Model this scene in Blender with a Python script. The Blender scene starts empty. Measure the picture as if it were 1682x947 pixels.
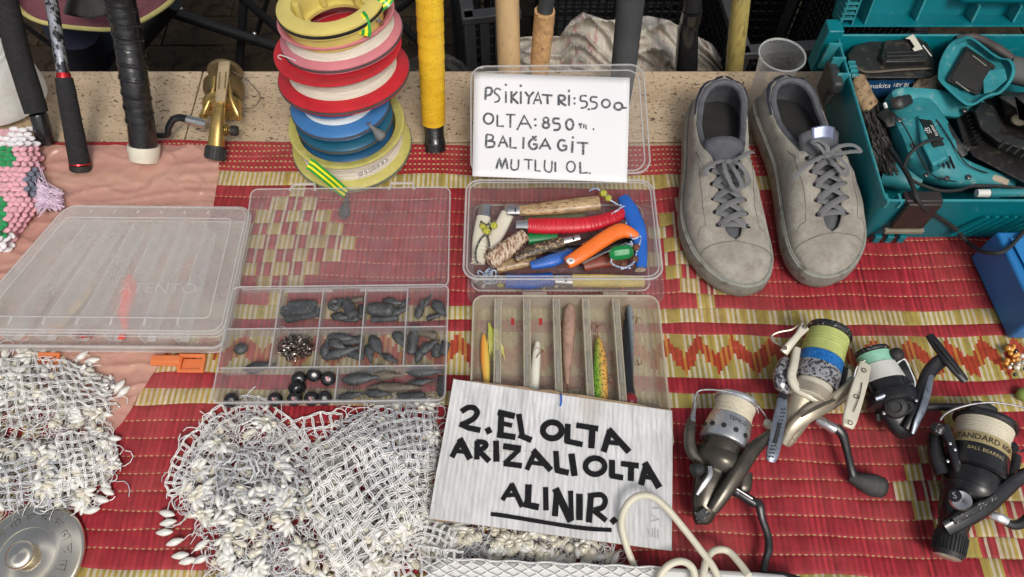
import bpy, bmesh, math, random
import numpy as np
from mathutils import Vector, Matrix, noise
from math import sin, cos, tan, pi, radians, atan2, hypot
random.seed(7); np.random.seed(7)
SC = bpy.context.scene
COL = SC.collection
# ---------------------------------------------------------------- camera
CAMH = .85; TH = radians(61); FPX = 1240.; W0, H0 = 1682., 947.
cam_d = bpy.data.cameras.new('camera'); cam = bpy.data.objects.new('camera', cam_d); COL.objects.link(cam)
cam.location = (0, 0, CAMH); cam.rotation_euler = (pi/2-TH, 0, 0)
cam_d.sensor_width = 36; cam_d.lens = FPX/W0*36; cam_d.clip_start = .02; cam_d.clip_end = 200
SC.camera = cam
# ---------------------------------------------------------------- world, sun, exposure
SUN_EL, SUN_AZ = radians(54), radians(160)       # azimuth from +Y towards +X
wd = bpy.data.worlds.new('World'); SC.world = wd; wd.use_nodes = True
_n = wd.node_tree.nodes; _l = wd.node_tree.links; _n.clear()
_o = _n.new('ShaderNodeOutputWorld'); _b = _n.new('ShaderNodeBackground'); _s = _n.new('ShaderNodeTexSky')
_s.sky_type = 'NISHITA'; _s.sun_disc = False; _s.sun_elevation = SUN_EL; _s.sun_rotation = SUN_AZ
_s.air_density = 1.0; _s.dust_density = 5.0; _s.ozone_density = .4
_b.inputs['Strength'].default_value = .105
_h = _n.new('ShaderNodeHueSaturation'); _h.inputs['Saturation'].default_value = .45; _l.new(_s.outputs[0], _h.inputs['Color']); _l.new(_h.outputs[0], _b.inputs[0]); _l.new(_b.outputs[0], _o.inputs[0])
sd = bpy.data.lights.new('sun', 'SUN'); sun = bpy.data.objects.new('sun', sd); COL.objects.link(sun)
sd.energy = 1.5; sd.angle = radians(16); sd.color = (1, .95, .87)
_dir = Vector((sin(SUN_AZ)*cos(SUN_EL), cos(SUN_AZ)*cos(SUN_EL), sin(SUN_EL)))
sun.rotation_euler = _dir.to_track_quat('Z', 'Y').to_euler()
SC.view_settings.view_transform = 'Standard'; SC.view_settings.look = 'None'
SC.view_settings.exposure = .02; SC.view_settings.gamma = 1
SC.cycles.use_denoising = True; SC.cycles.transparent_max_bounces = 40; SC.cycles.max_bounces = 8
SC.cycles.caustics_reflective = False; SC.cycles.caustics_refractive = False
# ---------------------------------------------------------------- photo pixel -> point of the place
CT, ST = cos(TH), sin(TH)
def ray(u, v):
    a = (u-W0/2)/FPX; b = -(v-H0/2)/FPX
    return Vector((a, CT+b*ST, -ST+b*CT))
CAMP = Vector((0, 0, CAMH))
def Q(u, v, z=0.):
    d = ray(u, v); return CAMP+d*((z-CAMH)/d.z)
def QY(u, v, Y):
    d = ray(u, v); return CAMP+d*(Y/d.y)
def QD(u, v, dep): return CAMP+ray(u, v)*dep
def QP(u, v, o, n):
    d = ray(u, v); return CAMP+d*((o-CAMP).dot(n)/d.dot(n))
def dep(p): return p.y*CT+(CAMH-p.z)*ST
def pxm(p): return dep(p)/FPX                    # metres per photo pixel at p
# ---------------------------------------------------------------- things
RM = {}
def tagp(o, label=None, cat=None, group=None, kind=None):
    if label: o['label'] = label
    if cat: o['category'] = cat
    if group: o['group'] = group
    if kind: o['kind'] = kind
    return o
def thing(name, label, cat, M=None, group=None):
    o = bpy.data.objects.new(name, None); COL.objects.link(o)
    if M is None: M = Matrix.Identity(4)
    if isinstance(M, Vector): M = Matrix.Translation(M)
    o.matrix_world = M; o.empty_display_size = .02
    RM[o.name] = M.copy()
    return tagp(o, label, cat, group)
def rootm(o):
    while o.parent: o = o.parent
    return RM.get(o.name, Matrix.Identity(4))
def vec(*a): return Vector(a if len(a) > 1 else a[0])
def frame(t, up=None):
    t = t.normalized()
    if up is None: up = Vector((0, 0, 1)) if abs(t.z) < .9 else Vector((1, 0, 0))
    s = t.cross(up)
    if s.length < 1e-6: s = t.orthogonal()
    s.normalize(); n = s.cross(t).normalized()
    return s, n
def smooth_path(pts, k=6, closed=False):
    pts = [Vector(p) for p in pts]; n = len(pts); out = []
    if n < 3: return pts
    rng = range(n if closed else n-1)
    for i in rng:
        if closed: a, b, c, d = pts[(i-1) % n], pts[i], pts[(i+1) % n], pts[(i+2) % n]
        else: a, b, c, d = pts[max(i-1, 0)], pts[i], pts[i+1], pts[min(i+2, n-1)]
        for j in range(k):
            t = j/k
            out.append(.5*((2*b)+(c-a)*t+(2*a-5*b+4*c-d)*t*t+(3*b-3*c+d-a)*t**3))
    if not closed: out.append(pts[-1])
    return out
def lerp(a, b, t): return a+(b-a)*t
def interp(tab, x):
    if x <= tab[0][0]: return tab[0][1]
    for (x0, y0), (x1, y1) in zip(tab, tab[1:]):
        if x <= x1: return y0+(y1-y0)*(x-x0)/(x1-x0)
    return tab[-1][1]
def sinterp(tab, x):
    if x <= tab[0][0]: return tab[0][1]
    for i, ((x0, y0), (x1, y1)) in enumerate(zip(tab, tab[1:])):
        if x <= x1:
            t = (x-x0)/(x1-x0)
            ym = tab[max(i-1, 0)][1]; yp = tab[min(i+2, len(tab)-1)][1]
            return .5*(2*y0+(y1-ym)*t+(2*ym-5*y0+4*y1-yp)*t*t+(3*y0-3*y1+yp-ym)*t**3)
    return tab[-1][1]
class MB:
    def __init__(s): s.v = []; s.f = []; s.mi = []; s.m = 0; s.M = None
    def add(s, vs, fs):
        o = len(s.v)
        if s.M is not None: vs = [s.M @ Vector(p) for p in vs]
        s.v += [tuple(p) for p in vs]; s.f += [tuple(i+o for i in f) for f in fs]; s.mi += [s.m]*len(fs); return s
    def tube(s, pts, r, n=8, caps=True, closed=False, flat=None, up=None):
        pts = [Vector(p) for p in pts]; N = len(pts)
        rs = list(r) if isinstance(r, (list, tuple)) else [r]*N
        if len(rs) != N: rs = [interp([(k/(len(rs)-1), q) for k, q in enumerate(rs)], i/(N-1)) for i in range(N)]
        vs = []; prev = None
        for i, p in enumerate(pts):
            a = pts[(i-1) % N] if closed else pts[max(i-1, 0)]; b = pts[(i+1) % N] if closed else pts[min(i+1, N-1)]
            t = b-a
            if t.length < 1e-9: t = Vector((0, 0, 1))
            t.normalize()
            if up is not None: sd, nm = frame(t, up)
            else:
                if prev is None: sd, nm = frame(t)
                else:
                    sd = prev-t*prev.dot(t)
                    if sd.length < 1e-6: sd, nm = frame(t)
                    sd.normalize(); nm = sd.cross(t)
                prev = sd
            fa, fb = flat if flat else (1, 1)
            for k in range(n):
                w = 2*pi*k/n
                vs.append(p+sd*(cos(w)*rs[i]*fa)+nm*(sin(w)*rs[i]*fb))
        fs = []
        for i in range(N if closed else N-1):
            j = (i+1) % N
            for k in range(n):
                k2 = (k+1) % n; fs.append((i*n+k, i*n+k2, j*n+k2, j*n+k))
        if caps and not closed: fs.append(tuple(range(n))[::-1]); fs.append(tuple((N-1)*n+k for k in range(n)))
        return s.add(vs, fs)
    def lathe(s, o, ax, prof, n=28, ref=None, arc=None, fl=1.):
        ax = Vector(ax).normalized(); sd, nm = frame(ax, ref)
        a0, a1 = arc if arc else (0, 2*pi); full = arc is None; m = n if full else n+1
        vs = []
        for r, h in prof:
            for k in range(m):
                w = a0+(a1-a0)*k/n; vs.append(Vector(o)+ax*h+sd*(cos(w)*r)+nm*(sin(w)*r*fl))
        fs = []
        for i in range(len(prof)-1):
            for k in range(n):
                k2 = (k+1) % m if full else k+1; fs.append((i*m+k, i*m+k2, (i+1)*m+k2, (i+1)*m+k))
        return s.add(vs, fs)
    def ell(s, c, r, ax=None, n=10, m=7, up=None):
        if not hasattr(r, '__len__'): r = (r, r, r)
        if ax is None: X, Y, Z = Vector((1, 0, 0)), Vector((0, 1, 0)), Vector((0, 0, 1))
        else:
            X = Vector(ax).normalized(); Y, Z = frame(X, up)
        c = Vector(c); vs = []
        for i in range(m+1):
            a = pi*i/m
            for k in range(n):
                b = 2*pi*k/n
                vs.append(c+X*(cos(a)*r[0])+Y*(sin(a)*cos(b)*r[1])+Z*(sin(a)*sin(b)*r[2]))
        fs = [(i*n+k, i*n+(k+1) % n, (i+1)*n+(k+1) % n, (i+1)*n+k) for i in range(m) for k in range(n)]
        return s.add(vs, fs)
    def box(s, c, sz, X=None, Y=None):
        c = Vector(c); X = Vector(X).normalized() if X is not None else Vector((1, 0, 0))
        Y = Vector(Y).normalized() if Y is not None else (Vector((0, 1, 0)) if X == Vector((1, 0, 0)) else frame(X)[0]*-1)
        Y = (Y-X*Y.dot(X)).normalized(); Z = X.cross(Y); a, b, d = sz[0]/2, sz[1]/2, sz[2]/2
        vs = [c+X*(a*i)+Y*(b*j)+Z*(d*k) for k in (-1, 1) for i, j in ((-1, -1), (1, -1), (1, 1), (-1, 1))]
        return s.add(vs, [(3, 2, 1, 0), (4, 5, 6, 7), (0, 1, 5, 4), (1, 2, 6, 5), (2, 3, 7, 6), (3, 0, 4, 7)])
    def prism(s, poly, ex):
        poly = [Vector(p) for p in poly]; ex = Vector(ex); n = len(poly)
        vs = poly+[p+ex for p in poly]
        return s.add(vs, [tuple(range(n)), tuple(range(n, 2*n))[::-1]]+[(i, (i+1) % n, n+(i+1) % n, n+i) for i in range(n)])
    def loft(s, rings, c0=True, c1=True, closed=True):
        n = len(rings[0]); vs = [p for r in rings for p in r]; fs = []
        for i in range(len(rings)-1):
            for k in range(n if closed else n-1):
                k2 = (k+1) % n; fs.append((i*n+k, i*n+k2, (i+1)*n+k2, (i+1)*n+k))
        if c0: fs.append(tuple(range(n))[::-1])
        if c1: fs.append(tuple((len(rings)-1)*n+k for k in range(n)))
        return s.add(vs, fs)
    def grid(s, fn, nu, nv):
        vs = [fn(i/nu, j/nv) for j in range(nv+1) for i in range(nu+1)]; m = nu+1
        return s.add(vs, [(j*m+i, j*m+i+1, (j+1)*m+i+1, (j+1)*m+i) for j in range(nv) for i in range(nu)])
    def build(s, name, mat, par=None, label=None, cat=None, group=None, kind=None, world=False, sharp=38, bev=0, sub=0, recalc=True, solid=0):
        me = bpy.data.meshes.new(name)
        vs = s.v
        if world and par is not None:
            Mi = rootm(par).inverted(); vs = [tuple(Mi @ Vector(p)) for p in vs]
        me.from_pydata(vs, [], s.f)
        for mt in (mat if isinstance(mat, (list, tuple)) else [mat]): me.materials.append(mt)
        if isinstance(mat, (list, tuple)): me.polygons.foreach_set('material_index', s.mi)
        if recalc and len(s.f) < 60000:
            bm = bmesh.new(); bm.from_mesh(me); bmesh.ops.remove_doubles(bm, verts=bm.verts, dist=1e-6)
            bmesh.ops.recalc_face_normals(bm, faces=bm.faces); bm.to_mesh(me); bm.free()
        me.polygons.foreach_set('use_smooth', [True]*len(me.polygons))
        if sharp: me.set_sharp_from_angle(angle=radians(sharp))
        o = bpy.data.objects.new(name, me); COL.objects.link(o)
        if par is not None: o.parent = par
        if bev:
            b = o.modifiers.new('bevel', 'BEVEL'); b.width = bev; b.segments = 2; b.limit_method = 'ANGLE'; b.angle_limit = radians(40); b.harden_normals = False
        if sub:
            b = o.modifiers.new('sub', 'SUBSURF'); b.levels = sub; b.render_levels = sub
        if solid:
            b = o.modifiers.new('solid', 'SOLIDIFY'); b.thickness = solid; b.offset = 0
        return tagp(o, label, cat, group, kind)
def inst(src, name, par, M, label=None, cat=None, group=None):
    o = src.copy(); o.name = name; COL.objects.link(o); o.parent = par
    o.matrix_local = M
    return tagp(o, label, cat, group)
def mesh_only(mb, name, mat, sharp=38):
    o = mb.build(name, mat, sharp=sharp); me = o.data; bpy.data.objects.remove(o); return me
def obj_me(name, me, par, M, label=None, cat=None, group=None):
    o = bpy.data.objects.new(name, me); COL.objects.link(o)
    if par is not None: o.parent = par
    o.matrix_local = M
    return tagp(o, label, cat, group)
def rring(w, d, r, z, n=5, cx=0, cy=0):
    r = max(1e-5, min(r, w/2-1e-5, d/2-1e-5)); out = []
    for qx, qy, a0 in ((1, 1, 0), (-1, 1, 90), (-1, -1, 180), (1, -1, 270)):
        for k in range(n+1):
            a = radians(a0+90*k/n); out.append(Vector((cx+qx*(w/2-r)+cos(a)*r, cy+qy*(d/2-r)+sin(a)*r, z)))
    return out
def ribbon(mb, pts, w, nrm, th=.0004, off=.0002):
    """flat painted stroke lying on a surface with normal nrm"""
    pts = [Vector(p) for p in pts]; nrm = nrm.normalized(); N = len(pts); L = []; R = []
    ws = w if isinstance(w, (list, tuple)) else [w]*N
    for i, p in enumerate(pts):
        t = (pts[min(i+1, N-1)]-pts[max(i-1, 0)]).normalized(); sd = t.cross(nrm).normalized()
        if 0 < i < N-1:
            t1 = (pts[i]-pts[i-1]).normalized(); c = max(.6, t1.dot(t))
        else: c = 1
        L.append(p+sd*(ws[i]/2/c)+nrm*off); R.append(p-sd*(ws[i]/2/c)+nrm*off)
    rings = [[L[i], R[i], R[i]+nrm*th, L[i]+nrm*th] for i in range(N)]
    mb.loft(rings)
def text_mesh(txt, size, sx=1.):
    cu = bpy.data.curves.new('t', 'FONT'); cu.body = txt; cu.size = size; cu.align_x = 'CENTER'; cu.align_y = 'CENTER'
    cu.resolution_u = 2
    ob = bpy.data.objects.new('t', cu); COL.objects.link(ob)
    dg = bpy.context.evaluated_depsgraph_get(); me = ob.evaluated_get(dg).to_mesh()
    vs = [Vector((v.co.x*sx, v.co.y, 0)) for v in me.vertices]; fs = [tuple(p.vertices) for p in me.polygons]
    bpy.data.objects.remove(ob); bpy.data.curves.remove(cu)
    return vs, fs
# ---------------------------------------------------------------- materials
def nodes(name):
    m = bpy.data.materials.new(name); m.use_nodes = True; t = m.node_tree; t.nodes.clear()
    o = t.nodes.new('ShaderNodeOutputMaterial'); return m, t, o
def N_(t, k, **kw):
    n = t.nodes.new(k)
    for a, b in kw.items():
        if a[0] == '_': setattr(n, a[1:], b)
        else: n.inputs[a.replace('_', ' ')].default_value = b
    return n
def mixc(t, f, a, b, bt='MIX'):
    n = t.nodes.new('ShaderNodeMix'); n.data_type = 'RGBA'; n.blend_type = bt
    for i, x in ((0, f), (6, a), (7, b)):
        if hasattr(x, 'is_output') or hasattr(x, 'links'): t.links.new(x, n.inputs[i])
        elif i == 0: n.inputs[0].default_value = x
        else: n.inputs[i].default_value = (*x[:3], 1)
    return n.outputs[2]
def ramp(t, src, stops):
    n = t.nodes.new('ShaderNodeValToRGB'); e = n.color_ramp.elements
    while len(e) < len(stops): e.new(.5)
    for i, (p, c) in enumerate(stops):
        e[i].position = p; e[i].color = (*c, 1) if hasattr(c, '__len__') else (c, c, c, 1)
    t.links.new(src, n.inputs[0]); return n.outputs[0]
def noise_(t, scale, detail=3, rough=.55, co=None, vecscale=None, dist=0):
    c = t.nodes.new('ShaderNodeTexCoord'); src = c.outputs['Object']
    if vecscale:
        mp = t.nodes.new('ShaderNodeMapping'); mp.inputs['Scale'].default_value = vecscale; t.links.new(src, mp.inputs[0]); src = mp.outputs[0]
    n = t.nodes.new('ShaderNodeTexNoise'); n.inputs['Scale'].default_value = scale; n.inputs['Detail'].default_value = detail
    n.inputs['Roughness'].default_value = rough; n.inputs['Distortion'].default_value = dist
    t.links.new(src, n.inputs['Vector']); return n.outputs['Fac']
def mat(name, col, rough=.5, metal=0., var=.18, scale=45, col2=None, c2=(.5, .62), s2=90, bump=.0, bscale=500, bdist=.0006,
        spec=.5, coat=0., sheen=0., sss=0., rvar=.12, vs=None, trans=0., tint=None):
    m, t, o = nodes(name)
    b = t.nodes.new('ShaderNodeBsdfPrincipled'); t.links.new(b.outputs[0], o.inputs[0])
    nz = noise_(t, scale, 4, vecscale=vs)
    lo = tuple(x*(1-var) for x in col); hi = tuple(min(1, x*(1+var)) for x in col)
    c = mixc(t, ramp(t, nz, [(.3, 0), (.7, 1)]), lo, hi)
    if col2:
        nz2 = noise_(t, s2, 5, .65, vecscale=vs); c = mixc(t, ramp(t, nz2, [(c2[0], 0), (c2[1], 1)]), c, col2)
    t.links.new(c, b.inputs['Base Color'])
    rr = t.nodes.new('ShaderNodeMapRange'); rr.inputs[3].default_value = max(0, rough-rvar); rr.inputs[4].default_value = min(1, rough+rvar)
    t.links.new(noise_(t, scale*2.3, 3), rr.inputs[0]); t.links.new(rr.outputs[0], b.inputs['Roughness'])
    b.inputs['Metallic'].default_value = metal; b.inputs['Specular IOR Level'].default_value = spec
    b.inputs['Coat Weight'].default_value = coat; b.inputs['Coat Roughness'].default_value = .15
    if sheen: b.inputs['Sheen Weight'].default_value = sheen
    if sss: b.inputs['Subsurface Weight'].default_value = sss; b.inputs['Subsurface Scale'].default_value = .01
    if bump:
        bp = t.nodes.new('ShaderNodeBump'); bp.inputs['Strength'].default_value = bump; bp.inputs['Distance'].default_value = bdist
        t.links.new(noise_(t, bscale, 3, vecscale=vs), bp.inputs['Height']); t.links.new(bp.outputs[0], b.inputs['Normal'])
    if trans:
        tr = t.nodes.new('ShaderNodeBsdfTransparent'); tr.inputs[0].default_value = (*(tint or (1, 1, 1)), 1)
        mx = t.nodes.new('ShaderNodeMixShader'); mx.inputs[0].default_value = trans
        t.links.new(b.outputs[0], mx.inputs[1]); t.links.new(tr.outputs[0], mx.inputs[2]); t.links.new(mx.outputs[0], o.inputs[0])
    return m
def clear(name, haze=.15, col=(.8, .8, .8), edge=.5, rough=.12, tint=(.97, .97, .97), dirt=.12, dscale=60):
    """thin clear or frosted plastic: see-through, with a milky body that thickens towards grazing view"""
    m, t, o = nodes(name)
    b = t.nodes.new('ShaderNodeBsdfPrincipled'); b.inputs['Base Color'].default_value = (*col, 1); b.inputs['Roughness'].default_value = rough+.15
    tl = t.nodes.new('ShaderNodeBsdfTranslucent'); tl.inputs[0].default_value = (*col, 1)
    m1 = t.nodes.new('ShaderNodeMixShader'); m1.inputs[0].default_value = .45; t.links.new(b.outputs[0], m1.inputs[1]); t.links.new(tl.outputs[0], m1.inputs[2])
    tr = t.nodes.new('ShaderNodeBsdfTransparent'); tr.inputs[0].default_value = (*tint, 1)
    lw = t.nodes.new('ShaderNodeLayerWeight'); lw.inputs[0].default_value = .35
    pw = t.nodes.new('ShaderNodeMath'); pw.operation = 'POWER'; pw.inputs[1].default_value = 1.6; t.links.new(lw.outputs['Facing'], pw.inputs[0])
    ad = t.nodes.new('ShaderNodeMath'); ad.operation = 'MULTIPLY_ADD'; ad.inputs[1].default_value = edge; t.links.new(pw.outputs[0], ad.inputs[0])
    nz = ramp(t, noise_(t, dscale, 5, .7), [(.35, haze), (.75, min(1, haze+dirt))]); t.links.new(nz, ad.inputs[2]); ad.use_clamp = True
    m2 = t.nodes.new('ShaderNodeMixShader'); t.links.new(ad.outputs[0], m2.inputs[0]); t.links.new(tr.outputs[0], m2.inputs[1]); t.links.new(m1.outputs[0], m2.inputs[2])
    gl = t.nodes.new('ShaderNodeBsdfGlossy'); gl.inputs['Roughness'].default_value = rough
    p5 = t.nodes.new('ShaderNodeMath'); p5.operation = 'POWER'; p5.inputs[1].default_value = 4; t.links.new(lw.outputs['Facing'], p5.inputs[0])
    fr = t.nodes.new('ShaderNodeMath'); fr.operation = 'MULTIPLY_ADD'; fr.inputs[1].default_value = .5; fr.inputs[2].default_value = .035; t.links.new(p5.outputs[0], fr.inputs[0])
    m3 = t.nodes.new('ShaderNodeMixShader'); t.links.new(fr.outputs[0], m3.inputs[0]); t.links.new(m2.outputs[0], m3.inputs[1]); t.links.new(gl.outputs[0], m3.inputs[2])
    t.links.new(m3.outputs[0], o.inputs[0]); return m
# ================================================================ LARGE STRUCTURE
YEDGE = Q(841, 111).y
# ---- woven mat --------------------------------------------------
def mat_rows():
    Y = lambda v: Q(841, v).y
    R = []
    ys = np.linspace(Y(236), Y(284), 12)
    for i in range(1, 11, 2): ys[i] -= .0010; ys[i+1] += .0010 if i < 10 else 0
    for i in range(11): R.append((ys[i], ys[i+1], 'T' if i % 2 == 0 else 't', i))
    R.append((Y(284), Y(307), 'Y', 0))
    ys = np.linspace(Y(307), Y(502), 10)
    for i in range(9): R.append((ys[i], ys[i+1], 'A', i))
    R.append((Y(502), Y(526), 'Y', 0)); R.append((Y(526), Y(545), 'R', 0)); R.append((Y(545), Y(616), 'Z', 0))
    R.append((Y(616), Y(641), 'R', 0)); R.append((Y(641), Y(667), 'Y', 0))
    ys = np.linspace(Y(667), Y(939), 10)
    for i in range(9): R.append((ys[i], ys[i+1], 'B', i))
    y = Y(939)
    for k in 'YRZRY': 
        h = .06 if k == 'Z' else .02
        R.append((y, y-h, k, 0)); y -= h
    return R
def build_mat():
    rows = mat_rows(); X0, X1 = -1.0, 1.0; pitch = .0033; ns = int((X1-X0)/pitch)
    rng = np.random.RandomState(3)
    ys = []; info = []
    for y0, y1, k, i in rows:
        fr = {'T': (0, .5), 't': (0, .5), 'Z': tuple(np.linspace(0, 1, 25)[:-1])}.get(k, (0, .035, .2, .5, .8, .965))
        fr = list(fr)+[1]
        for a, b in zip(fr, fr[1:]): ys.append((y0+(y1-y0)*a, k, i, a, b))
    yl = np.array([q[0] for q in ys]+[rows[-1][1]]); ncol = 2*ns+1; nr = len(yl)
    edge = np.array([1. if (q[3] == 0 and q[1] not in 'Tt') else 0. for q in ys]+[0])
    fx = np.linspace(X0, X1, ncol); jit = rng.normal(0, .00022, ncol); jit[1::2] *= .5; fx = fx+jit
    XX, YY = np.meshgrid(fx, yl)
    rr_ = np.zeros(nr)
    mid = []
    for q in ys+[(0, 'Y', 0, 0, 0)]:
        k, a = q[1], q[3]
        if k in 'Tt': mid.append(.35 if a == 0 else .8)
        elif k == 'Z': mid.append(.1 if a == 0 else min(1., .5+4*min(a, 1-a)))
        else: mid.append({0: .05, .035: .45, .2: .9, .5: 1., .8: .9, .965: .45}.get(a, 1))
    mid = np.array(mid)[:, None]
    peak = np.zeros(ncol); peak[1::2] = 1; pk = peak[None, :]
    hrand = rng.normal(0, .00016, (nr, ncol))
    ZZ = .0018*mid*(.12+.88*pk)-.0018+hrand
    # gentle waves of the woven sheet, kept low
    rid0 = np.arange(nr)[:, None]//6
    wob = (np.sin(XX*9+1.3*np.sin(YY*14))*np.cos(YY*21+XX*5)*.0009+np.sin(XX*31+YY*17)*.0005+np.sin(XX*47+rid0*2.1)*.0004)
    ridge = .006*np.exp(-((XX-.222)/.016)**2)*np.clip((YY-.40)/.12, 0, 1)*np.clip(1-(YY-.62)/.1, 0, 1)
    ZZ = ZZ+wob+ridge
    XX = XX+.0016*np.sin(YY*23+XX*3)
    rid = np.arange(nr)[:, None]//6; YYo = YY+.0007*np.sin(XX*23+rid*1.9)+.0005*np.sin(XX*61+rid*2.7)+.0014*np.sin(XX*7+YY*6)+.0012*np.sin(XX*11)+.0009*np.sin(XX*37+YY*9)+rng.normal(0, .00012, (nr, ncol))*mid
    ang = radians(-.5); X2 = XX*cos(ang)-(YYo-.5)*sin(ang); Y2 = XX*sin(ang)+(YYo-.5)*cos(ang)+.5
    me = bpy.data.meshes.new('woven_mat'); nv = nr*ncol; nf = (nr-1)*(ncol-1)
    me.vertices.add(nv); me.vertices.foreach_set('co', np.stack([X2, Y2, ZZ], -1).astype(np.float32).ravel())
    ii = np.arange(nv).reshape(nr, ncol)
    F = np.stack([ii[1:, :-1], ii[1:, 1:], ii[:-1, 1:], ii[:-1, :-1]], -1).reshape(-1, 4)
    me.loops.add(nf*4); me.loops.foreach_set('vertex_index', F.ravel().astype(np.int32))
    me.polygons.add(nf); me.polygons.foreach_set('loop_start', np.arange(0, nf*4, 4, dtype=np.int32)); me.polygons.foreach_set('loop_total', np.full(nf, 4, np.int32))
    me.polygons.foreach_set('use_smooth', np.ones(nf, bool))
    # dye of every straw
    RED = np.array((.40, .030, .045)); RED2 = np.array((.33, .02, .03)); YEL = np.array((.50, .40, .09)); OLV = np.array((.40, .33, .09)); WHT = np.array((.68, .62, .45))
    CRM = np.array((.58, .42, .20)); ORG = np.array((.60, .24, .05)); BRK = np.array((.40, .055, .025))
    C = np.zeros((nr-1, ncol-1, 3)); sx = X0+(np.arange(ns)+.5)*pitch
    kcol = rng.randint(0, 3, ns)
    ystraw = np.where(((np.arange(ns)//1) % 2 == 0)[:, None], WHT, np.where((rng.rand(ns) < .62)[:, None], YEL, OLV))
    flip = rng.rand(ns) < .12; ystraw[flip] = OLV
    rstraw = RED[None, :]*(1+rng.normal(0, .12, (ns, 1)))*np.where(np.arange(ns) % 2 == 0, 1.08, .80)[:, None]
    stripe = np.where((np.arange(ns) % 4 == 0)[:, None], WHT*.85, rstraw)
    cell = .0205
    def diamond(xs, r, Xc, rc=4, N=4.):
        c = np.floor((sx-Xc+.0022*math.sin(rc*3+r*2.3+Xc*40))/cell+.5+.03*np.sin(sx*170+r*2)); d = np.abs(c)+abs(r-rc); ins = d <= N
        return ins, (d+N) % 2 == 0
    zj = rng.normal(0, .028, ns); zj2 = rng.normal(0, .03, ns)
    for j, q in enumerate(ys):
        y, k, i, a, b = q; yn = yl[j+1]; ym = (y+yn)/2
        if k == 'T': col = np.where((np.arange(ns) % 2 == 0)[:, None], RED2*1.05, RED*1.1)
        elif k == 't': col = np.where((np.arange(ns) % 2 == 0)[:, None], CRM, RED*.95)
        elif k == 'Y': col = ystraw*(1+rng.normal(0, .05, (ns, 1)))
        elif k == 'R': col = rstraw
        elif k == 'Z':
            w = ((sx+.004+.003*np.sin(sx*31))/.0435) % 1.; tri = 1-np.abs(2*w-1)
            top = .03+.47*(1-tri)+zj; bot = top+.44+zj2; f = (a+b)/2
            inz = (f > top) & (f < bot)
            zc = np.where((np.arange(ns) % 2 == 0)[:, None], BRK, np.where((rng.rand(ns) < .6)[:, None], ORG, BRK*1.3))
            if j > 0 and ys[j-1][1] == 'Z' and a > 0: zc = zprev
            zprev = zc
            col = np.where(inz[:, None], zc, ystraw)
        else:
            cs = (-.2997, .2503, .8003, -.8497) if k == 'A' else (.521, -.029, -.579, 1.07)
            col = rstraw*(1+rng.normal(0, .02, (ns, 1))); insA = np.zeros(ns, bool)
            for xc in cs:
                ins, yy = diamond(sx, i, xc); insA |= ins
                col = np.where((ins & yy)[:, None], ystraw, np.where((ins & ~yy)[:, None], stripe, col))
            if a == 0 or b == 1:
                th = np.where((np.arange(ns) % 2 == 0)[:, None], CRM*.95, RED*1.1)
                if i == 0 and a == 0 or (i == 8 and b == 1): th = col
                col = np.where(insA[:, None], col*.8, th)
        C[j, 0::2] = col; C[j, 1::2] = col
    A4 = np.ones((nf, 4), np.float32); A4[:, :3] = np.clip(C, 0, 1).reshape(-1, 3)
    me.update(calc_edges=True)
    at = me.attributes.new('dye', 'FLOAT_COLOR', 'FACE'); at.data.foreach_set('color', A4.ravel())
    m, t, o = nodes('straw'); b = t.nodes.new('ShaderNodeBsdfPrincipled'); t.links.new(b.outputs[0], o.inputs[0])
    an = t.nodes.new('ShaderNodeAttribute'); an.attribute_name = 'dye'
    nz = noise_(t, 14, 4); c = mixc(t, ramp(t, nz, [(.3, .80), (.7, 1.08)]), (0, 0, 0), an.outputs['Color']) if False else None
    mul = mixc(t, 1., an.outputs['Color'], ramp(t, nz, [(.3, (.72, .70, .68)), (.72, (1, 1, 1))]), 'MULTIPLY')
    mul = mixc(t, ramp(t, noise_(t, 5, 4, .6), [(.40, 0), (.75, .28)]), mul, (.52, .20, .16))
    fine = mixc(t, 1., mul, ramp(t, noise_(t, 160, 3, vecscale=(1, .3, 1)), [(.3, (.82, .82, .82)), (.7, (1.05, 1.05, 1.05))]), 'MULTIPLY')
    t.links.new(fine, b.inputs['Base Color']); b.inputs['Roughness'].default_value = .55; b.inputs['Specular IOR Level'].default_value = .22
    me.materials.append(m)
    ob = bpy.data.objects.new('woven_mat', me); COL.objects.link(ob)
    tagp(ob, 'red woven straw mat with yellow bands, diamonds and zigzag stripe covering the stall top', 'mat')
build_mat()
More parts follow.
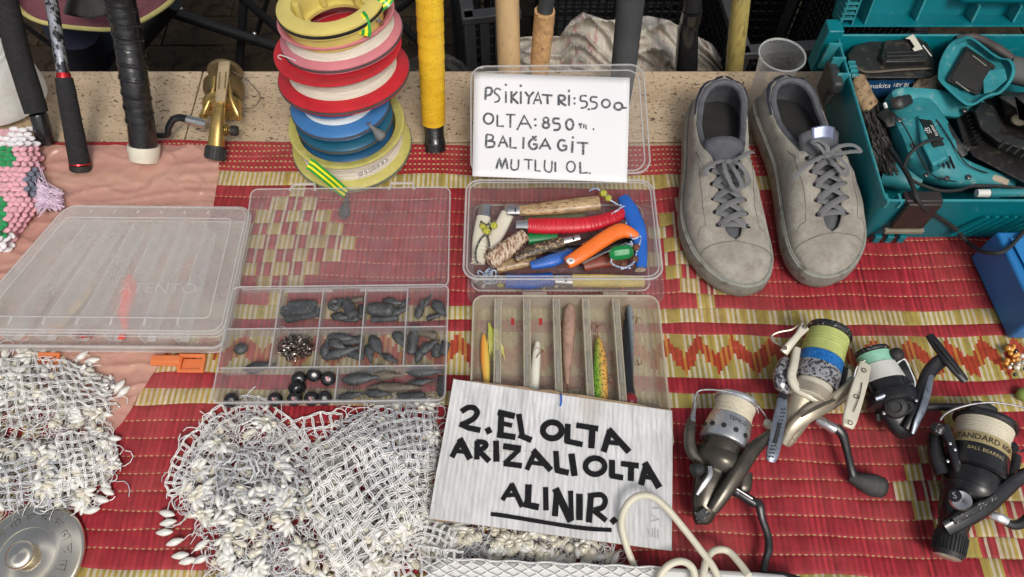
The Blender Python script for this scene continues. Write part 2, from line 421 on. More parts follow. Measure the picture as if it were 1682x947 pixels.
# ---- stone ledge --------------------------------------------------
def stone_mat():
    m, t, o = nodes('travertine'); b = t.nodes.new('ShaderNodeBsdfPrincipled'); t.links.new(b.outputs[0], o.inputs[0])
    base = mixc(t, ramp(t, noise_(t, 6, 5, .6, vecscale=(1, 2.2, 1)), [(.32, 0), (.7, 1)]), (.40, .285, .175), (.60, .465, .31))
    base = mixc(t, ramp(t, noise_(t, 55, 5, .7), [(.35, 0), (.72, .55)]), base, (.56, .45, .31))
    crk = ramp(t, noise_(t, 9, 5, .7, vecscale=(.5, 2.4, 1), dist=1.5), [(.490, 0), (.498, .5), (.502, .5), (.510, 0)])
    pit = ramp(t, noise_(t, 150, 3, .6, vecscale=(.6, 1.1, 1), dist=.6), [(.315, 1), (.36, 0)])
    pit2 = ramp(t, noise_(t, 320, 2, .5, vecscale=(.6, 1, 1)), [(.33, 1), (.37, 0)])
    base = mixc(t, crk, base, (.24, .17, .10)); c = mixc(t, pit, base, (.10, .065, .04)); c = mixc(t, pit2, c, (.20, .14, .09))
    t.links.new(c, b.inputs['Base Color']); b.inputs['Roughness'].default_value = .62
    mx = t.nodes.new('ShaderNodeMath'); mx.operation = 'ADD'; t.links.new(pit, mx.inputs[0]); t.links.new(pit2, mx.inputs[1])
    bp = t.nodes.new('ShaderNodeBump'); bp.inputs['Strength'].default_value = .8; bp.inputs['Distance'].default_value = -.0024
    t.links.new(mx.outputs[0], bp.inputs['Height']); t.links.new(bp.outputs[0], b.inputs['Normal'])
    return m
MSTONE = stone_mat(); MMORT = mat('mortar', (.2, .16, .12), .9, bump=.4)
led = MB().box((0, YEDGE/2-.06, -.19), (3.2, YEDGE+.04, .33)).build('ledge', MMORT, kind='structure')
led.data.materials[0] = MMORT
zt = -.0065
def slab(x0, x1, y0, y1, nm='slab'):
    mb = MB(); rr = random.Random(int(x0*1000))
    nx = 40; top = []; 
    def edge(x, y): return .0012*noise.noise(Vector((x*60, y*60, 3.1)))+.002*noise.noise(Vector((x*14, y*14, 9)))
    mb.box(((x0+x1)/2, (y0+y1)/2, zt-.0225), (x1-x0, y1-y0, .045))
    mb.build(nm, MSTONE, led, bev=.0018)
ylow = Q(841, 228).y
xj = (Q(320, 150).x, Q(1108, 150).x)
for a, b in ((-1.5, xj[0]-.001), (xj[0]+.001, .62), (.622, 1.5)): slab(a, b, ylow+.0015, YEDGE)
for a, b in ((-1.5, -.7), (-.698, .1), (.102, 1.5)): slab(a, b, -.05, ylow-.0015)
# ---- ground behind and below
MGR = mat('shaded_paving', (.032, .022, .012), .9, spec=.2, var=.35, scale=9, col2=(.012, .008, .005), c2=(.5, .62), s2=30, bump=.8, bscale=60, bdist=.004)  # shade behind the ledge is put into the paving's near-black colour
gz = -.47
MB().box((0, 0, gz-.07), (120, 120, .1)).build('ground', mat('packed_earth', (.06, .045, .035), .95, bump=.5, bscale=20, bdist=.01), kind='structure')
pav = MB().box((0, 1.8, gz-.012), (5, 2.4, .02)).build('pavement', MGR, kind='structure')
rr = random.Random(5)
pm = []
for k in range(4):
    L = .30; mb = MB()
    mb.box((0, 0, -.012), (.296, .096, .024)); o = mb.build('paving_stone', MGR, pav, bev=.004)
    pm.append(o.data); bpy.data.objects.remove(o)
cnt = 0
for j in range(13):
    for i in range(14):
        x = -1.75+i*.3+(j % 2)*.15; y = .95+j*.1
        if abs(x) > 1.15+.5*(y-.9): continue
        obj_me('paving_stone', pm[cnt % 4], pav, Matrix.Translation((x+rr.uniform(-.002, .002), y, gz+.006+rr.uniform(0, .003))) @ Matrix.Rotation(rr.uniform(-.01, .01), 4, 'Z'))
        cnt += 1
# ================================================================ MATERIALS
MCLEAR = clear('clear_plastic', .045, (.9, .9, .9), edge=.36, rough=.1, dirt=.05)
MFROST = clear('frosted_plastic', .22, (.90, .88, .84), edge=.42, rough=.2, dirt=.16, dscale=16)
MLURE = clear('yellowed_plastic', .25, (.82, .77, .63), edge=.35, rough=.2, dirt=.16, dscale=30)
MSINK = clear('scuffed_plastic', .05, (.9, .9, .9), edge=.36, rough=.18, dirt=.07)
MEDGE = clear('plastic_edge', .42, (.92, .92, .92), edge=.3, rough=.12, dirt=.15)
MPAPER = mat('white_paper', (.80, .80, .82), .75, var=.03, scale=8)
MLEAD = mat('lead', (.075, .08, .085), .55, .3, var=.35, scale=160, col2=(.19, .19, .19), c2=(.55, .7), s2=300, bump=.9, bscale=420, bdist=.0008)
MLEADB = mat('brown_lead', (.15, .125, .10), .65, .2, var=.35, scale=160, col2=(.1, .08, .06), s2=260, bump=.5, bscale=700)
MSTEEL = mat('steel', (.62, .62, .60), .28, 1., var=.1, scale=200, bump=.1)
MDSTEEL = mat('dull_steel', (.42, .42, .43), .38, .9, var=.3, scale=240, col2=(.12, .1, .09), s2=300, c2=(.6, .75))
MBLK = mat('black_plastic', (.014, .014, .016), .3, var=.3, scale=80, col2=(.05, .05, .05), c2=(.6, .8), s2=120, spec=.5)
MBLKG = mat('gloss_black', (.012, .012, .014), .2, var=.3, scale=60, coat=.4)
MFOAM = mat('black_foam', (.022, .022, .023), .85, var=.25, scale=200, bump=.5, bscale=1500, spec=.25)
MRUB = mat('black_rubber', (.02, .02, .02), .6, var=.3, scale=100)
MRED = mat('red_plastic', (.55, .015, .03), .38, var=.12)
MBLUE = mat('blue_plastic', (.02, .12, .50), .36, var=.15)
MORG = mat('orange_plastic', (.85, .17, .02), .38, var=.1)
MGRN = mat('green_plastic', (.01, .22, .06), .35, var=.2)
MYEL = mat('yellow_plastic', (.72, .52, .05), .4, var=.12, col2=(.4, .28, .03), c2=(.6, .7), s2=200)
MIVORY = mat('ivory_plastic', (.68, .64, .53), .45, var=.08, col2=(.5, .45, .34), c2=(.6, .75))
MWHT = mat('white_plastic', (.76, .76, .73), .4, var=.05)
# ================================================================ PLASTIC BOXES
def fr(bl, br):
    X = (br-bl); X.z = 0; X.normalize(); Z = Vector((0, 0, 1)); Y = Z.cross(X)
    return Matrix((X.to_4d(), Y.to_4d(), Z.to_4d(), bl.to_4d())).transposed().normalized() if False else \
        Matrix(((X.x, Y.x, 0, bl.x), (X.y, Y.y, 0, bl.y), (0, 0, 1, bl.z), (0, 0, 0, 1)))
def tub(mb, w, d, h, r, t, fl=.002, taper=.004, x0=0, y0=0, floor=None, n=5):
    """open tray: outer wall, rim flange, inner wall, floor; origin at the front left corner of the rim"""
    cx, cy = x0+w/2, y0+d/2
    R = [rring(w-2*taper, d-2*taper, r, 0, n, cx, cy), rring(w, d, r, h-.003, n, cx, cy), rring(w+2*fl, d+2*fl, r+fl, h-.003, n, cx, cy),
         rring(w+2*fl, d+2*fl, r+fl, h, n, cx, cy), rring(w-2*t, d-2*t, r-t, h, n, cx, cy), rring(w-2*t-2*taper, d-2*t-2*taper, r-t, t, n, cx, cy)]
    mb.loft(R)
# ---- open box of sinkers -------------------------------------------
HZ = .030; zb = .0032
bl = Q(348, 660, HZ); br = Q(740, 655, HZ); SW = .266; SD = .150
SM = fr(Vector((bl.x, bl.y, zb)), Vector((br.x, br.y, zb)))
sbox = thing('tackle_box', 'open clear compartment box full of grey lead sinkers, its lid folded back flat', 'tackle box', SM)
mb = MB(); tub(mb, SW, SD, HZ-zb, .008, .0012); mb.build('tray', MSINK, sbox)
mb = MB(); mb.tube(rring(SW+.002, SD+.002, .009, HZ-zb, 5, SW/2, SD/2), .0009, 6, closed=True); mb.build('rim', MEDGE, sbox)
def divi(mb, x0, y0, x1, y1, h, t=.0011):
    a, b = Vector((x0, y0, 0)), Vector((x1, y1, 0)); L = (b-a).length
    mb.box(((x0+x1)/2, (y0+y1)/2, h/2+.001), (L, t, h-.002), X=(b-a))
    e = MB(); e.tube([Vector((x0, y0, h)), Vector((x1, y1, h))], .0008, 6); e.build('divider_edge', MEDGE, sbox)
def spx(u, v, z=HZ): return SM.inverted() @ Q(u, v, z)
y1, y2 = spx(560, 600).y, spx(560, 536).y
for yy in (y1, y2):
    mb = MB(); divi(mb, .001, yy, SW-.001, yy, HZ-zb-.003); mb.build('divider', MSINK, sbox)
xs_top = [spx(u, 474).x for u in (460, 530, 600, 669)]
for xx in xs_top:
    mb = MB(); divi(mb, xx, y1+.0006, xx, y2-.0006, HZ-zb-.004); mb.build('divider', MSINK, sbox)
    mb = MB(); divi(mb, xx, y2+.0006, xx, SD-.001, HZ-zb-.004); mb.build('divider', MSINK, sbox)
xm = spx(552, 620).x
mb = MB(); divi(mb, xm, .001, xm, y1-.0006, HZ-zb-.004); mb.build('divider', MSINK, sbox)
# lid, lying back flat behind the tray
mb = MB(); cx = SW/2; LD = .144
def lidpts(inset, z): return [p+Vector((0, 0, .002+.12*(p.y-SD-.005))) for p in rring(SW-2*inset, LD-2*inset, .009, z, 5, cx, SD+.005+LD/2)]
mb.loft([lidpts(.0, .001), lidpts(0, .011), lidpts(.0018, .011), lidpts(.0025, .0032), lidpts(.006, .0026)], c1=True)
lid = mb.build('lid', MSINK, sbox)
mb = MB(); mb.tube(lidpts(.0006, .011), .0009, 6, closed=True); mb.build('lid_rim', MEDGE, lid)
mb = MB(); mb.tube([p+Vector((0, 0, 0)) for p in lidpts(.014, .0034)], .0006, n=5, closed=True); mb.build('embossed_line', MSINK, lid)
for xx in (.068, .2):
    mb = MB(); yy = SD+.005+LD
    pts = [(xx-.017, yy-.001, .027), (xx-.014, yy+.010, .026), (xx+.014, yy+.010, .026), (xx+.017, yy-.001, .027)]
    mb.tube([Vector(p) for p in pts], .0024, n=6, flat=(1, .5), up=Vector((0, 0, 1))); mb.build('latch', MEDGE, lid)
for xx in (.09, .185):
    mb = MB(); mb.tube([(xx-.03, SD+.0025, .012), (xx+.03, SD+.0025, .012)], .0022, n=8); mb.build('hinge', MEDGE, sbox)
# ---- sinkers: (u, v, length px, width px, angle deg in photo, shape, label)
SINK = [
 (490, 508, 52, 17, 4, 'flat', 'flat lead bar with holes, upper of the pair in the top row second compartment'),
 (497, 517, 56, 16, 8, 'flat', 'flat lead bar with two holes, lower of the pair in the top row second compartment'),
 (549, 501, 19, 19, 0, 'ring', 'round doughnut shaped lead ring in the top row third compartment'),
 (575, 508, 34, 17, -60, 'cyl', 'ribbed lead cylinder standing steeply in the top row third compartment'),
 (560, 520, 36, 13, -10, 'drop', 'low lead weight under the ring in the top row third compartment'),
 (584, 493, 24, 9, 10, 'cyl', 'brownish short lead stick at the back of the top row third compartment'),
 (594, 512, 24, 10, -80, 'cyl', 'narrow upright lead stick against the right divider of the top row third compartment'),
 (626, 508, 40, 19, -8, 'cyl', 'thick blunt lead weight on the left of the top row fourth compartment'),
 (644, 496, 34, 13, -12, 'drop', 'pear shaped lead weight at the back of the top row fourth compartment'),
 (652, 512, 32, 15, 15, 'drop', 'lead weight leaning on the right divider of the top row fourth compartment'),
 (632, 523, 44, 10, 0, 'cyl', 'dark lead rod lowest in the top row fourth compartment'),
 (690, 508, 34, 13, 75, 'drop', 'pale upright lead drop on the left of the top row right corner compartment'),
 (722, 506, 38, 17, -55, 'drop', 'dark slanting lead drop with an eye in the top row right corner compartment'),
 (712, 520, 22, 8, 15, 'cyl', 'small lead eye piece low in the top row right corner compartment'),
 (395, 573, 21, 18, 0, 'lump', 'single dark lead lump alone in the middle row left corner compartment'),
 (425, 603, 50, 17, 8, 'drop', 'long lead weight against the low divider below the single lump'),
 (562, 554, 50, 13, -10, 'drop', 'rearmost lead drop in the middle row third compartment'),
 (553, 565, 34, 15, -28, 'drop', 'middle lead drop in the pile of the middle row third compartment'),
 (562, 578, 58, 17, 14, 'drop', 'largest teardrop lead with its tip up right in the middle row third compartment'),
 (535, 572, 34, 14, 82, 'drop', 'lead drop upright by the left divider of the middle row third compartment'),
 (585, 583, 26, 12, -20, 'cyl', 'short lead stub at the right of the middle row third compartment'),
 (618, 567, 44, 18, -60, 'drop', 'stout slanting lead bullet in the middle row fourth compartment'),
 (607, 580, 36, 14, -75, 'drop', 'darker lead bullet left of the stout one in the middle row fourth compartment'),
 (656, 556, 36, 16, -60, 'drop', 'lead drop leaning against the right divider of the middle row fourth compartment'),
 (679, 558, 46, 15, 85, 'cyl', 'upright lead bar at the left of the middle row right corner compartment'),
 (702, 548, 32, 12, -18, 'cyl', 'brownish lead stick at the back of the middle row right corner compartment'),
 (703, 570, 42, 14, 35, 'drop', 'diagonal lead drop with an eye in the middle row right corner compartment'),
 (717, 576, 22, 12, 85, 'cyl', 'short upright lead stub in the middle row right corner compartment'),
 (730, 572, 22, 13, 75, 'cyl', 'dark blunt lead piece in the far corner of the middle row right compartment'),
 (591, 622, 60, 18, 2, 'drop', 'big grey lead torpedo at the left of the front right compartment'),
 (633, 616, 56, 16, -4, 'dropb', 'brownish stone coloured lead block at the back of the front right compartment'),
 (649, 636, 96, 14, -3, 'dropb', 'very long slim brown lead rod across the front right compartment'),
 (697, 610, 62, 17, -3, 'drop', 'long dark lead torpedo with an eye by the right wall of the front right compartment'),
 (726, 634, 34, 12, -88, 'cyl', 'upright lead stick against the right wall of the front right compartment'),
 (620, 646, 44, 13, -6, 'drop', 'lead drop near the front wall of the front right compartment, middle one'),
 (575, 650, 46, 12, 8, 'drop', 'lead drop near the front wall of the front right compartment, left one'),
 (676, 650, 44, 10, 0, 'cyl', 'thin lead piece near the front wall of the front right compartment, right one'),
]
SINK += [
 (497, 500, 46, 13, -4, 'cyl', 'dark lead bar hidden behind the flat pair in the top row second compartment'),
 (560, 494, 26, 10, 20, 'drop', 'small lead drop against the back wall of the top row third compartment'),
 (574, 523, 30, 10, -6, 'cyl', 'lead stub at the front of the top row third compartment'),
 (664, 498, 22, 10, 40, 'drop', 'small bright eyed lead drop at the back right of the top row fourth compartment'),
 (702, 494, 26, 9, 60, 'drop', 'thin lead drop at the back of the top row right corner compartment'),
 (577, 560, 40, 12, 5, 'cyl', 'lead rod at the right in the pile of the middle row third compartment'),
 (546, 584, 34, 12, 10, 'drop', 'lead drop lowest left in the middle row third compartment'),
 (640, 588, 30, 11, -30, 'drop', 'lead drop lying low between the bullets of the middle row fourth compartment'),
 (690, 580, 34, 12, 70, 'drop', 'lead drop low at the left of the middle row right corner compartment'),
 (610, 610, 40, 11, 12, 'cyl', 'lead rod tucked behind the torpedo in the front right compartment'),
 (690, 628, 48, 11, 8, 'drop', 'lead drop between the long rod and the dark torpedo in the front right compartment'),
]
def sinker_mesh(shape, L, w):
    mb = MB(); N = 14
    if shape.startswith('drop'):
        prof = [(1e-5, -L/2)]+[(w/2*sinterp([(0, .0), (.12, .62), (.32, 1), (.6, .82), (.85, .36), (.97, .22), (1, 0)], k/12), -L/2+L*k/12) for k in range(1, 12)]+[(1e-5, L/2)]
        mb.lathe((0, 0, 0), (1, 0, 0), prof, N, fl=.85)
        mb.tube([Vector((L/2-.001+cos(a)*.0016, sin(a)*.0016, 0)) for a in np.linspace(0, 2*pi, 9)[:-1]], .0005, 5, closed=True)
    elif shape == 'cyl':
        prof = [(1e-5, -L/2), (w*.3, -L/2), (w*.46, -L*.45)]+[(w/2*(1+.06*(k % 2)), -L*.4+L*.8*k/6) for k in range(7)]+[(w*.44, L*.46), (w*.2, L/2), (w*.12, L/2-.002), (1e-5, L/2-.002)]
        mb.lathe((0, 0, 0), (1, 0, 0), prof, N, fl=.9)
    elif shape == 'ring':
        mb.tube([Vector((cos(a)*w*.32, sin(a)*w*.32, 0)) for a in np.linspace(0, 2*pi, 17)[:-1]], w*.19, 8, closed=True)
    elif shape == 'flat':
        t = .0035
        mb.loft([[Vector((x, y*s, z)) for x, y in ((-L/2, -w*.32), (-L/2+.004, -w/2), (L/2-.004, -w/2), (L/2, -w*.3), (L/2, w*.3), (L/2-.004, w/2), (-L/2+.004, w/2), (-L/2, w*.32))] for s, z in ((.8, -t), (1, -t*.5), (1, t*.5), (.85, t))])
        for x in (-L*.33, L*.3): mb.tube([Vector((x+cos(a)*w*.17, sin(a)*w*.17, t)) for a in np.linspace(0, 2*pi, 11)[:-1]], .0009, 5, closed=True)
    else:
        mb.ell((0, 0, 0), (L/2, w/2, w*.42), n=10, m=8)
    for i, p in enumerate(mb.v):
        q = Vector(p); k = noise.noise(q*260)*.10*w; mb.v[i] = (q.x+k, q.y+k*.7, q.z+noise.noise(q*200+Vector((9, 0, 0)))*.12*w)
    return mb
for (u, v, L, w, ang, sh, lab) in SINK:
    p0 = Q(u, v, .009); s = pxm(p0); z = zb+.0015+max(w*s*.44, .003)
    if v < 512 or v in (554, 565, 496, 548, 556): z += .004
    p = Q(u, v, z); a = radians(ang)
    M = Matrix.Translation(p) @ Matrix.Rotation(a, 4, 'Z') @ Matrix.Rotation(-.14 if sh != 'ring' else .15, 4, 'Y')
    o = sinker_mesh(sh, L*s*1.08, w*s*1.15).build('lead_sinker', MLEADB if sh == 'dropb' or 'brownish' in lab else MLEAD, sharp=50)
    o.matrix_world = M; tagp(o, lab, 'fishing weight', 'lead sinkers in the compartment box')
# springs round two brown leads
for (u, v) in ((577, 636), (716, 630)):
    c = Q(u, v, .012); mb = MB()
    pts = [c+Vector((k/40*.02-.01, cos(k*.9)*.003, sin(k*.9)*.003)) for k in range(41)]
    mb.tube(pts, .0005, 4)
    tagp(mb.build('coil_spring', MLEADB), 'small dark coil spring %s' % ('on the left end of the long brown lead rod' if u < 600 else 'on the right end of the long brown lead rod'), 'spring')
# swivels heap
rr = random.Random(11); mb = MB(); c0 = Q(487, 572, .006)
for k in range(190):
    a = rr.uniform(0, 2*pi); q = rr.random()**.6
    c = c0+Vector((cos(a)*q*.021, sin(a)*q*.0165, .002+rr.random()*.016*(1-q*.8)))
    ax = Vector((rr.gauss(0, 1), rr.gauss(0, 1), rr.gauss(0, .5))).normalized(); L = rr.uniform(.003, .0055)
    sd, nm = frame(ax)
    mb.tube([c+ax*(cos(t)*L)+sd*(sin(t)*.0014) for t in np.linspace(0, 2*pi, 9)[:-1]], .00045, 4, closed=True)
    if k % 3 == 0: mb.ell(c, (.0022, .0012, .0012), ax, 6, 4)
sw = mb.build('swivels', mat('bright_swivel', (.5, .44, .38), .25, 1., var=.5, scale=400, col2=(.06, .05, .05), c2=(.45, .55), s2=500))
tagp(sw, 'heap of tiny shiny metal swivels and snaps in the middle row second compartment', 'swivels', kind='stuff')
mb = MB(); c = Q(478, 552, .028)
mb.tube(smooth_path([Q(470, 566, .02), Q(461, 542, .034), Q(463, 536, .038), Q(470, 540, .036), Q(480, 560, .02)], 5), .0004, 4)
tagp(mb.build('wire_snap', MSTEEL), 'thin wire snap loop sticking up from the swivel heap', 'wire snap')
# black stoppers
BALLS = [(491, 622, 'rearmost left black stopper in the front left compartment', 0), (516, 615, 'rearmost right black stopper in the front left compartment', 0), (488, 637, 'ribbed black stopper lying on its side in the front left compartment', 2),
         (539, 622, 'black stopper with a pink cord next to the divider', 1), (452, 656, 'black stopper with a white cord at the front wall, leftmost of the corded ones', 1), (484, 655, 'black stopper with a pink cord at the front wall', 1),
         (512, 655, 'black stopper with a red and white cord at the front wall', 1), (533, 654, 'black stopper near the divider, lowest', 0), (380, 657, 'lone black stopper in the front left corner', 0)]
MPINKC = mat('pink_cord', (.75, .4, .42), .7)
for u, v, lab, kd in BALLS:
    p = Q(u, v, .0115); s = pxm(p); R = 12.5*s
    t = thing('black_stopper', lab, 'stopper', p, 'black stoppers in the compartment box')
    ax = Vector((.2, -.5, .8)) if kd != 2 else Vector((.5, -.7, .3))
    mb = MB(); prof = [(1e-5, -R*.8), (R*.6, -R*.75), (R*.97, -R*.35), (R, 0), (R*.9, R*.45), (R*.6, R*.72), (R*.3, R*.75), (R*.28, R*.3), (1e-5, R*.3)]
    mb.lathe((0, 0, 0), ax, prof, 18); mb.build('body', MBLKG, t)
    if kd == 2:
        mb = MB(); X, Y = frame(ax)
        for k in range(18):
            a = 2*pi*k/18; mb.box(X*cos(a)*R*1.02+Y*sin(a)*R*1.02, (R*1.0, .0012, .0012), X=ax.normalized(), Y=X*-sin(a)+Y*cos(a))
        mb.build('ribs', MBLK, t)
    if kd == 1:
        mb = MB(); mb.tube([ax*R*.4, ax*R*.95, ax*R*1.05+Vector((-.002, .003, .003))], .0015, 6); mb.build('cord', MPINKC, t)
# ---- frosted lure box at the left ----------------------------------
HB = .030
BLP = Q(-62, 542, HB); BRP = Q(364, 546, HB)
BM = fr(Vector((BLP.x, BLP.y, .0035)), Vector((BRP.x, BRP.y, .0035))) 
BW = (Vector((BRP.x, BRP.y, 0))-Vector((BLP.x, BLP.y, 0))).length; BD = .179
big = thing('lure_box', 'large frosted closed tackle box with orange latches lying over the crochet blanket', 'tackle box', BM)
def shear(mb, k=.42):   # left side of the box is swept in towards the back
    for i, p in enumerate(mb.v):
        f = max(0, 1-p[0]/(BW*.9)); mb.v[i] = (p[0]+f*p[1]*k, p[1], p[2])
mb = MB(); tub(mb, BW+.004, BD, .022, .012, .0013, fl=.002, x0=-.002, y0=-.017, taper=.003); shear(mb); mb.build('tray', MFROST, big)
xs = [(BM.inverted() @ Q(u, 570, .022)).x for u in (-60, 0, 57, 113, 170, 226, 282, 335)]
for xx in xs[1:-1]:
    mb = MB(); mb.box((xx, BD/2-.012, .0125), (.0022, BD-.016, .021)); mb.box((xx+.006, BD/2-.012, .0035), (.012, BD-.02, .0012)); shear(mb); mb.build('divider', MEDGE, big)
mb = MB(); W = BW
mb.loft([rring(W+.008, BD+.004, .014, z, 5, W/2, BD/2+i) for z, i in ((.0225, 0), (.0285, 0))]+[rring(W+.004, BD, .012, .031, 5, W/2, BD/2), rring(W-.03, BD-.03, .008, .0312, 5, W/2, BD/2), rring(W-.033, BD-.033, .008, .0304, 5, W/2, BD/2)]); shear(mb)
lid = mb.build('lid', MFROST, big)
for ii, zz in ((-.004, .0225), (-.003, .0288), (.0, .0308)):
    mb = MB(); mb.tube(rring(W-2*ii, BD-2*ii, .014, zz, 5, W/2, BD/2), .0007, 5, closed=True); shear(mb); mb.build('lid_edge', MEDGE, lid)
mb = MB(); mb.tube(rring(BW+.006, BD+.002, .012, .0222, 5, BW/2, BD/2-.017), .0011, 6, closed=True); mb.tube(rring(BW-.002, BD-.004, .012, .002, 5, BW/2, BD/2-.017), .0010, 6, closed=True); shear(mb); mb.build('tray_edge', MEDGE, big)
mb = MB(); mb.tube([p for p in rring(W-.034, BD-.034, .006, .0312, 5, W/2, BD/2)], .0008, 5, closed=True); shear(mb); mb.build('raised_frame', MEDGE, lid)
for xx in xs[1:-1]:
    mb = MB(); mb.box((xx+.006, .012, .0318), (.0022, .011, .0012), X=(1, .2, 0)); shear(mb); mb.build('slot_mark', MEDGE, lid)
    mb = MB(); mb.box((xx+.004, BD-.008, .0318), (.003, .004, .0012)); shear(mb); mb.build('slot_mark', MEDGE, lid)
for xx in (.025, BW-.06):
    mb = MB(); mb.box((xx, -.005, .0275), (.03, .008, .0022)); mb.build('lip', MFROST, lid)
def latch(px_c, w):
    c = BM.inverted() @ Q(px_c, 583, .012)
    t = MB(); t.box((c.x, -.0225, .008), (w, .004, .004)); t.box((c.x, -.0405, .004), (w, .004, .004)); t.box((c.x-w/2+.002, -.0315, .006), (.004, .015, .004)); t.box((c.x+w/2-.002, -.0315, .006), (.004, .015, .004))
    t.box((c.x, -.0315, .003), (w-.008, .014, .0012))
    t.build('latch', MORL, big, bev=.0008)
MORL = clear('orange_latch', .85, (1.0, .36, .12), edge=.2, rough=.3)
latch(316, .032); 
t = MB(); c = BM.inverted() @ Q(276, 583, .010); t.loft([rring(w, d, .002, z, 2, c.x, -.028) for w, d, z in ((.034, .012, .003), (.038, .014, .006), (.034, .008, .012))]); t.build('latch', MORL, big, bev=.0008)
latch(80, .026)
# raised lettering on the lid, worn
vs, fs = text_mesh('ATENTO', .021, 1.15); mb = MB(); c = BM.inverted() @ Q(262, 476, .031)
mb.add([Vector((p.x+c.x, p.y+c.y, .0313)) for p in vs], fs)
mb.build('raised_lettering', clear('ghost_letters', .35, (.86, .85, .83), edge=.2, rough=.3), lid, recalc=False)
# lures inside the frosted box
def soft_lure(u0, v0, u1, v1, wpx, m, lab, name='soft_lure', z=.012):
    a, b = Q(u0, v0, z), Q(u1, v1, z); s = pxm(a); mb = MB()
    pts = [a.lerp(b, k/8)+Vector((.002*sin(k), 0, 0)) for k in range(9)]
    mb.tube(pts, [wpx*s/2*q for q in (.3, .8, 1, 1, .9, .8, .6, .4, .3)], 8, flat=(1, .6), up=Vector((0, 0, 1)))
    tagp(mb.build(name, m), lab, 'fishing lure'); return a, b
soft_lure(213, 452, 202, 548, 24, mat('coral_lure', (.95, .10, .07), .4), 'coral red soft lure seen through the frosted lid of the large box', z=.021)
soft_lure(150, 470, 92, 548, 15, mat('pale_lure', (.55, .42, .25), .5), 'pale olive soft lure in the frosted box left of the coral lure')
soft_lure(80, 480, 45, 548, 13, mat('mauve_lure', (.4, .25, .28), .5), 'mauve soft lure in the left part of the frosted box')
soft_lure(20, 440, -5, 520, 16, mat('brown_lure', (.3, .17, .1), .5), 'brown lure by the left end of the frosted box')
mb = MB(); rr = random.Random(4); c = Q(138, 549, .010)
for k in range(40):
    q = c+Vector((rr.uniform(-.012, .012), rr.uniform(-.005, .008), rr.uniform(0, .006))); mb.ell(q, rr.uniform(.0012, .0024), n=6, m=5)
tagp(mb.build('red_bead_rig', mat('red_beads', (.6, .05, .03), .3, col2=(.1, .1, .1), s2=200)), 'knot of small red and dark beads showing under the lid of the frosted box', 'fishing rig')
mb = MB(); c = Q(90, 545, .012)
mb.tube(smooth_path([c+Vector(p) for p in ((-.012, .005, 0), (0, .008, .003), (.008, .004, 0), (0, -.001, .002), (-.01, .001, 0))], 5), .0016, 6)
tagp(mb.build('orange_float', mat('orange_glow', (.9, .25, .08), .4)), 'small orange loop lure showing under the lid of the frosted box', 'fishing lure')
soft_lure(200, 549, 200, 556, 12, mat('red_skirt', (.7, .08, .05), .4), 'red skirt tip poking out at the front gap of the frosted box')
# ---- knife box -------------------------------------------------------
HK = .052; kbl = Q(764, 455, HK); kbr = Q(1086, 452, HK); KBACK = Q(920, 298, HK).y
KW = kbr.x-kbl.x; KD = KBACK-kbl.y
KM = Matrix.Translation((kbl.x+.000, kbl.y, .0045))
kb = thing('knife_box', 'clear plastic box of folding knives with its lid tipped up behind', 'plastic box', KM)
mb = MB(); tub(mb, KW, KD, HK-.0045, .016, .0014, fl=.0028, taper=.007, n=7); mb.build('tray', MCLEAR, kb)
mb = MB(); mb.tube(rring(KW+.005, KD+.005, .018, HK-.0045, 7, KW/2, KD/2), .0013, 6, closed=True); mb.tube(rring(KW-.003, KD-.003, .015, HK-.0045, 7, KW/2, KD/2), .0008, 6, closed=True); mb.build('rim', MEDGE, kb)
mb = MB(); mb.tube(rring(KW-.012, KD-.012, .012, .003, 7, KW/2, KD/2), .0012, 6, closed=True); mb.build('bottom_edge', MEDGE, kb)
mb = MB(); 
mb.loft([rring(KW+.012, KD+.008, .016, z, 6, KW/2+.006, KD/2-.008) for z in (-.003, .004)]+[rring(KW+.009, KD+.005, .015, .004, 6, KW/2+.006, KD/2-.008), rring(KW+.006, KD+.002, .015, -.0015, 6, KW/2+.006, KD/2-.008)])
mb.build('base_lip', MCLEAR, kb)
# tipped lid
LN0, LN1 = Q(773, 292, .050), Q(777, 112, .088); LX = Q(1069, 288, .050)-LN0
X = LX.normalized(); Yl = (LN1-LN0); Yl = (Yl-X*Yl.dot(X)).normalized(); Zl = X.cross(Yl); LH = (LN1-LN0).length
LM = Matrix(((X.x, Yl.x, Zl.x, LN0.x), (X.y, Yl.y, Zl.y, LN0.y), (X.z, Yl.z, Zl.z, LN0.z), (0, 0, 0, 1)))
LMl = KM.inverted() @ LM
mb = MB(); w = LX.length; mb.M = LMl
rg = lambda i, z: rring(w-2*i, LH-2*i, .02-i*.5, z, 7, w/2, LH/2)
mb.loft([rg(.001, -.002), rg(0, .006), rg(.002, .0075), rg(.0035, .0065), rg(.005, .0005), rg(.012, .0)], c1=True)
klid = mb.build('lid', MCLEAR, kb)
mb = MB(); mb.M = LMl; mb.tube(rg(.007, .002), .0010, 6, closed=True); mb.tube(rg(.001, .0065), .0011, 6, closed=True); mb.build('rim', MEDGE, klid)
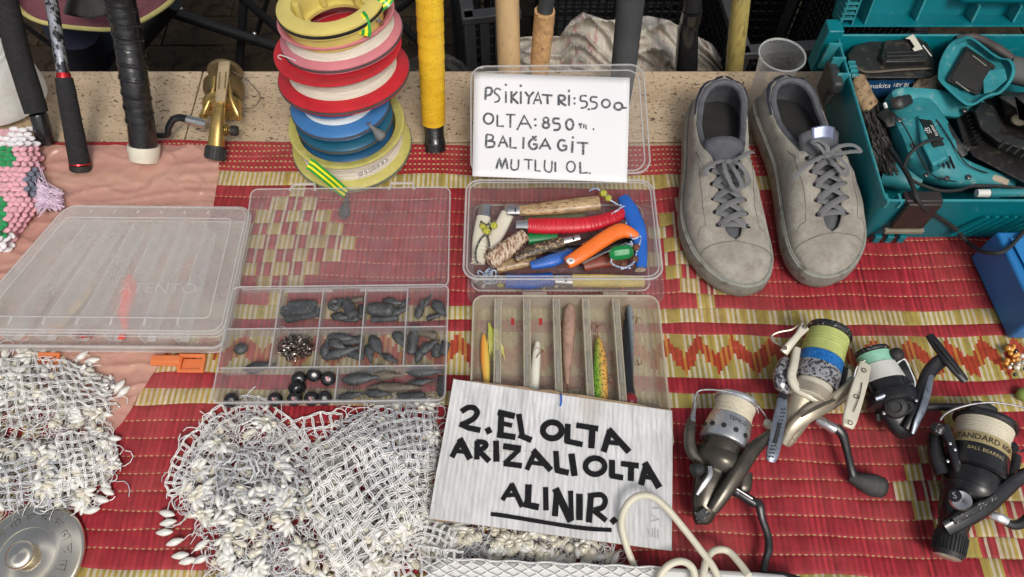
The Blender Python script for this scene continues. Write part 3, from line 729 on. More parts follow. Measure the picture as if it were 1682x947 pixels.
# ---- paper sign lying on the lid
pn = Zl
def onlid(u, v, off=.009): return QP(u, v, LN0+Zl*off, Zl)
pc = [onlid(*q) for q in ((779, 119), (1034.5, 127.5), (1030, 299.5), (776, 289))]
ps = thing('paper_sign', 'white paper with handwritten prices propped on the tipped clear lid', 'sign', pc[3])
mb = MB()
def pf(i, j):
    a = pc[3].lerp(pc[2], i); b = pc[0].lerp(pc[1], i); p = a.lerp(b, j)
    return p+pn*(.0002*sin(i*5+j*3))
mb.grid(pf, 20, 14); mb.build('sheet', MPAPER, ps, world=True, solid=.0003)
def cpt(x, y): return onlid(740+x/3.055, y/3.055, .0093)
def circ(cx, cy, rx, ry, n=16): return [(cx+rx*cos(a), cy+ry*sin(a)) for a in np.linspace(-1.3, 2*pi-1.1, n)]
PST = [[(178, 440), (175, 500)], [(178, 440), (200, 440), (208, 455), (200, 474), (178, 480)], [(252, 452), (238, 443), (224, 450), (222, 465), (240, 480), (246, 495), (238, 508), (220, 512)],
 [(278, 458), (278, 516)], [(278, 420), (279, 430)], [(306, 458), (306, 518)], [(334, 460), (308, 488), (340, 520)], [(353, 458), (353, 520)], [(352, 424), (353, 436)],
 [(374, 460), (395, 486), (418, 460)], [(395, 486), (391, 522)], [(416, 522), (440, 462), (456, 522)], [(422, 502), (452, 502)], [(458, 475), (512, 479)], [(486, 478), (488, 522)],
 [(543, 478), (543, 528)], [(543, 478), (568, 480), (574, 494), (564, 504), (545, 507), (580, 530)], [(595, 476), (595, 530)], [(594, 450), (595, 461)], [(622, 488), (623, 498)], [(622, 514), (623, 524)],
 [(684, 481), (656, 481), (654, 505), (678, 508), (686, 522), (676, 538), (654, 541)], [(692, 543), (696, 553)], [(737, 487), (707, 487), (705, 508), (728, 513), (735, 528), (726, 543), (704, 545)],
 circ(780, 519, 20, 20), circ(842, 533, 20, 18), [(858, 541), (884, 541)],
 circ(191, 595, 24, 26), [(235, 575), (235, 632), (268, 633)], [(278, 574), (326, 576)], [(301, 576), (300, 640)], [(334, 652), (370, 580), (406, 646)], [(348, 620), (396, 620)], [(425, 594), (426, 604)], [(426, 624), (427, 634)],
 circ(479, 601, 13, 12), circ(479, 628, 16, 14), [(548, 595), (519, 595), (518, 617), (542, 620), (550, 634), (540, 650), (517, 652)], circ(598, 624, 18, 26),
 [(643, 624), (660, 622)], [(652, 624), (653, 644)], [(670, 622), (668, 642)], [(680, 624), (680, 648)], [(716, 643), (719, 652)],
 [(180, 674), (178, 738)], [(180, 674), (208, 678), (214, 690), (206, 702), (182, 706)], [(182, 706), (216, 710), (220, 724), (212, 736), (178, 739)], [(241, 737), (263, 684), (287, 738)], [(249, 715), (282, 715)],
 [(300, 688), (300, 740), (332, 742)], [(367, 688), (365, 746)], [(432, 704), (412, 698), (396, 712), (395, 734), (412, 748), (430, 742), (432, 725), (414, 724)], [(409, 684), (420, 691), (432, 683)], [(446, 748), (476, 698), (502, 750)], [(456, 731), (492, 731)],
 [(577, 707), (556, 702), (542, 716), (541, 738), (556, 754), (578, 750), (580, 732), (562, 731)], [(613, 708), (610, 766)], [(614, 684), (615, 694)], [(634, 715), (692, 718)], [(667, 718), (665, 776)],
 [(230, 846), (246, 797), (258, 842), (276, 797), (286, 848)], [(307, 798), (304, 838), (314, 852), (332, 850), (340, 838), (342, 800)], [(368, 800), (414, 802)], [(392, 802), (392, 850)], [(426, 800), (426, 856), (452, 858)], [(474, 802), (472, 846), (488, 862), (506, 856), (510, 806)], [(526, 812), (526, 862)],
 circ(604, 836, 21, 26), [(650, 812), (652, 868), (690, 866)], [(697, 866), (701, 872)]]
mb = MB(); rr = random.Random(2)
for i, s in enumerate(PST):
    wv = rr.uniform(9, 12)*(.85 if i > 60 else 1)*(.6 if 40 <= i <= 43 else 1)
    pp = [cpt(*q) for q in s]
    if len(pp) > 3: pp = smooth_path(pp, 3)
    ribbon(mb, pp, wv/3.055*pxm(pp[0]), pn, .0003, .0002+.00002*(i % 7))
mb.build('handwriting', mat('grey_marker', (.07, .075, .085), .6, var=.5, scale=700, col2=(.26, .27, .29), c2=(.5, .6), s2=330), ps, world=True)
MEDGEY = clear('yellowed_edge', .45, (.88, .85, .72), edge=.3, dirt=.15)
MSLOT = mat('slot_shadow', (.25, .24, .21), .6)
# ---- lure tray partly under the cardboard ------------------------------
HL = .030
lbl = Q(742, 735, HL); lbr = Q(1072, 735, HL); LBK = Q(925, 486, HL).y
LW = .2265; LX0 = Q(925, 486, HL).x-LW/2+.003; LD = LBK-Q(900, 740, HL).y
LBM = Matrix.Translation((LX0, LBK-LD, .0025))
lb = thing('lure_tray', 'yellowed clear lure case with six long compartments, half under the cardboard sign', 'tackle box', LBM)
mb = MB(); tub(mb, LW, LD, HL-.0025, .013, .0014, fl=.0015, taper=.003, n=6); mb.build('tray', MLURE, lb)
mb = MB(); mb.tube(rring(LW+.001, LD+.001, .013, HL-.0025, 6, LW/2, LD/2), .0011, 6, closed=True); mb.build('rim', MEDGEY, lb)
for u in (818, 865, 913.5, 962, 1011.5):
    xx = Q(u, 492, HL).x-LX0
    mb = MB(); mb.box((xx-.0035, LD/2, .0125), (.001, LD-.004, .024)); mb.box((xx+.0035, LD/2, .0125), (.001, LD-.004, .024)); mb.box((xx, LD/2, .0252), (.008, LD-.005, .0012))
    e = MB(); e.tube([(xx-.0038, .003, .0262), (xx-.0038, LD-.003, .0262)], .0007, 5); e.build('divider_edge', MEDGEY, lb)
    e = MB(); e.tube([(xx+.0038, .003, .0262), (xx+.0038, LD-.003, .0262)], .0007, 5); e.build('divider_edge', MEDGEY, lb)
    mb.build('divider', MLURE, lb)
    for yy, l in ((LD-.012, .010), (LD-.034, .008), (LD*.52, .04), (LD*.28, .02)):
        mb = MB(); mb.box((xx, yy, .0264), (.0030, l, .0008)); mb.build('slot', MSLOT, lb)
for xx in (.075, .175):
    mb = MB(); mb.box((xx, LD+.0035, .0255), (.03, .005, .003)); mb.build('hinge', MLURE, lb)
# lures (built in the world, lying in the tray)
def hooks(mb, c, ax, R):
    ax = ax.normalized(); s, n = frame(ax)
    mb.tube([c, c+ax*R*1.3], .00055, 5)
    for k in range(3):
        a = 2*pi*k/3+.4; d = s*cos(a)+n*sin(a)
        q = c+ax*R*1.3
        mb.tube(smooth_path([q, q+ax*R*.5+d*R*.3, q+ax*R*.3+d*R, q-ax*R*.35+d*R*1.05], 4), .0005, 4)
MRUST = mat('rusty_hook', (.25, .11, .06), .6, .5, var=.4, scale=300)
def lure(name, lab, st, mts, z, hk=(), lip=None, fl=.8):
    t = thing(name, lab, 'fishing lure', Q(st[len(st)//2][0], st[len(st)//2][1], z))
    pts = [Q(u, v, z) for u, v, w in st]; rs = [w/2*pxm(p) for (u, v, w), p in zip(st, pts)]
    pp = smooth_path(pts, 4); rr2 = [max(1e-4, sinterp([(i*4, r) for i, r in enumerate(rs)], k)) for k in range(len(pp))]
    mb = MB(); mb.tube(pp, rr2, 12, flat=(1, fl), up=Vector((0, 0, 1)))
    mb.build('body', mts, t, world=True)
    for (u, v, ax, R) in hk:
        mb = MB(); hooks(mb, Q(u, v, z+.004), Vector(ax), R); mb.build('treble_hook', MRUST, t, world=True)
    if lip:
        mb = MB(); a = Q(*lip[0], z); b = Q(*lip[1], z); X = (b-a); s = Vector((lip[2]*pxm(a)/2, 0, 0))
        mb.prism([a-s*.8, a+s*.8, b+s, b-s], Vector((0, 0, .0012))); mb.build('lip', MCLEAR, t, world=True)
    return t
def lmat(name, c1, c2, axis=0, lo=-.004, hi=.004, third=None, rough=.3, sp=None, metal=0.):
    """two-tone lure paint, split across the lure's width, with speckles"""
    m, t, o = nodes(name); b = t.nodes.new('ShaderNodeBsdfPrincipled'); t.links.new(b.outputs[0], o.inputs[0])
    c = t.nodes.new('ShaderNodeTexCoord'); s = t.nodes.new('ShaderNodeSeparateXYZ'); t.links.new(c.outputs['Object'], s.inputs[0])
    mr = t.nodes.new('ShaderNodeMapRange'); mr.inputs[1].default_value = lo; mr.inputs[2].default_value = hi; t.links.new(s.outputs[axis], mr.inputs[0])
    col = mixc(t, mr.outputs[0], c1, c2)
    if third: col = mixc(t, ramp(t, noise_(t, sp or 300, 4, .6), [(.5, 0), (.62, 1)]), col, third)
    t.links.new(col, b.inputs['Base Color']); b.inputs['Roughness'].default_value = rough; b.inputs['Metallic'].default_value = metal; b.inputs['Coat Weight'].default_value = .5
    return m
zl = .012
lure('minnow_lure', 'orange and yellow minnow lure in the leftmost compartment of the lure case', [(794, 548, 3), (795, 560, 10), (797, 590, 15), (799, 618, 12), (800, 640, 6)], lmat('orange_yellow', (.8, .3, .04), (.8, .6, .12)), zl)
t = lure('feather_lure', 'chartreuse feathered lure behind the first divider of the lure case', [(803, 530, 3), (807, 545, 10), (812, 560, 12), (818, 575, 8)], mat('chartreuse', (.62, .68, .12), .4), zl)
mb = MB(); rr = random.Random(9)
for k in range(46):
    a = Q(810+rr.uniform(-8, 8), 548+rr.uniform(-8, 10), zl); b = Q(818+rr.uniform(-18, 12), 582+rr.uniform(-12, 14), zl+rr.uniform(-.004, .006)); mb.tube([a, a.lerp(b, .5)+Vector((0, 0, .002)), b], [.0012, .0009, .0002], 4)
mb.build('feathers', mat('yellow_feather', (.78, .78, .25), .6), t, world=True)
for u in (842, 888):
    mb = MB(); mb.box(Q(u, 528, .0255), (.0038, .009, .001))
    tagp(mb.build('red_tag', mat('red_tag', (.35, .02, .02), .5)), 'small red sticker in the lure case, %s' % ('left of the white lure' if u == 842 else 'above the white lure'), 'sticker')
lure('minnow_lure', 'white speckled minnow lure with a clear lip in the third compartment', [(883, 562, 7), (882, 575, 13), (880, 600, 15), (878, 640, 14), (877, 670, 8)], mat('white_speckle', (.78, .77, .68), .3, var=.1, col2=(.25, .25, .22), c2=(.62, .66), s2=900), .014, [(880, 588, (.6, .6, .5), .007)], ((882, 563), (881, 546), 13))
lure('minnow_lure', 'pinkish brown worn minnow lure in the fourth compartment', [(936, 500, 8), (936, 513, 20), (934, 545, 21), (933, 580, 17), (932, 610, 11), (932, 632, 5)], mat('rose_brown', (.40, .25, .19), .35, var=.2, col2=(.26, .16, .12), c2=(.52, .66), s2=160, coat=.4), .015, [(924, 546, (-.4, 1, .3), .007), (932, 630, (0, -1, .1), .004)])
lure('minnow_lure', 'green and orange tiger striped minnow lure with a rusty hook in the fifth compartment', [(983, 553, 4), (984, 566, 13), (986, 590, 21), (986, 625, 25), (987, 660, 24), (987, 690, 14)], lmat('tiger', (.20, .45, .04), (.80, .42, .10), third=(.03, .06, .02), sp=420), .014, [(982, 556, (0, 1, .2), .010), (996, 628, (1, 0, .2), .004)])
lure('minnow_lure', 'long dark silver minnow lure with a red throat in the rightmost compartment', [(1034, 502, 6), (1033, 512, 14), (1032, 540, 18), (1031, 590, 21), (1031, 630, 20), (1035, 648, 19), (1037, 662, 10)], lmat('dark_silver', (.008, .008, .01), (.35, .40, .44), third=(.03, .035, .04), sp=900, rough=.2, metal=.1, lo=.003, hi=.009), .016, [(1022, 532, (-.3, 1, 0), .005), (1044, 532, (.3, 1, 0), .005), (1046, 590, (.3, -1, 0), .004)])
mb = MB(); mb.ell(Q(1036, 655, .019), (.0075, .0085, .004)); mb.build('red_throat', mat('dark_red_gloss', (.22, .01, .015), .2, coat=.6), bpy.data.objects['minnow_lure.004'], world=True)
# ---- cardboard sign ----------------------------------------------------
def card_pt(u, v, off=0.):
    return QP(u, v, CO+CN*off, CN)
CO = Q(745, 622, .0365); c2_ = Q(1103, 675, .0365); c3_ = Q(704, 852, .024)
CN = (c2_-CO).cross(c3_-CO).normalized()
if CN.z < 0: CN = -CN
cs = thing('cardboard_sign', 'white corrugated cardboard with big black handwritten letters leaning on the lure case', 'sign', CO)
outl = [(745, 622), (752, 625), (790, 628), (820, 632), (860, 636), (878, 641), (905, 641), (922, 646), (960, 650), (1004, 658), (1040, 663), (1070, 670), (1103, 674), (1104.5, 700), (1104, 760), (1103.5, 830), (1103, 904), (1085, 903), (1040, 897), (980, 889), (930, 882), (880, 875), (820, 867), (750, 858), (720, 856), (706, 850), (708, 830), (716, 780), (724, 740), (733, 690), (740, 650)]
mb = MB(); mb.prism([card_pt(u, v, -.0042) for u, v in outl], CN*.0030); mb.build('core', mat('brown_card', (.36, .25, .15), .9, col2=(.25, .16, .09)), cs, world=True)
# corrugated top liner as a relief sheet
def inout(u, v): return True
lft = [(745, 622.5), (733, 690), (724, 740), (716, 780), (708, 830), (705, 851)]; rgt = [(1104, 674.5), (1104.5, 710), (1104.5, 760), (1104, 830), (1103.5, 870), (1103, 904.5)]
def edge_i(L, t):
    k = t*(len(L)-1); i = min(int(k), len(L)-2); f = k-i; return (L[i][0]+(L[i+1][0]-L[i][0])*f, L[i][1]+(L[i+1][1]-L[i][1])*f)
def cf(i, j):
    a = edge_i(lft, j); b = edge_i(rgt, j); u = a[0]+(b[0]-a[0])*i; v = a[1]+(b[1]-a[1])*i
    h = .00032*cos(i*2*pi*46)+.0003*noise.noise(Vector((i*7, j*5, 0)))-.0004*math.exp(-((i-.365)/.006)**2)-.0003*math.exp(-((i-.82)/.005)**2)
    return card_pt(u, v, h)
mb = MB(); mb.grid(cf, 276, 30)
def cardmat():
    m, t, o = nodes('white_liner'); b = t.nodes.new('ShaderNodeBsdfPrincipled'); t.links.new(b.outputs[0], o.inputs[0])
    c = mixc(t, ramp(t, noise_(t, 30, 5, .7, vecscale=(1, .45, 1)), [(.38, 0), (.68, 1)]), (.56, .56, .56), (.74, .74, .75))
    c = mixc(t, ramp(t, noise_(t, 260, 3, .6, vecscale=(1, .06, 1)), [(.50, 0), (.66, .6)]), c, (.42, .42, .43))
    c = mixc(t, ramp(t, noise_(t, 9, 3), [(.62, 0), (.75, .5)]), c, (.52, .47, .38))
    t.links.new(c, b.inputs['Base Color']); b.inputs['Roughness'].default_value = .7; return m
mb.build('liner', cardmat(), cs, world=True, sharp=0, recalc=False)
def kp(x, y, off=.0006): return card_pt(680+x/2.729, 600+y/2.729, off)
KST = [([(212, 208), (240, 190), (268, 190), (284, 210), (270, 236), (240, 254), (208, 268)], 24), ([(205, 262), (245, 280), (298, 291)], 24), ([(328, 280), (340, 305)], 26),
 ([(392, 208), (388, 315)], 26), ([(376, 210), (452, 228)], 26), ([(388, 258), (440, 270)], 20), ([(372, 310), (455, 322)], 26), ([(470, 218), (486, 318)], 24), ([(470, 312), (527, 336)], 26),
 (circ(620, 291, 42, 36, 20), 26), ([(690, 262), (686, 345)], 26), ([(678, 338), (756, 355)], 24), ([(728, 268), (826, 284)], 24), ([(800, 282), (795, 372)], 28),
 ([(850, 388), (880, 290)], 26), ([(872, 286), (964, 388)], 28), ([(862, 344), (925, 350)], 20),
 ([(170, 412), (212, 332)], 24), ([(205, 328), (252, 420)], 28), ([(185, 384), (236, 388)], 18), ([(284, 338), (282, 422)], 24), ([(280, 342), (316, 346), (322, 362), (290, 384)], 22), ([(290, 382), (338, 430)], 24),
 ([(368, 338), (370, 432)], 26), ([(400, 362), (480, 374)], 26), ([(472, 378), (406, 440)], 20), ([(402, 440), (484, 450)], 24), ([(506, 468), (546, 380)], 22), ([(534, 380), (614, 470)], 28), ([(530, 436), (592, 444)], 18),
 ([(636, 384), (642, 474)], 24), ([(634, 468), (694, 482)], 26), ([(706, 396), (720, 496)], 28), (circ(812, 452, 43, 36, 20), 24), ([(888, 424), (888, 500)], 26), ([(880, 494), (938, 504)], 24),
 ([(928, 440), (1008, 450)], 24), ([(974, 450), (972, 518)], 26), ([(1018, 536), (1042, 440)], 26), ([(1034, 436), (1100, 548)], 30), ([(1028, 498), (1082, 506)], 20),
 ([(396, 604), (442, 532)], 20), ([(436, 530), (486, 634)], 24), ([(416, 582), (462, 580)], 18), ([(514, 534), (510, 634)], 28), ([(492, 622), (560, 636)], 26), ([(590, 546), (592, 650)], 24),
 ([(632, 676), (640, 554)], 26), ([(634, 552), (704, 700)], 32), ([(706, 692), (702, 562)], 22), ([(742, 576), (742, 694)], 28), ([(794, 576), (784, 704)], 26), ([(780, 586), (838, 580), (858, 604), (846, 636), (806, 650)], 22), ([(804, 648), (862, 696)], 24),
 ([(906, 686), (884, 706)], 24), ([(345, 666), (420, 676), (600, 706), (760, 730), (886, 738)], 17)]
mb = MB(); rr = random.Random(8)
for i, (s, wv) in enumerate(KST):
    pp = [kp(*q) for q in s]
    if len(pp) > 3: pp = smooth_path(pp, 3)
    else: pp = [pp[0].lerp(pp[-1], k/4) if len(pp) == 2 else pp[min(k//2, len(pp)-1)].lerp(pp[min(k//2+1, len(pp)-1)], (k % 2)/2) for k in range(5)]
    w0 = wv*1.04/2.729*pxm(pp[0])
    ws = [w0*(1+.10*noise.noise(Vector((i*3.1, k*.9, 0)))) for k in range(len(pp))]
    ribbon(mb, pp, ws, CN, .0003, .0001+.00003*(i % 9))
mb.build('handwriting', mat('black_marker', (.012, .012, .014), .8, spec=.15, var=.3, scale=300), cs, world=True)
mb = MB()
for s in ([(1062, 700), (1098, 690)], [(1098, 690), (1064, 672)], [(1070, 730), (1070, 770)], [(1082, 728), (1082, 774)], [(1050, 732), (1060, 770)], [(1094, 735), (1094, 776)], [(1070, 640), (1098, 640)]):
    ribbon(mb, [kp(*q) for q in s], 4/2.729*pxm(CO), CN, .0002, .0001)
for k in range(26):
    a = -1.5+k*.12; ribbon(mb, [kp(75+62*cos(a), 668+52*sin(a)), kp(75+62*cos(a+.06), 668+52*sin(a+.06))], 2.2/2.729*pxm(CO), CN, .0002, .0001)
for k in range(15):
    for j in range(8):
        if (k*7+j*5) % 3: ribbon(mb, [kp(232+k*7, 98+j*9+k*1.2), kp(235+k*7, 98+j*9+k*1.2)], 2.5/2.729*pxm(CO), CN, .0002, .0001)
mb.build('faint_print', mat('grey_print', (.42, .43, .46), .7), cs, world=True, kind='stuff')
mb = MB(); mb.tube(smooth_path([kp(658, 130, -.002), kp(660, 132, .003), kp(660, 165, .0025), kp(655, 182, .001)], 4), .0011, 6); mb.build('blue_wire', MBLUE, cs, world=True)
# ================================================================ RODS AND POLES STANDING ON THE LEDGE
def ptube(st, n=18, k=4, caps=True, mb=None):
    """stations (u, v, depth, width px)"""
    mb = mb or MB(); pts = [QD(u, v, d) for u, v, d, w in st]; rs = [w/2*d/FPX for u, v, d, w in st]
    if st[0][1] <= -59: pts, rs = grow(pts, rs)
    mb.tube(pts, rs, n, caps); return mb
def grow(pts, rs):
    d = (pts[0]-pts[min(8, len(pts)-1)]).normalized(); return [pts[0]+d*.35, pts[0]+d*.01]+pts, [rs[0]*.95, rs[0]]+rs
def dg(u, v, z=0.): return dep(Q(u, v, z))
MWRAP = mat('wrapping_tape', (.012, .012, .013), .22, var=.4, scale=120, coat=.5, bump=.5, bscale=260, bdist=.0012)
def foam_noise(mb, a): 
    for i, p in enumerate(mb.v):
        q = Vector(p); mb.v[i] = tuple(q+Vector((noise.noise(q*90), noise.noise(q*90+Vector((5, 0, 0))), noise.noise(q*90+Vector((0, 7, 0)))))*a)
def dense(st, m=24):
    out = []
    for k in range(m+1):
        t = k/m*(len(st)-1); i = min(int(t), len(st)-2); f = t-i
        out.append(tuple(st[i][j]+(st[i+1][j]-st[i][j])*f for j in range(4)))
    return out
# far left: thick black foam grip with glossy butt
t = thing('fishing_rod', 'thick black foam rod grip with a glossy black butt, leftmost on the ledge', 'fishing rod', QD(76, 233, 1.085), 'rod handles leaning on the stone ledge')
mb = ptube(dense([(-12, -60, .97, 39), (8, 0, 1.0, 39), (30, 90, 1.03, 37), (60, 184, 1.06, 36)])); foam_noise(mb, .0006); mb.build('grip', MFOAM, t, world=True)
mb = ptube([(62, 186, 1.062, 26), (63, 188, 1.063, 28), (75, 228, 1.083, 28), (76, 234, 1.086, 25)]); mb.build('butt', MBLKG, t, world=True)
# second: silver printed blank, red ring, foam grip
t = thing('fishing_rod', 'slim rod with shiny silver and black blank, red ring and black foam grip', 'fishing rod', QD(132, 277, 1.06), 'rod handles leaning on the stone ledge')
def carbon():
    m, tt, o = nodes('carbon_blank'); b = tt.nodes.new('ShaderNodeBsdfPrincipled'); tt.links.new(b.outputs[0], o.inputs[0])
    c = mixc(tt, ramp(tt, noise_(tt, 60, 4, .6, vecscale=(2.2, 2.2, .7)), [(.45, 0), (.52, 1)]), (.03, .03, .035), (.45, .47, .52))
    tt.links.new(c, b.inputs['Base Color']); b.inputs['Roughness'].default_value = .25; b.inputs['Metallic'].default_value = .6; b.inputs['Coat Weight'].default_value = .6; return m
ptube([(72, -60, .94, 19), (84, 0, .98, 20), (104, 122, 1.01, 19)]).build('blank', carbon(), t, world=True)
ptube([(104, 119, 1.0095, 20), (104.5, 123, 1.0102, 22), (105, 128, 1.011, 23)]).build('ring', mat('red_metal', (.6, .03, .04), .25, .7), t, world=True)
mb = ptube(dense([(105, 128, 1.011, 27), (109, 150, 1.015, 29), (122, 220, 1.038, 31), (131, 268, 1.055, 32)])); foam_noise(mb, .0004); mb.build('grip', MFOAM, t, world=True)
ptube([(131, 268, 1.055, 33), (131.3, 270, 1.0555, 33.5)]).build('ring', bpy.data.materials['red_metal'], t, world=True)
ptube([(131.3, 270, 1.0555, 33), (132.5, 277, 1.058, 33), (133, 280, 1.059, 30)]).build('butt', MRUB, t, world=True)
# third: tape wrapped handle with white cap
t = thing('fishing_rod', 'thick handle wrapped in black tape with ridged spiral and a white end cap', 'fishing rod', QD(236, 262, 1.05), 'rod handles leaning on the stone ledge')
st = dense([(188, -60, .93, 47), (198, 0, .96, 46), (212, 70, .99, 45), (222, 140, 1.01, 44), (232, 205, 1.038, 43), (236, 240, 1.055, 44)], 150)
mb = MB(); pts = [QD(u, v, d) for u, v, d, w in st]; rs = []
for k, (u, v, d, w) in enumerate(st):
    rs.append(w/2*d/FPX*(1+(.0 if v > 200 else .018*abs(sin(k*.45)))))
mb.tube(*grow(pts, rs), 22); mb.build('taped_grip', MWRAP, t, world=True)
for off in (0, 1.1):
    mb = MB(); sp = []
    for k in range(0, 128*3):
        f = k/3; i = min(int(f), 149); u, v, d, w = st[i]
        if v > 198: break
        c = QD(*[lerp(st[i][j], st[i+1][j], f-i) for j in (0, 1, 2)]); ax = (pts[i+1]-pts[i]).normalized(); s, n = frame(ax); a = f*.30*2.0+off
        sp.append(c+(s*cos(a)+n*sin(a))*(w/2*d/FPX*1.03))
    mb.tube(sp, .0011 if off == 0 else .0006, 5); mb.build('spiral_cord', MBLKG, t, world=True)
ptube([(236, 238, 1.0545, 50), (236.5, 245, 1.057, 51), (237, 252, 1.06, 48), (237.5, 262, 1.064, 46), (237.5, 266, 1.065, 40)]).build('cap', MIVORY, t, world=True)
# yellow taped stick
t = thing('taped_stick', 'stick wrapped in bright yellow perforated grip tape with a black taped end', 'stick', QD(714, 248, 1.10), 'rod handles leaning on the stone ledge')
st = dense([(704, -60, .90, 46), (705.5, 0, .93, 45), (709, 100, .99, 42), (712, 200, 1.062, 38), (712.5, 203, 1.063, 36)], 130)
mb = MB(); pts = [QD(u, v, d) for u, v, d, w in st]
mb.tube(*grow(pts, [w/2*d/FPX*(1+.045*((v/24+60) % 1)) for u, v, d, w in st]), 24); 
def ytape():
    m, tt, o = nodes('yellow_grip_tape'); b = tt.nodes.new('ShaderNodeBsdfPrincipled'); tt.links.new(b.outputs[0], o.inputs[0])
    c = mixc(tt, ramp(tt, noise_(tt, 22, 4, .6), [(.35, 0), (.7, 1)]), (.72, .40, .015), (.86, .57, .03))
    vo = tt.nodes.new('ShaderNodeTexVoronoi'); vo.inputs['Scale'].default_value = 260; co = tt.nodes.new('ShaderNodeTexCoord'); tt.links.new(co.outputs['Object'], vo.inputs['Vector'])
    c = mixc(tt, ramp(tt, vo.outputs['Distance'], [(.16, .75), (.24, 0)]), c, (.28, .13, .01))
    c = mixc(tt, ramp(tt, noise_(tt, 120, 4, .7), [(.62, 0), (.72, .5)]), c, (.4, .24, .05))
    tt.links.new(c, b.inputs['Base Color']); b.inputs['Roughness'].default_value = .5; return m
mb.build('yellow_tape', ytape(), t, world=True, sharp=25)
mb = ptube(dense([(712.5, 202, 1.063, 34), (713, 212, 1.066, 32.5), (714, 228, 1.071, 33), (714.5, 235, 1.073, 36), (715, 247, 1.077, 34)], 30)); foam_noise(mb, .0007); mb.build('black_tape', MWRAP, t, world=True)
# poles standing in the background behind the tipped lid
MBAM = mat('pale_wood', (.60, .42, .22), .5, var=.12, scale=30, vs=(3, 3, .3), col2=(.40, .26, .12), c2=(.58, .7), s2=60)
MCORK = mat('cork', (.55, .33, .15), .8, var=.25, scale=120, col2=(.16, .07, .03), c2=(.60, .66), s2=220, bump=.6, bscale=400)
MGREYR = mat('grey_black_rod', (.035, .04, .045), .45, var=.2)
t = thing('wooden_pole', 'smooth pale wooden pole standing behind the paper sign', 'pole', QD(836, 122, 1.16))
ptube([(830, -60, 1.02, 40), (833, 0, 1.06, 40), (836, 100, 1.13, 38), (838, 128, 1.15, 37), (840, 160, 1.165, 36)]).build('shaft', MBAM, t, world=True)
t = thing('fishing_rod', 'rod with cracked brown cork grip under a dark blank behind the paper sign', 'fishing rod', QD(886, 120, 1.16))
mb = ptube(dense([(895, 18, 1.06, 34), (892, 50, 1.09, 34), (888, 90, 1.12, 32), (886, 120, 1.14, 32), (884, 160, 1.16, 32)])); foam_noise(mb, .0008); mb.build('cork_grip', MCORK, t, world=True)
ptube([(902, -60, 1.0, 26), (898, 0, 1.05, 26), (895, 19, 1.06, 26)]).build('blank', MGREYR, t, world=True)
t = thing('fishing_rod', 'thick plain grey black foam rod leaning behind the right edge of the paper sign', 'fishing rod', QD(1020, 190, 1.12))
mb = ptube(dense([(1042, -60, .98, 47), (1036, 0, 1.02, 46), (1030, 60, 1.06, 43), (1024, 115, 1.09, 41), (1016, 170, 1.11, 36), (1012, 192, 1.12, 30)])); foam_noise(mb, .0004)
mb.build('grip', mat('grey_foam', (.045, .05, .052), .8, var=.15), t, world=True)
t = thing('fishing_rod', 'glossy black stepped rod handle between the cloth bag and olive pole', 'fishing rod', QD(1128, 112, 1.15))
ptube([(1140, -60, 1.08, 28), (1138, 0, 1.12, 30), (1137, 16, 1.13, 30)]).build('blank', MBLK, t, world=True)
ptube([(1137, 16, 1.13, 33), (1134, 34, 1.15, 34), (1133, 36, 1.15, 31), (1130, 48, 1.16, 34), (1127, 110, 1.22, 37), (1124, 140, 1.25, 36)]).build('grip', MBLKG, t, world=True)
t = thing('wooden_pole', 'olive yellow cane pole standing right of the cloth bag', 'pole', QD(1206, 112, 1.2))
ptube([(1222, -60, 1.08, 33), (1217, 0, 1.12, 31), (1211, 60, 1.18, 30), (1206, 112, 1.22, 28), (1203, 140, 1.25, 27)]).build('shaft', mat('olive_cane', (.42, .34, .11), .45, var=.15, scale=20, vs=(3, 3, .4), col2=(.26, .2, .07)), t, world=True)
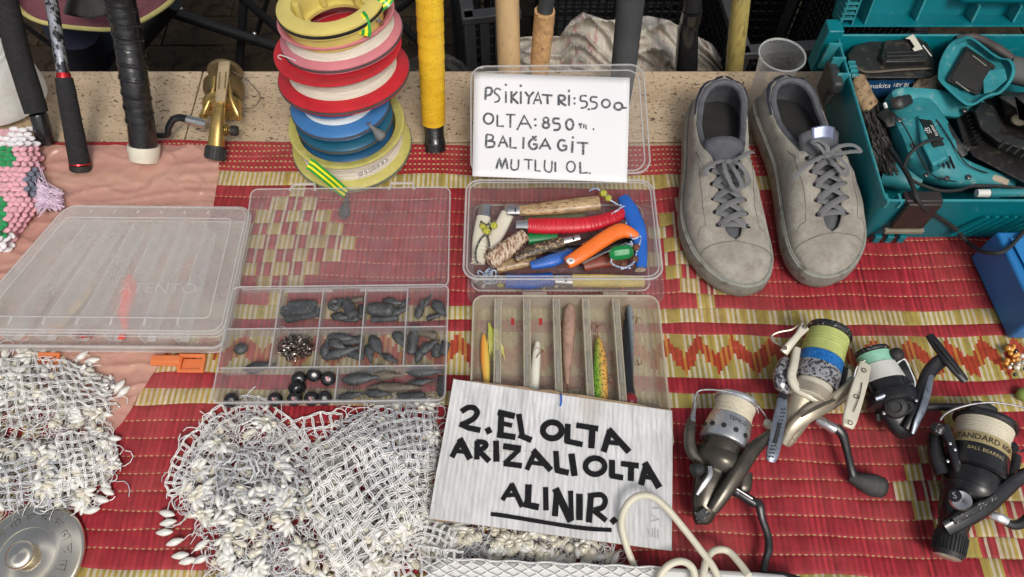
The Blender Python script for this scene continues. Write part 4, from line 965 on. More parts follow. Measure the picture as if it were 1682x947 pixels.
# ================================================================ HANDLINE SPOOLS
MLINE = mat('nylon_line', (.74, .69, .58), .4, var=.10, scale=90, vs=(.4, .4, 6), bump=.8, bscale=900, bdist=.0006)
MLINEW = mat('white_line', (.72, .76, .78), .35, var=.08, scale=90, vs=(.4, .4, 6), bump=.8, bscale=900, bdist=.0006)
MBAND = mat('grey_rubber_band', (.075, .07, .07), .6, var=.2)
def spool(label, uc, vb, z, apx, H, lean, roll, cf, cl, rd=.82, rr=.9, cband=MBAND, drum=None, inv=False, rim=None, closed=False):
    L, r_ = radians(lean), radians(roll)
    n = Vector((sin(r_), sin(L), 0)); n.z = math.sqrt(1-n.x**2-n.y**2)
    R = apx*pxm(Q(uc, vb, z))
    for _ in range(4):
        Fp = Q(uc, vb, z+R*sin(L)); C = Fp+Vector((0, cos(L)*R, -sin(L)*R)); R = apx*pxm(C)
    t = thing('line_spool', label, 'fishing line spool', C, 'stacked handline spools')
    P_ = lambda q: [(r*R, h) for r, h in q]
    X = Vector((1, 0, 0))
    if not inv:
        fl = [(rd-.1, .0), (.93, .0005), (.975, -.0008), (1.0, .0), (1.0, .0016), (.985, .002), (.985, .0048), (1.0, .0052), (1.0, .0066), (.975, .0078), (rd+.02, .012), (rd-.04, .0125), (rd-.1, .0118), (rd-.1, .0)]
        MB().lathe(C, n, P_(fl), 56, X).build('flange', cf, t, world=True)
        MB().lathe(C, n, P_([(.985, .0019), (1.012, .0022), (1.015, .0034), (1.012, .0046), (.985, .005)]), 56, X).build('band', cband, t, world=True)
        MB().lathe(C, n, P_([(rd-.03, .012), (rd+.004, .0124)]+[(rd+(.0045*(k % 2))+.004*noise.noise(Vector((k*.8, R*99, 0)))-.012*math.sin(pi*k/30), .0126+(H-.0195)*k/30) for k in range(31)]+[(rd-.03, H-.007)]), 56, X).build('line', cl, t, world=True)
        MB().lathe(C, n, P_([(rd-.05, H-.0085), (rd-.01, H-.0075), (rr-.03, H-.0045), (rr, H-.002), (rr, H-.0005), (rr-.02, H+.0004), (rr-.055, H), (min(rr-.075, rd-.06), H-.003), (rd-.11, .006), (rd-.14, .003), (rd-.25, .002), (rd-.25, 0), (rd-.1, 0)]), 56, X).build('rim', rim or cf, t, world=True)
    if closed: MB().lathe(C, n, P_([(1e-4, H-.006), (.5, H-.006), (rr-.07, H-.003), (rr-.05, H-.0008)]), 48, X).build('top_web', rim or cf, t, world=True)
    return t, C, R, n
MOLV = mat('olive_yellow_plastic', (.48, .44, .12), .4, var=.1, col2=(.58, .52, .2), c2=(.5, .7))
MBLT = mat('light_blue_plastic', (.05, .18, .42), .38, var=.1); MBDK = mat('dark_teal_plastic', (.012, .10, .17), .36, var=.12); MBD2 = mat('deep_blue_plastic', (.012, .09, .20), .36, var=.12)
MPNK = mat('pink_plastic', (.58, .20, .23), .42, var=.1); MPYL = mat('pale_yellow_plastic', (.66, .55, .16), .42, var=.08); MRD2 = mat('spool_red', (.50, .02, .03), .4, var=.12)
MBGR = mat('band_green_grey', (.12, .16, .14), .5)
so = spool('wide olive yellow spool at the bottom of the stack with striped tape', 569, 316, .006, 96, .047, 1, 0, MOLV, MLINE, rd=.86, rr=.95, cband=MBGR)
sb3 = spool('lowest dark blue spool sitting inside the olive one', 562, 272, .034, 75, .027, 3, 1, MBD2, MLINEW, rd=.8, rr=.86)
sb2 = spool('middle dark teal spool of the blue ones', 557, 254, .060, 78.5, .028, 3, 0, MBDK, MLINEW, rd=.8, rr=.86)
sb1 = spool('light blue spool with a lead drop hanging on it', 550, 232, .088, 80.5, .032, 4, -1, MBLT, MLINEW, rd=.75, rr=.86)
sr = spool('big bright red spool in the middle of the stack', 551, 191,   .120, 106.5, .043, 9, -2, MRD2, MLINE, rd=.82, rr=.95, closed=True)
spk = spool('pink spool above the red one with white line', 548, 122, .156, 100, .034, 8, -4, MPNK, MLINE, rd=.885, rr=.945)
# yellow spool lies upside down on top
L, r_ = radians(7), radians(-4); n = Vector((sin(r_), sin(L), 0)); n.z = math.sqrt(1-n.x**2-n.y**2); R = .07
for _ in range(4):
    Fp = Q(529, 57, .214+R*sin(L)); C = Fp+Vector((0, cos(L)*R, -sin(L)*R)); R = 89.5*pxm(C)
t = thing('line_spool', 'pale yellow spool lying upside down on top of the stack', 'fishing line spool', C, 'stacked handline spools'); X = Vector((1, 0, 0))
MB().lathe(C, n, [(.72*R, .004), (.80*R, .0045), (.95*R, .002), (1.0*R, .0005), (1.0*R, -.002), (.985*R, -.0025), (.985*R, -.006), (1.0*R, -.0065), (1.0*R, -.008), (.94*R, -.009), (.9*R, -.03), (.84*R, -.033), (.6*R, -.034), (.6*R, -.030), (.69*R, -.029), (.71*R, .002), (.72*R, .004)], 60, X).build('body', MPYL, t, world=True)
MB().lathe(C, n, [(.985*R, -.0022), (1.012*R, -.0026), (1.015*R, -.0042), (1.012*R, -.006), (.985*R, -.0064)], 60, X).build('band', MBLK, t, world=True)
s_, n_ = frame(n, X)
for a in np.linspace(0, 2*pi, 7)[:-1]:
    d = s_*cos(a+.55)+n_*sin(a+.55)
    mb = MB(); mb.tube([C+d*.66*R-n*.001, C+d*.65*R-n*.029], .0045, 10); mb.build('inner_rib', MPYL, t, world=True)
MTAPE = nodes('striped_tape')
def striped(name, c1, c2, sc, ang=0.):
    m, tt, o = nodes(name); b = tt.nodes.new('ShaderNodeBsdfPrincipled'); tt.links.new(b.outputs[0], o.inputs[0])
    at = tt.nodes.new('ShaderNodeAttribute'); at.attribute_name = 'across'
    c = mixc(tt, ramp(tt, at.outputs['Fac'], [(.5, 0), (.51, 1)]), c1, c2); tt.links.new(c, b.inputs['Base Color']); b.inputs['Roughness'].default_value = .3; return m
MTG = mat('tape_green', (.02, .30, .04), .3); MTY = mat('tape_yellow', (.85, .75, .02), .3)
def tape(par, pts, w, nrm, nst=5):
    """strip of yellow and green striped insulating tape"""
    for half in (0,):
        mb = MB(); pts = [Vector(p) for p in pts]; N = len(pts)
        for j in range(nst):
            mb.m = j % 2
            A, B = [], []
            for i, p in enumerate(pts):
                tt = (pts[min(i+1, N-1)]-pts[max(i-1, 0)]).normalized(); nn = nrm[i] if isinstance(nrm, list) else nrm; sd = tt.cross(nn).normalized()
                A.append(p+sd*w*(j/nst-.5)+nn*.0006); B.append(p+sd*w*((j+1)/nst-.5)+nn*.0006)
            mb.loft([[A[i], B[i]] for i in range(N)], False, False, closed=False)
        mb.build('striped_tape', [MTG, MTY], par, world=True, recalc=False)
ff = Vector((0, -.8, .6))
tape(t, [C+(s_*cos(a)+n_*sin(a))*q*R+n*h for a in (.0,) for q, h in ((1, 0),)]*0 or [Q(590, 27, .2225), Q(593, 31, .2235), Q(596, 40, .218), Q(597, 50, .213), Q(596, 57, .208)], .019, ff)
tape(so[0], [Q(507, 268, .0565), Q(514, 272, .0545), Q(530, 285, .045), Q(547, 299, .030), Q(560, 311, .0165), Q(569, 317, .0125)], .017, Vector((-.2, -.75, .6)))
# second pair of tape ends and the lead tied on the yellow spool
tape(t, [Q(622, 12, .215), Q(628, 6, .219), Q(634, 2, .221), Q(639, -6, .222)], .014, ff)
def lead_drop(u0, v0, u1, v1, z0, z1, w, lab, name='lead_drop', m=MLEAD):
    a, b = Q(u0, v0, z0), Q(u1, v1, z1); ax = (b-a); L = ax.length; s = pxm(a)*w/2; th = thing(name, lab, 'fishing weight', a)
    prof = [(1e-5, 0), (s*.22, .001), (s*.28, L*.15), (s*.5, L*.4), (s*.92, L*.68), (s, L*.82), (s*.7, L*.96), (1e-5, L)]
    MB().lathe(a, ax, prof, 14).build('body', m, th, world=True)
    mb = MB(); mb.tube([a+Vector((cos(q)*.0022, -.001, sin(q)*.0022+.002)) for q in np.linspace(0, 2*pi, 10)[:-1]], .0005, 5, closed=True); mb.build('eye', MRUST, th, world=True); return th
lead_drop(606, 203, 630, 228, .103, .092, 19, 'grey lead drop hanging on the rim of the light blue spool', m=mat('pale_lead', (.22, .22, .22), .5, .3))
lead_drop(628, 38, 610, 22, .205, .214, 17, 'pale lead tied beside the yellow spool under green and yellow tape', m=bpy.data.materials['pale_lead'])
lead_drop(571, 318, 564, 358, .010, .009, 19, 'dark lead drop seen through the folded back lid below the striped tape', m=MLEAD)
mb = MB()
for k, (u, v, zz) in enumerate(((592, 286, .042), (600, 283, .043), (607, 279.5, .044), (613, 276, .046), (620, 272, .048), (627, 268, .05), (634, 263, .05))):
    c = Q(u, v, zz+.006); a = Q(u+4, v-2.2, zz+.006)-c; s1, n1 = frame(a, Vector((0, -.7, .7)))
    mb.tube([c+a.normalized()*cos(q)*(.0042 if k in (0, 3) else .0024)+s1*sin(q)*.0017 for q in np.linspace(0, 2*pi, 11)[:-1]], .0006, 5, closed=True)
tagp(mb.build('snap_swivel', MDSTEEL, so[0], world=True), kind=None)
mb = MB(); mb.tube([Q(657+6*cos(q), 208+7.5*sin(q), .035) for q in np.linspace(-2.2, 2.9, 16)], .0007, 5); mb.build('wire_loop', MLEADB, so[0], world=True)
mb = MB(); mb.tube(smooth_path([Q(462, 97, .168), Q(457, 94, .172), Q(460, 90, .172), Q(475, 95, .172), Q(495, 103, .166), Q(520, 107, .165)], 6), .0006, 5); mb.build('line_end', MLINEW, spk[0], world=True)
# ================================================================ GOLD REEL ON THE LEDGE
MGOLD = mat('gold_paint', (.55, .38, .13), .27, .8, var=.2, scale=60, col2=(.35, .24, .08), c2=(.55, .7)); MCHAMP = mat('champagne', (.55, .42, .25), .42, .35, var=.15)
MGLN = mat('dull_gold_rings', (.24, .18, .09), .35, .7, var=.3)
rt = Q(357, 258, .012); gr = thing('fishing_reel', 'gold spinning reel with a black end knob and crank on the stone ledge', 'fishing reel', Vector((rt.x, rt.y, 0)))
def bar(mb, st, up, k=5):
    """stations (u, v, z, width px, thick px): flattened rounded bar"""
    pts = [Q(u, v, z) for u, v, z, w, h in st]; pp = smooth_path(pts, k) if len(pts) > 2 else pts
    ws = [w/2*pxm(p) for p, (u, v, z, w, h) in zip(pts, st)]; hs = [h/2*pxm(p) for p, (u, v, z, w, h) in zip(pts, st)]
    n = 14; N = len(pp); rings = []
    for i, p in enumerate(pp):
        q = i/(k if len(pts) > 2 else 1); t_ = (pp[min(i+1, N-1)]-pp[max(i-1, 0)]); s, nm = frame(t_, up)
        a = interp(list(enumerate(ws)), q); b = interp(list(enumerate(hs)), q)
        ring = []
        for j in range(n):
            w = 2*pi*j/n; cx, cy = cos(w), sin(w); cx = math.copysign(abs(cx)**.7, cx); cy = math.copysign(abs(cy)**.7, cy); ring.append(p+s*a*cx+nm*b*cy)
        rings.append(ring)
    mb.loft(rings); return mb
UPV = Vector((0, -.5, .87))
bar(MB(), [(369, 103, .066, 19, 7), (366, 130, .066, 20, 7), (362, 168, .062, 16, 7)], UPV).build('foot', MCHAMP, gr, world=True)
for du in (-1, 1): bar(MB(), [(366+du*5, 118, .072, 1.5, 2), (364+du*5, 145, .070, 1.5, 2)], UPV).build('foot_groove', MGOLD, gr, world=True)
bar(MB(), [(362, 166, .058, 16, 13), (358, 200, .048, 21, 20), (355, 240, .030, 26, 26)], UPV).build('body', MGOLD, gr, world=True)
def plathe(mb, u0, v0, z0, u1, v1, z1, prof, n=32, fl=1.):
    """lathe along the axis between two photo points; profile (t along axis 0..1, radius px)"""
    a, b = Q(u0, v0, z0), Q(u1, v1, z1); ax = b-a; L = ax.length; s = pxm(a.lerp(b, .5))
    mb.lathe(a, ax, [(max(1e-5, r*s), t_*L) for t_, r in prof], n, fl=fl); return mb
plathe(MB(), 355, 239, .028, 352, 262, .017, [(0, 0), (0, 13), (.05, 15.5), (.8, 16.5), (1, 15), (1.02, 0)], 24).build('drag_knob', MRUB, gr, world=True)
mb = MB(); a, b = Q(355, 241, .028), Q(352, 262, .017)
for k in range(20):
    q = 2*pi*k/20; s, n = frame(b-a); d = (s*cos(q)+n*sin(q))*16.3*pxm(a); mb.tube([a.lerp(b, .1)+d, a.lerp(b, .85)+d], .0007, 4)
mb.build('knurling', MRUB, gr, world=True, kind='stuff')
plathe(MB(), 371, 112, .036, 366, 160, .030, [(0, 0), (0, 20), (.04, 27), (.12, 29), (.18, 28), (.22, 21), (.26, 17), (.46, 17), (.50, 21), (.53, 30), (.58, 32), (.62, 28), (.66, 32), (.71, 28), (.75, 32), (.80, 28), (.84, 31), (.9, 26), (1., 26), (1.02, 0)]).build('spool', MGLN, gr, world=True)
plathe(MB(), 366, 168, .028, 364, 184, .026, [(0, 0), (0, 30), (.3, 32), (.8, 30), (1, 22), (1, 0)]).build('rotor', MGOLD, gr, world=True)
bar(MB(), [(353, 126, .060, 6, 8), (350, 150, .052, 7, 9), (338, 180, .040, 9, 12), (334, 190, .03, 12, 14)], UPV).build('rotor_arm', MGOLD, gr, world=True)
bar(MB(), [(376, 130, .058, 6, 8), (379, 160, .048, 8, 9), (390, 186, .034, 10, 12), (392, 194, .026, 10, 12)], UPV).build('rotor_arm', MGOLD, gr, world=True)
plathe(MB(), 362, 212, .032, 381, 214, .030, [(0, 12), (.3, 12), (.35, 9), (.7, 9), (.8, 5), (1, 5)], 20).build('crank_hub', MGOLD, gr, world=True)
plathe(MB(), 379, 214, .031, 391, 215, .030, [(0, 0), (0, 8), (.8, 9), (1, 7), (1, 0)], 14).build('screw_cap', MRUB, gr, world=True)
plathe(MB(), 340, 204, .034, 308, 196, .036, [(0, 0), (0, 8), (.45, 8), (.46, 7), (1, 7.5), (1, 0)], 18).build('crank_joint', MSTEEL, gr, world=True)
bar(MB(), [(310, 196, .036, 13, 13), (295, 193, .036, 12, 12), (284, 197, .034, 11, 11), (277, 209, .026, 10, 11), (274, 221, .016, 9, 11), (258, 222, .012, 9, 10)], UPV).build('crank', MBLK, gr, world=True)
mb = MB(); mb.tube(smooth_path([Q(378, 116, .05), Q(385, 119, .048), Q(404, 130, .04), Q(422, 148, .03), Q(427, 162, .024), Q(416, 176, .018), Q(396, 178, .016), Q(384, 176, .02)], 6), .0009, 6); mb.build('bail_wire', MLEADB, gr, world=True)
# ================================================================ SHOES
def suede():
    m, t, o = nodes('grey_suede'); b = t.nodes.new('ShaderNodeBsdfPrincipled'); t.links.new(b.outputs[0], o.inputs[0])
    c = mixc(t, ramp(t, noise_(t, 22, 6, .65, dist=.4), [(.36, 0), (.66, 1)]), (.215, .20, .172), (.365, .345, .30))
    c = mixc(t, ramp(t, noise_(t, 75, 5, .7), [(.46, 0), (.66, .7)]), c, (.17, .15, .12))
    c = mixc(t, ramp(t, noise_(t, 700, 3, .7), [(.35, .35), (.65, 0)]), c, (.50, .455, .375))
    t.links.new(c, b.inputs['Base Color']); b.inputs['Roughness'].default_value = .92; b.inputs['Specular IOR Level'].default_value = .15; b.inputs['Sheen Weight'].default_value = .25
    bp = t.nodes.new('ShaderNodeBump'); bp.inputs['Strength'].default_value = .6; bp.inputs['Distance'].default_value = .0009
    mx = t.nodes.new('ShaderNodeMath'); mx.operation = 'ADD'; t.links.new(noise_(t, 45, 5, .7), mx.inputs[0]); t.links.new(noise_(t, 900, 2), mx.inputs[1])
    t.links.new(mx.outputs[0], bp.inputs['Height']); t.links.new(bp.outputs[0], b.inputs['Normal']); return m
MSUE = suede(); MSOLE = mat('grey_rubber_sole', (.27, .27, .235), .62, var=.08, scale=25, col2=(.13, .12, .10), c2=(.52, .68), s2=60, bump=.3, bscale=300)
MLACE = mat('grey_laces', (.165, .165, .17), .85, var=.1, bump=.6, bscale=1400); MLIN = mat('shoe_lining', (.085, .088, .10), .75, var=.25, scale=60, bump=.4, bscale=200)
MINS = mat('insole', (.018, .018, .018), .8, var=.3, scale=40); MNAVY = mat('navy_heel_patch', (.035, .035, .055), .5, var=.3, scale=60); MSIL = mat('silver_tongue', (.30, .34, .48), .3, .55, var=.25, scale=40)
SL = .302
MSTITCH = mat('dark_stitch', (.16, .145, .12), .95)
WT = [(0, .0), (.002, .014), (.008, .026), (.02, .036), (.045, .041), (.09, .0425), (.13, .044), (.17, .050), (.205, .0545), (.235, .0545), (.262, .049), (.282, .038), (.294, .025), (.300, .012), (.302, 0)]
def shoe(label, heel, toe, mir, tongue_up, bow, heap=0):
    d = (toe-heel); d.z = 0; a = atan2(-d.x, d.y)*1.0; X_ = Vector((-d.y, d.x, 0)).normalized()*-1
    Yd = d.normalized(); Xd = Yd.cross(Vector((0, 0, 1)))
    M = Matrix(((Xd.x, Yd.x, 0, heel.x), (Xd.y, Yd.y, 0, heel.y), (0, 0, 1, .0015), (0, 0, 0, 1)))
    t = thing('shoe', label, 'shoe', M, 'pair of grey suede lace-up shoes')
    k = d.length/SL; kw = .925
    cl = lambda y: mir*.010*sin(pi*min(1, max(0, y/SL)))**1.0*(-1 if y > 0 else 1)+mir*.012*max(0, (y-.2)/.1)**1.5  # centre line curve
    W = lambda y: max(0, sinterp(WT, y))*kw
    ys = [0, .0008, .002, .005, .009, .014, .02, .028]+list(np.linspace(.04, .25, 24))+[.26, .268, .276, .283, .289, .294, .298, .3005, .302]
    def outline(g, z, yo=0):
        L_ = [Vector((cl(y)-(W(y)+g*min(1, W(y)/.02)), ((y-SL/2)*(1+2*g/SL)+SL/2)*k, z)) for y in ys]; R_ = [Vector((cl(y)+(W(y)+g*min(1, W(y)/.02)), ((y-SL/2)*(1+2*g/SL)+SL/2)*k, z)) for y in ys]
        return L_+R_[::-1][1:-1]
    zs = .035
    mb = MB(); mb.loft([outline(-.004, 0), outline(.0005, .0035), outline(.004, .012), outline(.005, .022), outline(.004, zs-.001), outline(.001, zs+.001), outline(-.004, zs)])
    sole = mb.build('sole', MSOLE, t, sharp=50)
    mb = MB(); mb.tube(outline(.0015, zs+.0008), .0009, 6, closed=True); mb.build('sole_seam', MSOLE, sole)
    ZC = [(0, .060), (.006, .076), (.014, .080), (.03, .076), (.06, .066), (.10, .064), (.135, .074), (.15, .079), (.18, .074), (.21, .066), (.238, .058), (.26, .052), (.285, .045), (.302, .036)]
    WO = [(0, 0), (.0135, 0), (.018, .015), (.028, .0255), (.045, .0315), (.08, .033), (.115, .0285), (.14, .020), (.16, .0145), (.2, .0125), (.236, .0115), (.246, .007), (.251, 0), (.302, 0)]
    zc = lambda y: sinterp(ZC, y)
    wo = lambda y: max(0, interp(WO, y))
    def pt(sd, y, q):      # q 0 at sole, 1 at edge
        w = W(y)-.001; o = min(wo(y), w*.95); z0 = zs-.001; z1 = zc(y)
        c = cl(y); steep = 1.0 if y < .16 else 1.0
        # bezier from (w,z0) via bulge to (o,z1)
        bx, bz = w*1.03, z0+(z1-z0)*(.78 if y > .15 else .88)
        cx2, cz2 = o+(w-o)*(.55 if y > .15 else .25), z1+(0 if o < .004 else .002 if y > .15 else .001)
        x = (1-q)**3*w+3*(1-q)**2*q*bx+3*(1-q)*q*q*cx2+q**3*o; z = (1-q)**3*z0+3*(1-q)**2*q*bz+3*(1-q)*q*q*cz2+q**3*z1
        z += noise.noise(Vector((y*50, sd*x*50, 7*mir)))*.0024*sin(pi*min(1, .15+q*.6))+noise.noise(Vector((y*130, sd*x*90, 3*mir)))*.0009*sin(pi*min(1, .1+q*.7)); x += sd*0 + noise.noise(Vector((y*60, z*90, 5*mir+sd)))*.0014*sin(pi*q)**1.5
        if y > .251: z -= .0008*abs(sin((y-.235)*210))*q*(1 if y < .268 else 0)
        return Vector((c+sd*x, y*k, z))
    yy = [0, .0012, .003, .006, .010, .0135, .016, .020, .026]+list(np.linspace(.034, .240, 34))+[.246, .251]+list(np.linspace(.257, .28, 7))+[.287, .292, .296, .299, .3012]
    mb = MB(); nq = 10
    for sd in (-1, 1):
        vs = [pt(sd, y, q/nq) for y in yy for q in range(nq+1)]; m_ = nq+1
        mb.add(vs, [(i*m_+q, i*m_+q+1, (i+1)*m_+q+1, (i+1)*m_+q) for i in range(len(yy)-1) for q in range(nq)])
    up = mb.build('upper', MSUE, t, sharp=60)
    up.modifiers.new('solid', 'SOLIDIFY').thickness = .0022; up.modifiers['solid'].offset = -1 if False else 0
    # seams
    def seam(f, r=.0006, m=MSUE, nm='seam'):
        mb = MB(); mb.tube(f, r, 5); mb.build(nm, m, up)
    seam([pt(1 if q >= 0 else -1, .2525+.014*abs(q)**1.3-.006*max(0, abs(q)-.8), 1-abs(q)*.97)+Vector((0, 0, .0009)) for q in np.linspace(-1, 1, 40)], .0010, MSTITCH)
    for sd in (-1, 1):
        seam([pt(sd, lerp(.245, .225, q/12) if q < 6 else lerp(.235, .12, (q-6)/18), .35+.03*q if q < 6 else .55+.1*sin(q/6))+Vector((sd*.0006, 0, .0006)) for q in range(0, 24)], .0007, MSTITCH)
    # heel patch
    mb = MB()
    for sd in (-1, 1):
        mb.add([pt(sd, y, q)+Vector((sd*.0022 if y > .004 else 0, -.0022 if y < .03 else 0, .0008)) for y in (.0, .0012, .003, .006, .010, .0135, .018, .026, .034, .044, .054, .064) for q in (lerp(.5, .66, y/.064), .72, .82, .92, 1.)], [(i*5+q, i*5+q+1, (i+1)*5+q+1, (i+1)*5+q) for i in range(11) for q in range(4)])
    mb.build('heel_patch', MNAVY, up)
    # padded collar, lining, insole
    edge = [pt(-1, y, 1) for y in np.linspace(.150, .018, 16)]+[Vector((cl(.014), .0135*k, zc(.012)))]+[pt(1, y, 1) for y in np.linspace(.018, .150, 16)]
    ctr = Vector((cl(.08), .085*k, 0))
    mb = MB(); mb.tube([p+(Vector((ctr.x-p.x, (ctr.y-p.y)*.6, 0)).normalized()*.0030)+Vector((0, 0, -.0012)) for p in edge], [.002, .0045]+[.0048]*10+[.0045, .002], 8); mb.build('padded_collar', MLIN, up)
    mb = MB(); rg = []
    for q in range(7):
        f = q/6; ring = []
        for p in edge:
            dd = Vector((ctr.x-p.x, ctr.y-p.y, 0)).normalized()
            ring.append(Vector((p.x, p.y, 0))+dd*(.0065-.012*sin(f*pi*.6)*.6)+Vector((0, 0, lerp(p.z-.004, .037, f))))
        rg.append(ring)
    mb.loft(rg, False, False, closed=False); mb.build('lining', MLIN, t, sharp=0)
    mb = MB(); vs = []; ya = np.linspace(.008, .20, 20)
    for y in ya: vs += [Vector((cl(y)+x*(W(y)-.004), y*k, .038+.003*x*x)) for x in (-1, -.5, 0, .5, 1)]
    mb.add(vs, [(i*5+q, i*5+q+1, (i+1)*5+q+1, (i+1)*5+q) for i in range(19) for q in range(4)]); mb.build('insole', MINS, t)
    # tongue
    def tp(x, f):
        y = lerp(.250, .118, f); z = zc(y)-.006 if f < .75 else lerp(zc(.15)-.006, .088+.012*tongue_up, (f-.75)/.25)
        if y < .15: y = .15-(.15-y)*(.9 if tongue_up else 1.0)
        w = lerp(.014, .026, f)
        return Vector((cl(y)+x*w+(.006*mir*0), y*k, z-.006*x*x*(1+f)+.0012*noise.noise(Vector((x*2, f*6, mir)))))
    mb = MB(); mb.grid(lambda i, j: tp(i*2-1, j), 10, 22); tg = mb.build('tongue', MLIN, t, solid=.004)
    if tongue_up: mb = MB(); mb.grid(lambda i, j: tp((i*2-1)*.62-.12, .90+.1*j)+Vector((0, -.0006, .0032)), 8, 6); mb.build('silver_patch', MSIL, tg, solid=.001)
    # eyelets and laces
    ev = [.166, .184, .202, .219, .235] if mir < 0 else [.154, .172, .191, .210, .229]
    ex = lambda y, sd: pt(sd, y, .90)
    for y in ev:
        for sd in (-1, 1):
            p = ex(y, sd)+Vector((sd*.001, 0, .0016)); mb = MB()
            mb.tube([p+Vector((cos(q)*.0026, sin(q)*.0026, -sd*cos(q)*.0008)) for q in np.linspace(0, 2*pi, 13)[:-1]], .0008, 5, closed=True); mb.ell(p-Vector((0, 0, .0004)), (.0022, .0022, .0004), n=8, m=4)
            mb.build('eyelet', [MBLK], t)
    Z = Vector((0, 0, 1)); ln = lambda pts, nm='lace', w=.0042: MB().tube(smooth_path(pts, 5), w, 8, flat=(1, .17), up=Z).build(nm, MLACE, t)
    y = ev[-1]; a, b = ex(y, -1), ex(y, 1); ln([a+Vector((.001, 0, .001)), a.lerp(b, .3)+Z*.0045, a.lerp(b, .7)+Z*.0045, b+Vector((-.001, 0, .001))])
    for i in range(len(ev)-1, 0, -1):
        for sd in (-1, 1):
            a = ex(ev[i], sd); b = ex(ev[i-1], -sd); lift = .005+(.0025 if sd > 0 else 0)
            ln([a+Z*.001, a.lerp(b, .3)+Z*lift, a.lerp(b, .7)+Z*lift, b+Z*.003])
    c = Vector((cl(.155), .158*k, zc(.155)+.008))
    MB().ell(c, (.0065, .005, .0045)).build('knot', MLACE, t)
    for pts in bow: ln([c+Vector(p) for p in pts], 'bow', .0028)
    return t
H1, T1 = Vector((.2945, .768, 0)), Vector((.2765, .4575, 0)); H2, T2 = Vector((.3765, .771, 0)), Vector((.406, .471, 0))
bowL = [((0, 0, 0), (-.010, .006, .006), (-.020, .016, .002), (-.024, .030, -.001), (-.014, .034, -.001), (-.004, .012, .003), (0, 0, 0)),
        ((0, 0, 0), (.008, .010, .008), (.004, .030, .006), (-.004, .046, .004), (-.012, .040, .006), (-.004, .015, .006), (0, 0, 0)),
        ((0, 0, 0), (-.014, -.002, .008), (-.026, -.012, .006), (-.034, -.018, .0)), ((0, 0, 0), (.012, .004, .006), (.026, .010, .001), (.030, .022, -.002))]
bowR = [((0, 0, 0), (-.016, -.008, .008), (-.036, -.010, .006), (-.044, -.002, .003), (-.03, .0, .006), (0, 0, .003)),
        ((0, 0, 0), (.012, .006, .008), (.034, .016, .004), (.050, .028, -.004)), ((0, 0, 0), (-.010, .010, .008), (-.018, .024, .004), (-.012, .034, .003), (-.003, .016, .006), (0, 0, 0)),
        ((0, 0, 0), (.010, -.010, .01), (.016, -.018, .008), (.006, -.022, .006), (-.002, -.01, .006), (0, 0, 0))]
shoe('left shoe of the worn grey suede pair, its tongue sunk in, beside the knife box', H1, T1, -1, 0, bowL)
shoe('right shoe of the worn grey suede pair, silver tongue tip showing, by the teal case', H2, T2, 1, 1, bowR)
# ================================================================ PLASTIC CUP
C = Vector((.392, .795, 0)); rim = Q(1286, 90, .085); R = 37.5*pxm(rim)
cup = thing('plastic_cup', 'empty clear plastic cup behind the heels of the shoes', 'cup', Vector((rim.x, rim.y, -.004)))
ax = Vector((.02, .03, 1))
MB().lathe((rim.x-.003, rim.y-.003, -.004), ax, [(1e-5, .002), (R*.62, .002), (R*.64, .0), (R*.66, .006), (R*.80, .05), (R*.93, .082), (R*1.0, .088), (R*1.04, .0895), (R*1.03, .091), (R*.97, .0895), (R*.92, .082), (R*.79, .05), (R*.65, .004)], 36).build('wall', clear('cup_plastic', .03, edge=.5, rough=.08, dirt=.1), cup, world=True)
mb = MB(); mb.lathe((rim.x-.003, rim.y-.003, -.004), ax, [(R*.98, .0885), (R*1.05, .0895), (R*1.03, .0912), (R*.98, .0905), (R*.98, .0885)], 36); mb.build('rim', clear('cup_rim', .45, (.8, .85, .82), edge=.4), cup, world=True)
# ================================================================ BLUE BOX
x0, x1 = .602, .80; mb = MB()
tb = Q(1591, 423, .0).y; tf = Q(1653, 557, .0).y
bx = thing('blue_box', 'bright blue plastic box cut by the right edge of the photo, below the teal case', 'box', Vector((.602, tf, 0)))
P4 = [Vector((.602, tb, .002)), Vector((.6136, tf, .002)), Vector((.86, tf+.0, .002)), Vector((.86, tb+.0, .002))]
mb.loft([[p.copy() for p in P4], [p+Vector((0, 0, .061)) for p in P4]]); mb.build('body', mat('blue_painted_box', (.02, .18, .47), .42, var=.12, scale=20, col2=(.08, .25, .5), c2=(.64, .7), s2=120), bx, world=True, bev=.003)
mb = MB(); mb.prism([p+Vector((.012 if p.x < .7 else 0, -.012 if p.y > .45 else .012, .0635)) for p in P4], Vector((0, 0, .0015))); mb.build('top_panel', mat('blue_panel', (.025, .22, .54), .4, var=.12, scale=20), bx, world=True, bev=.001)
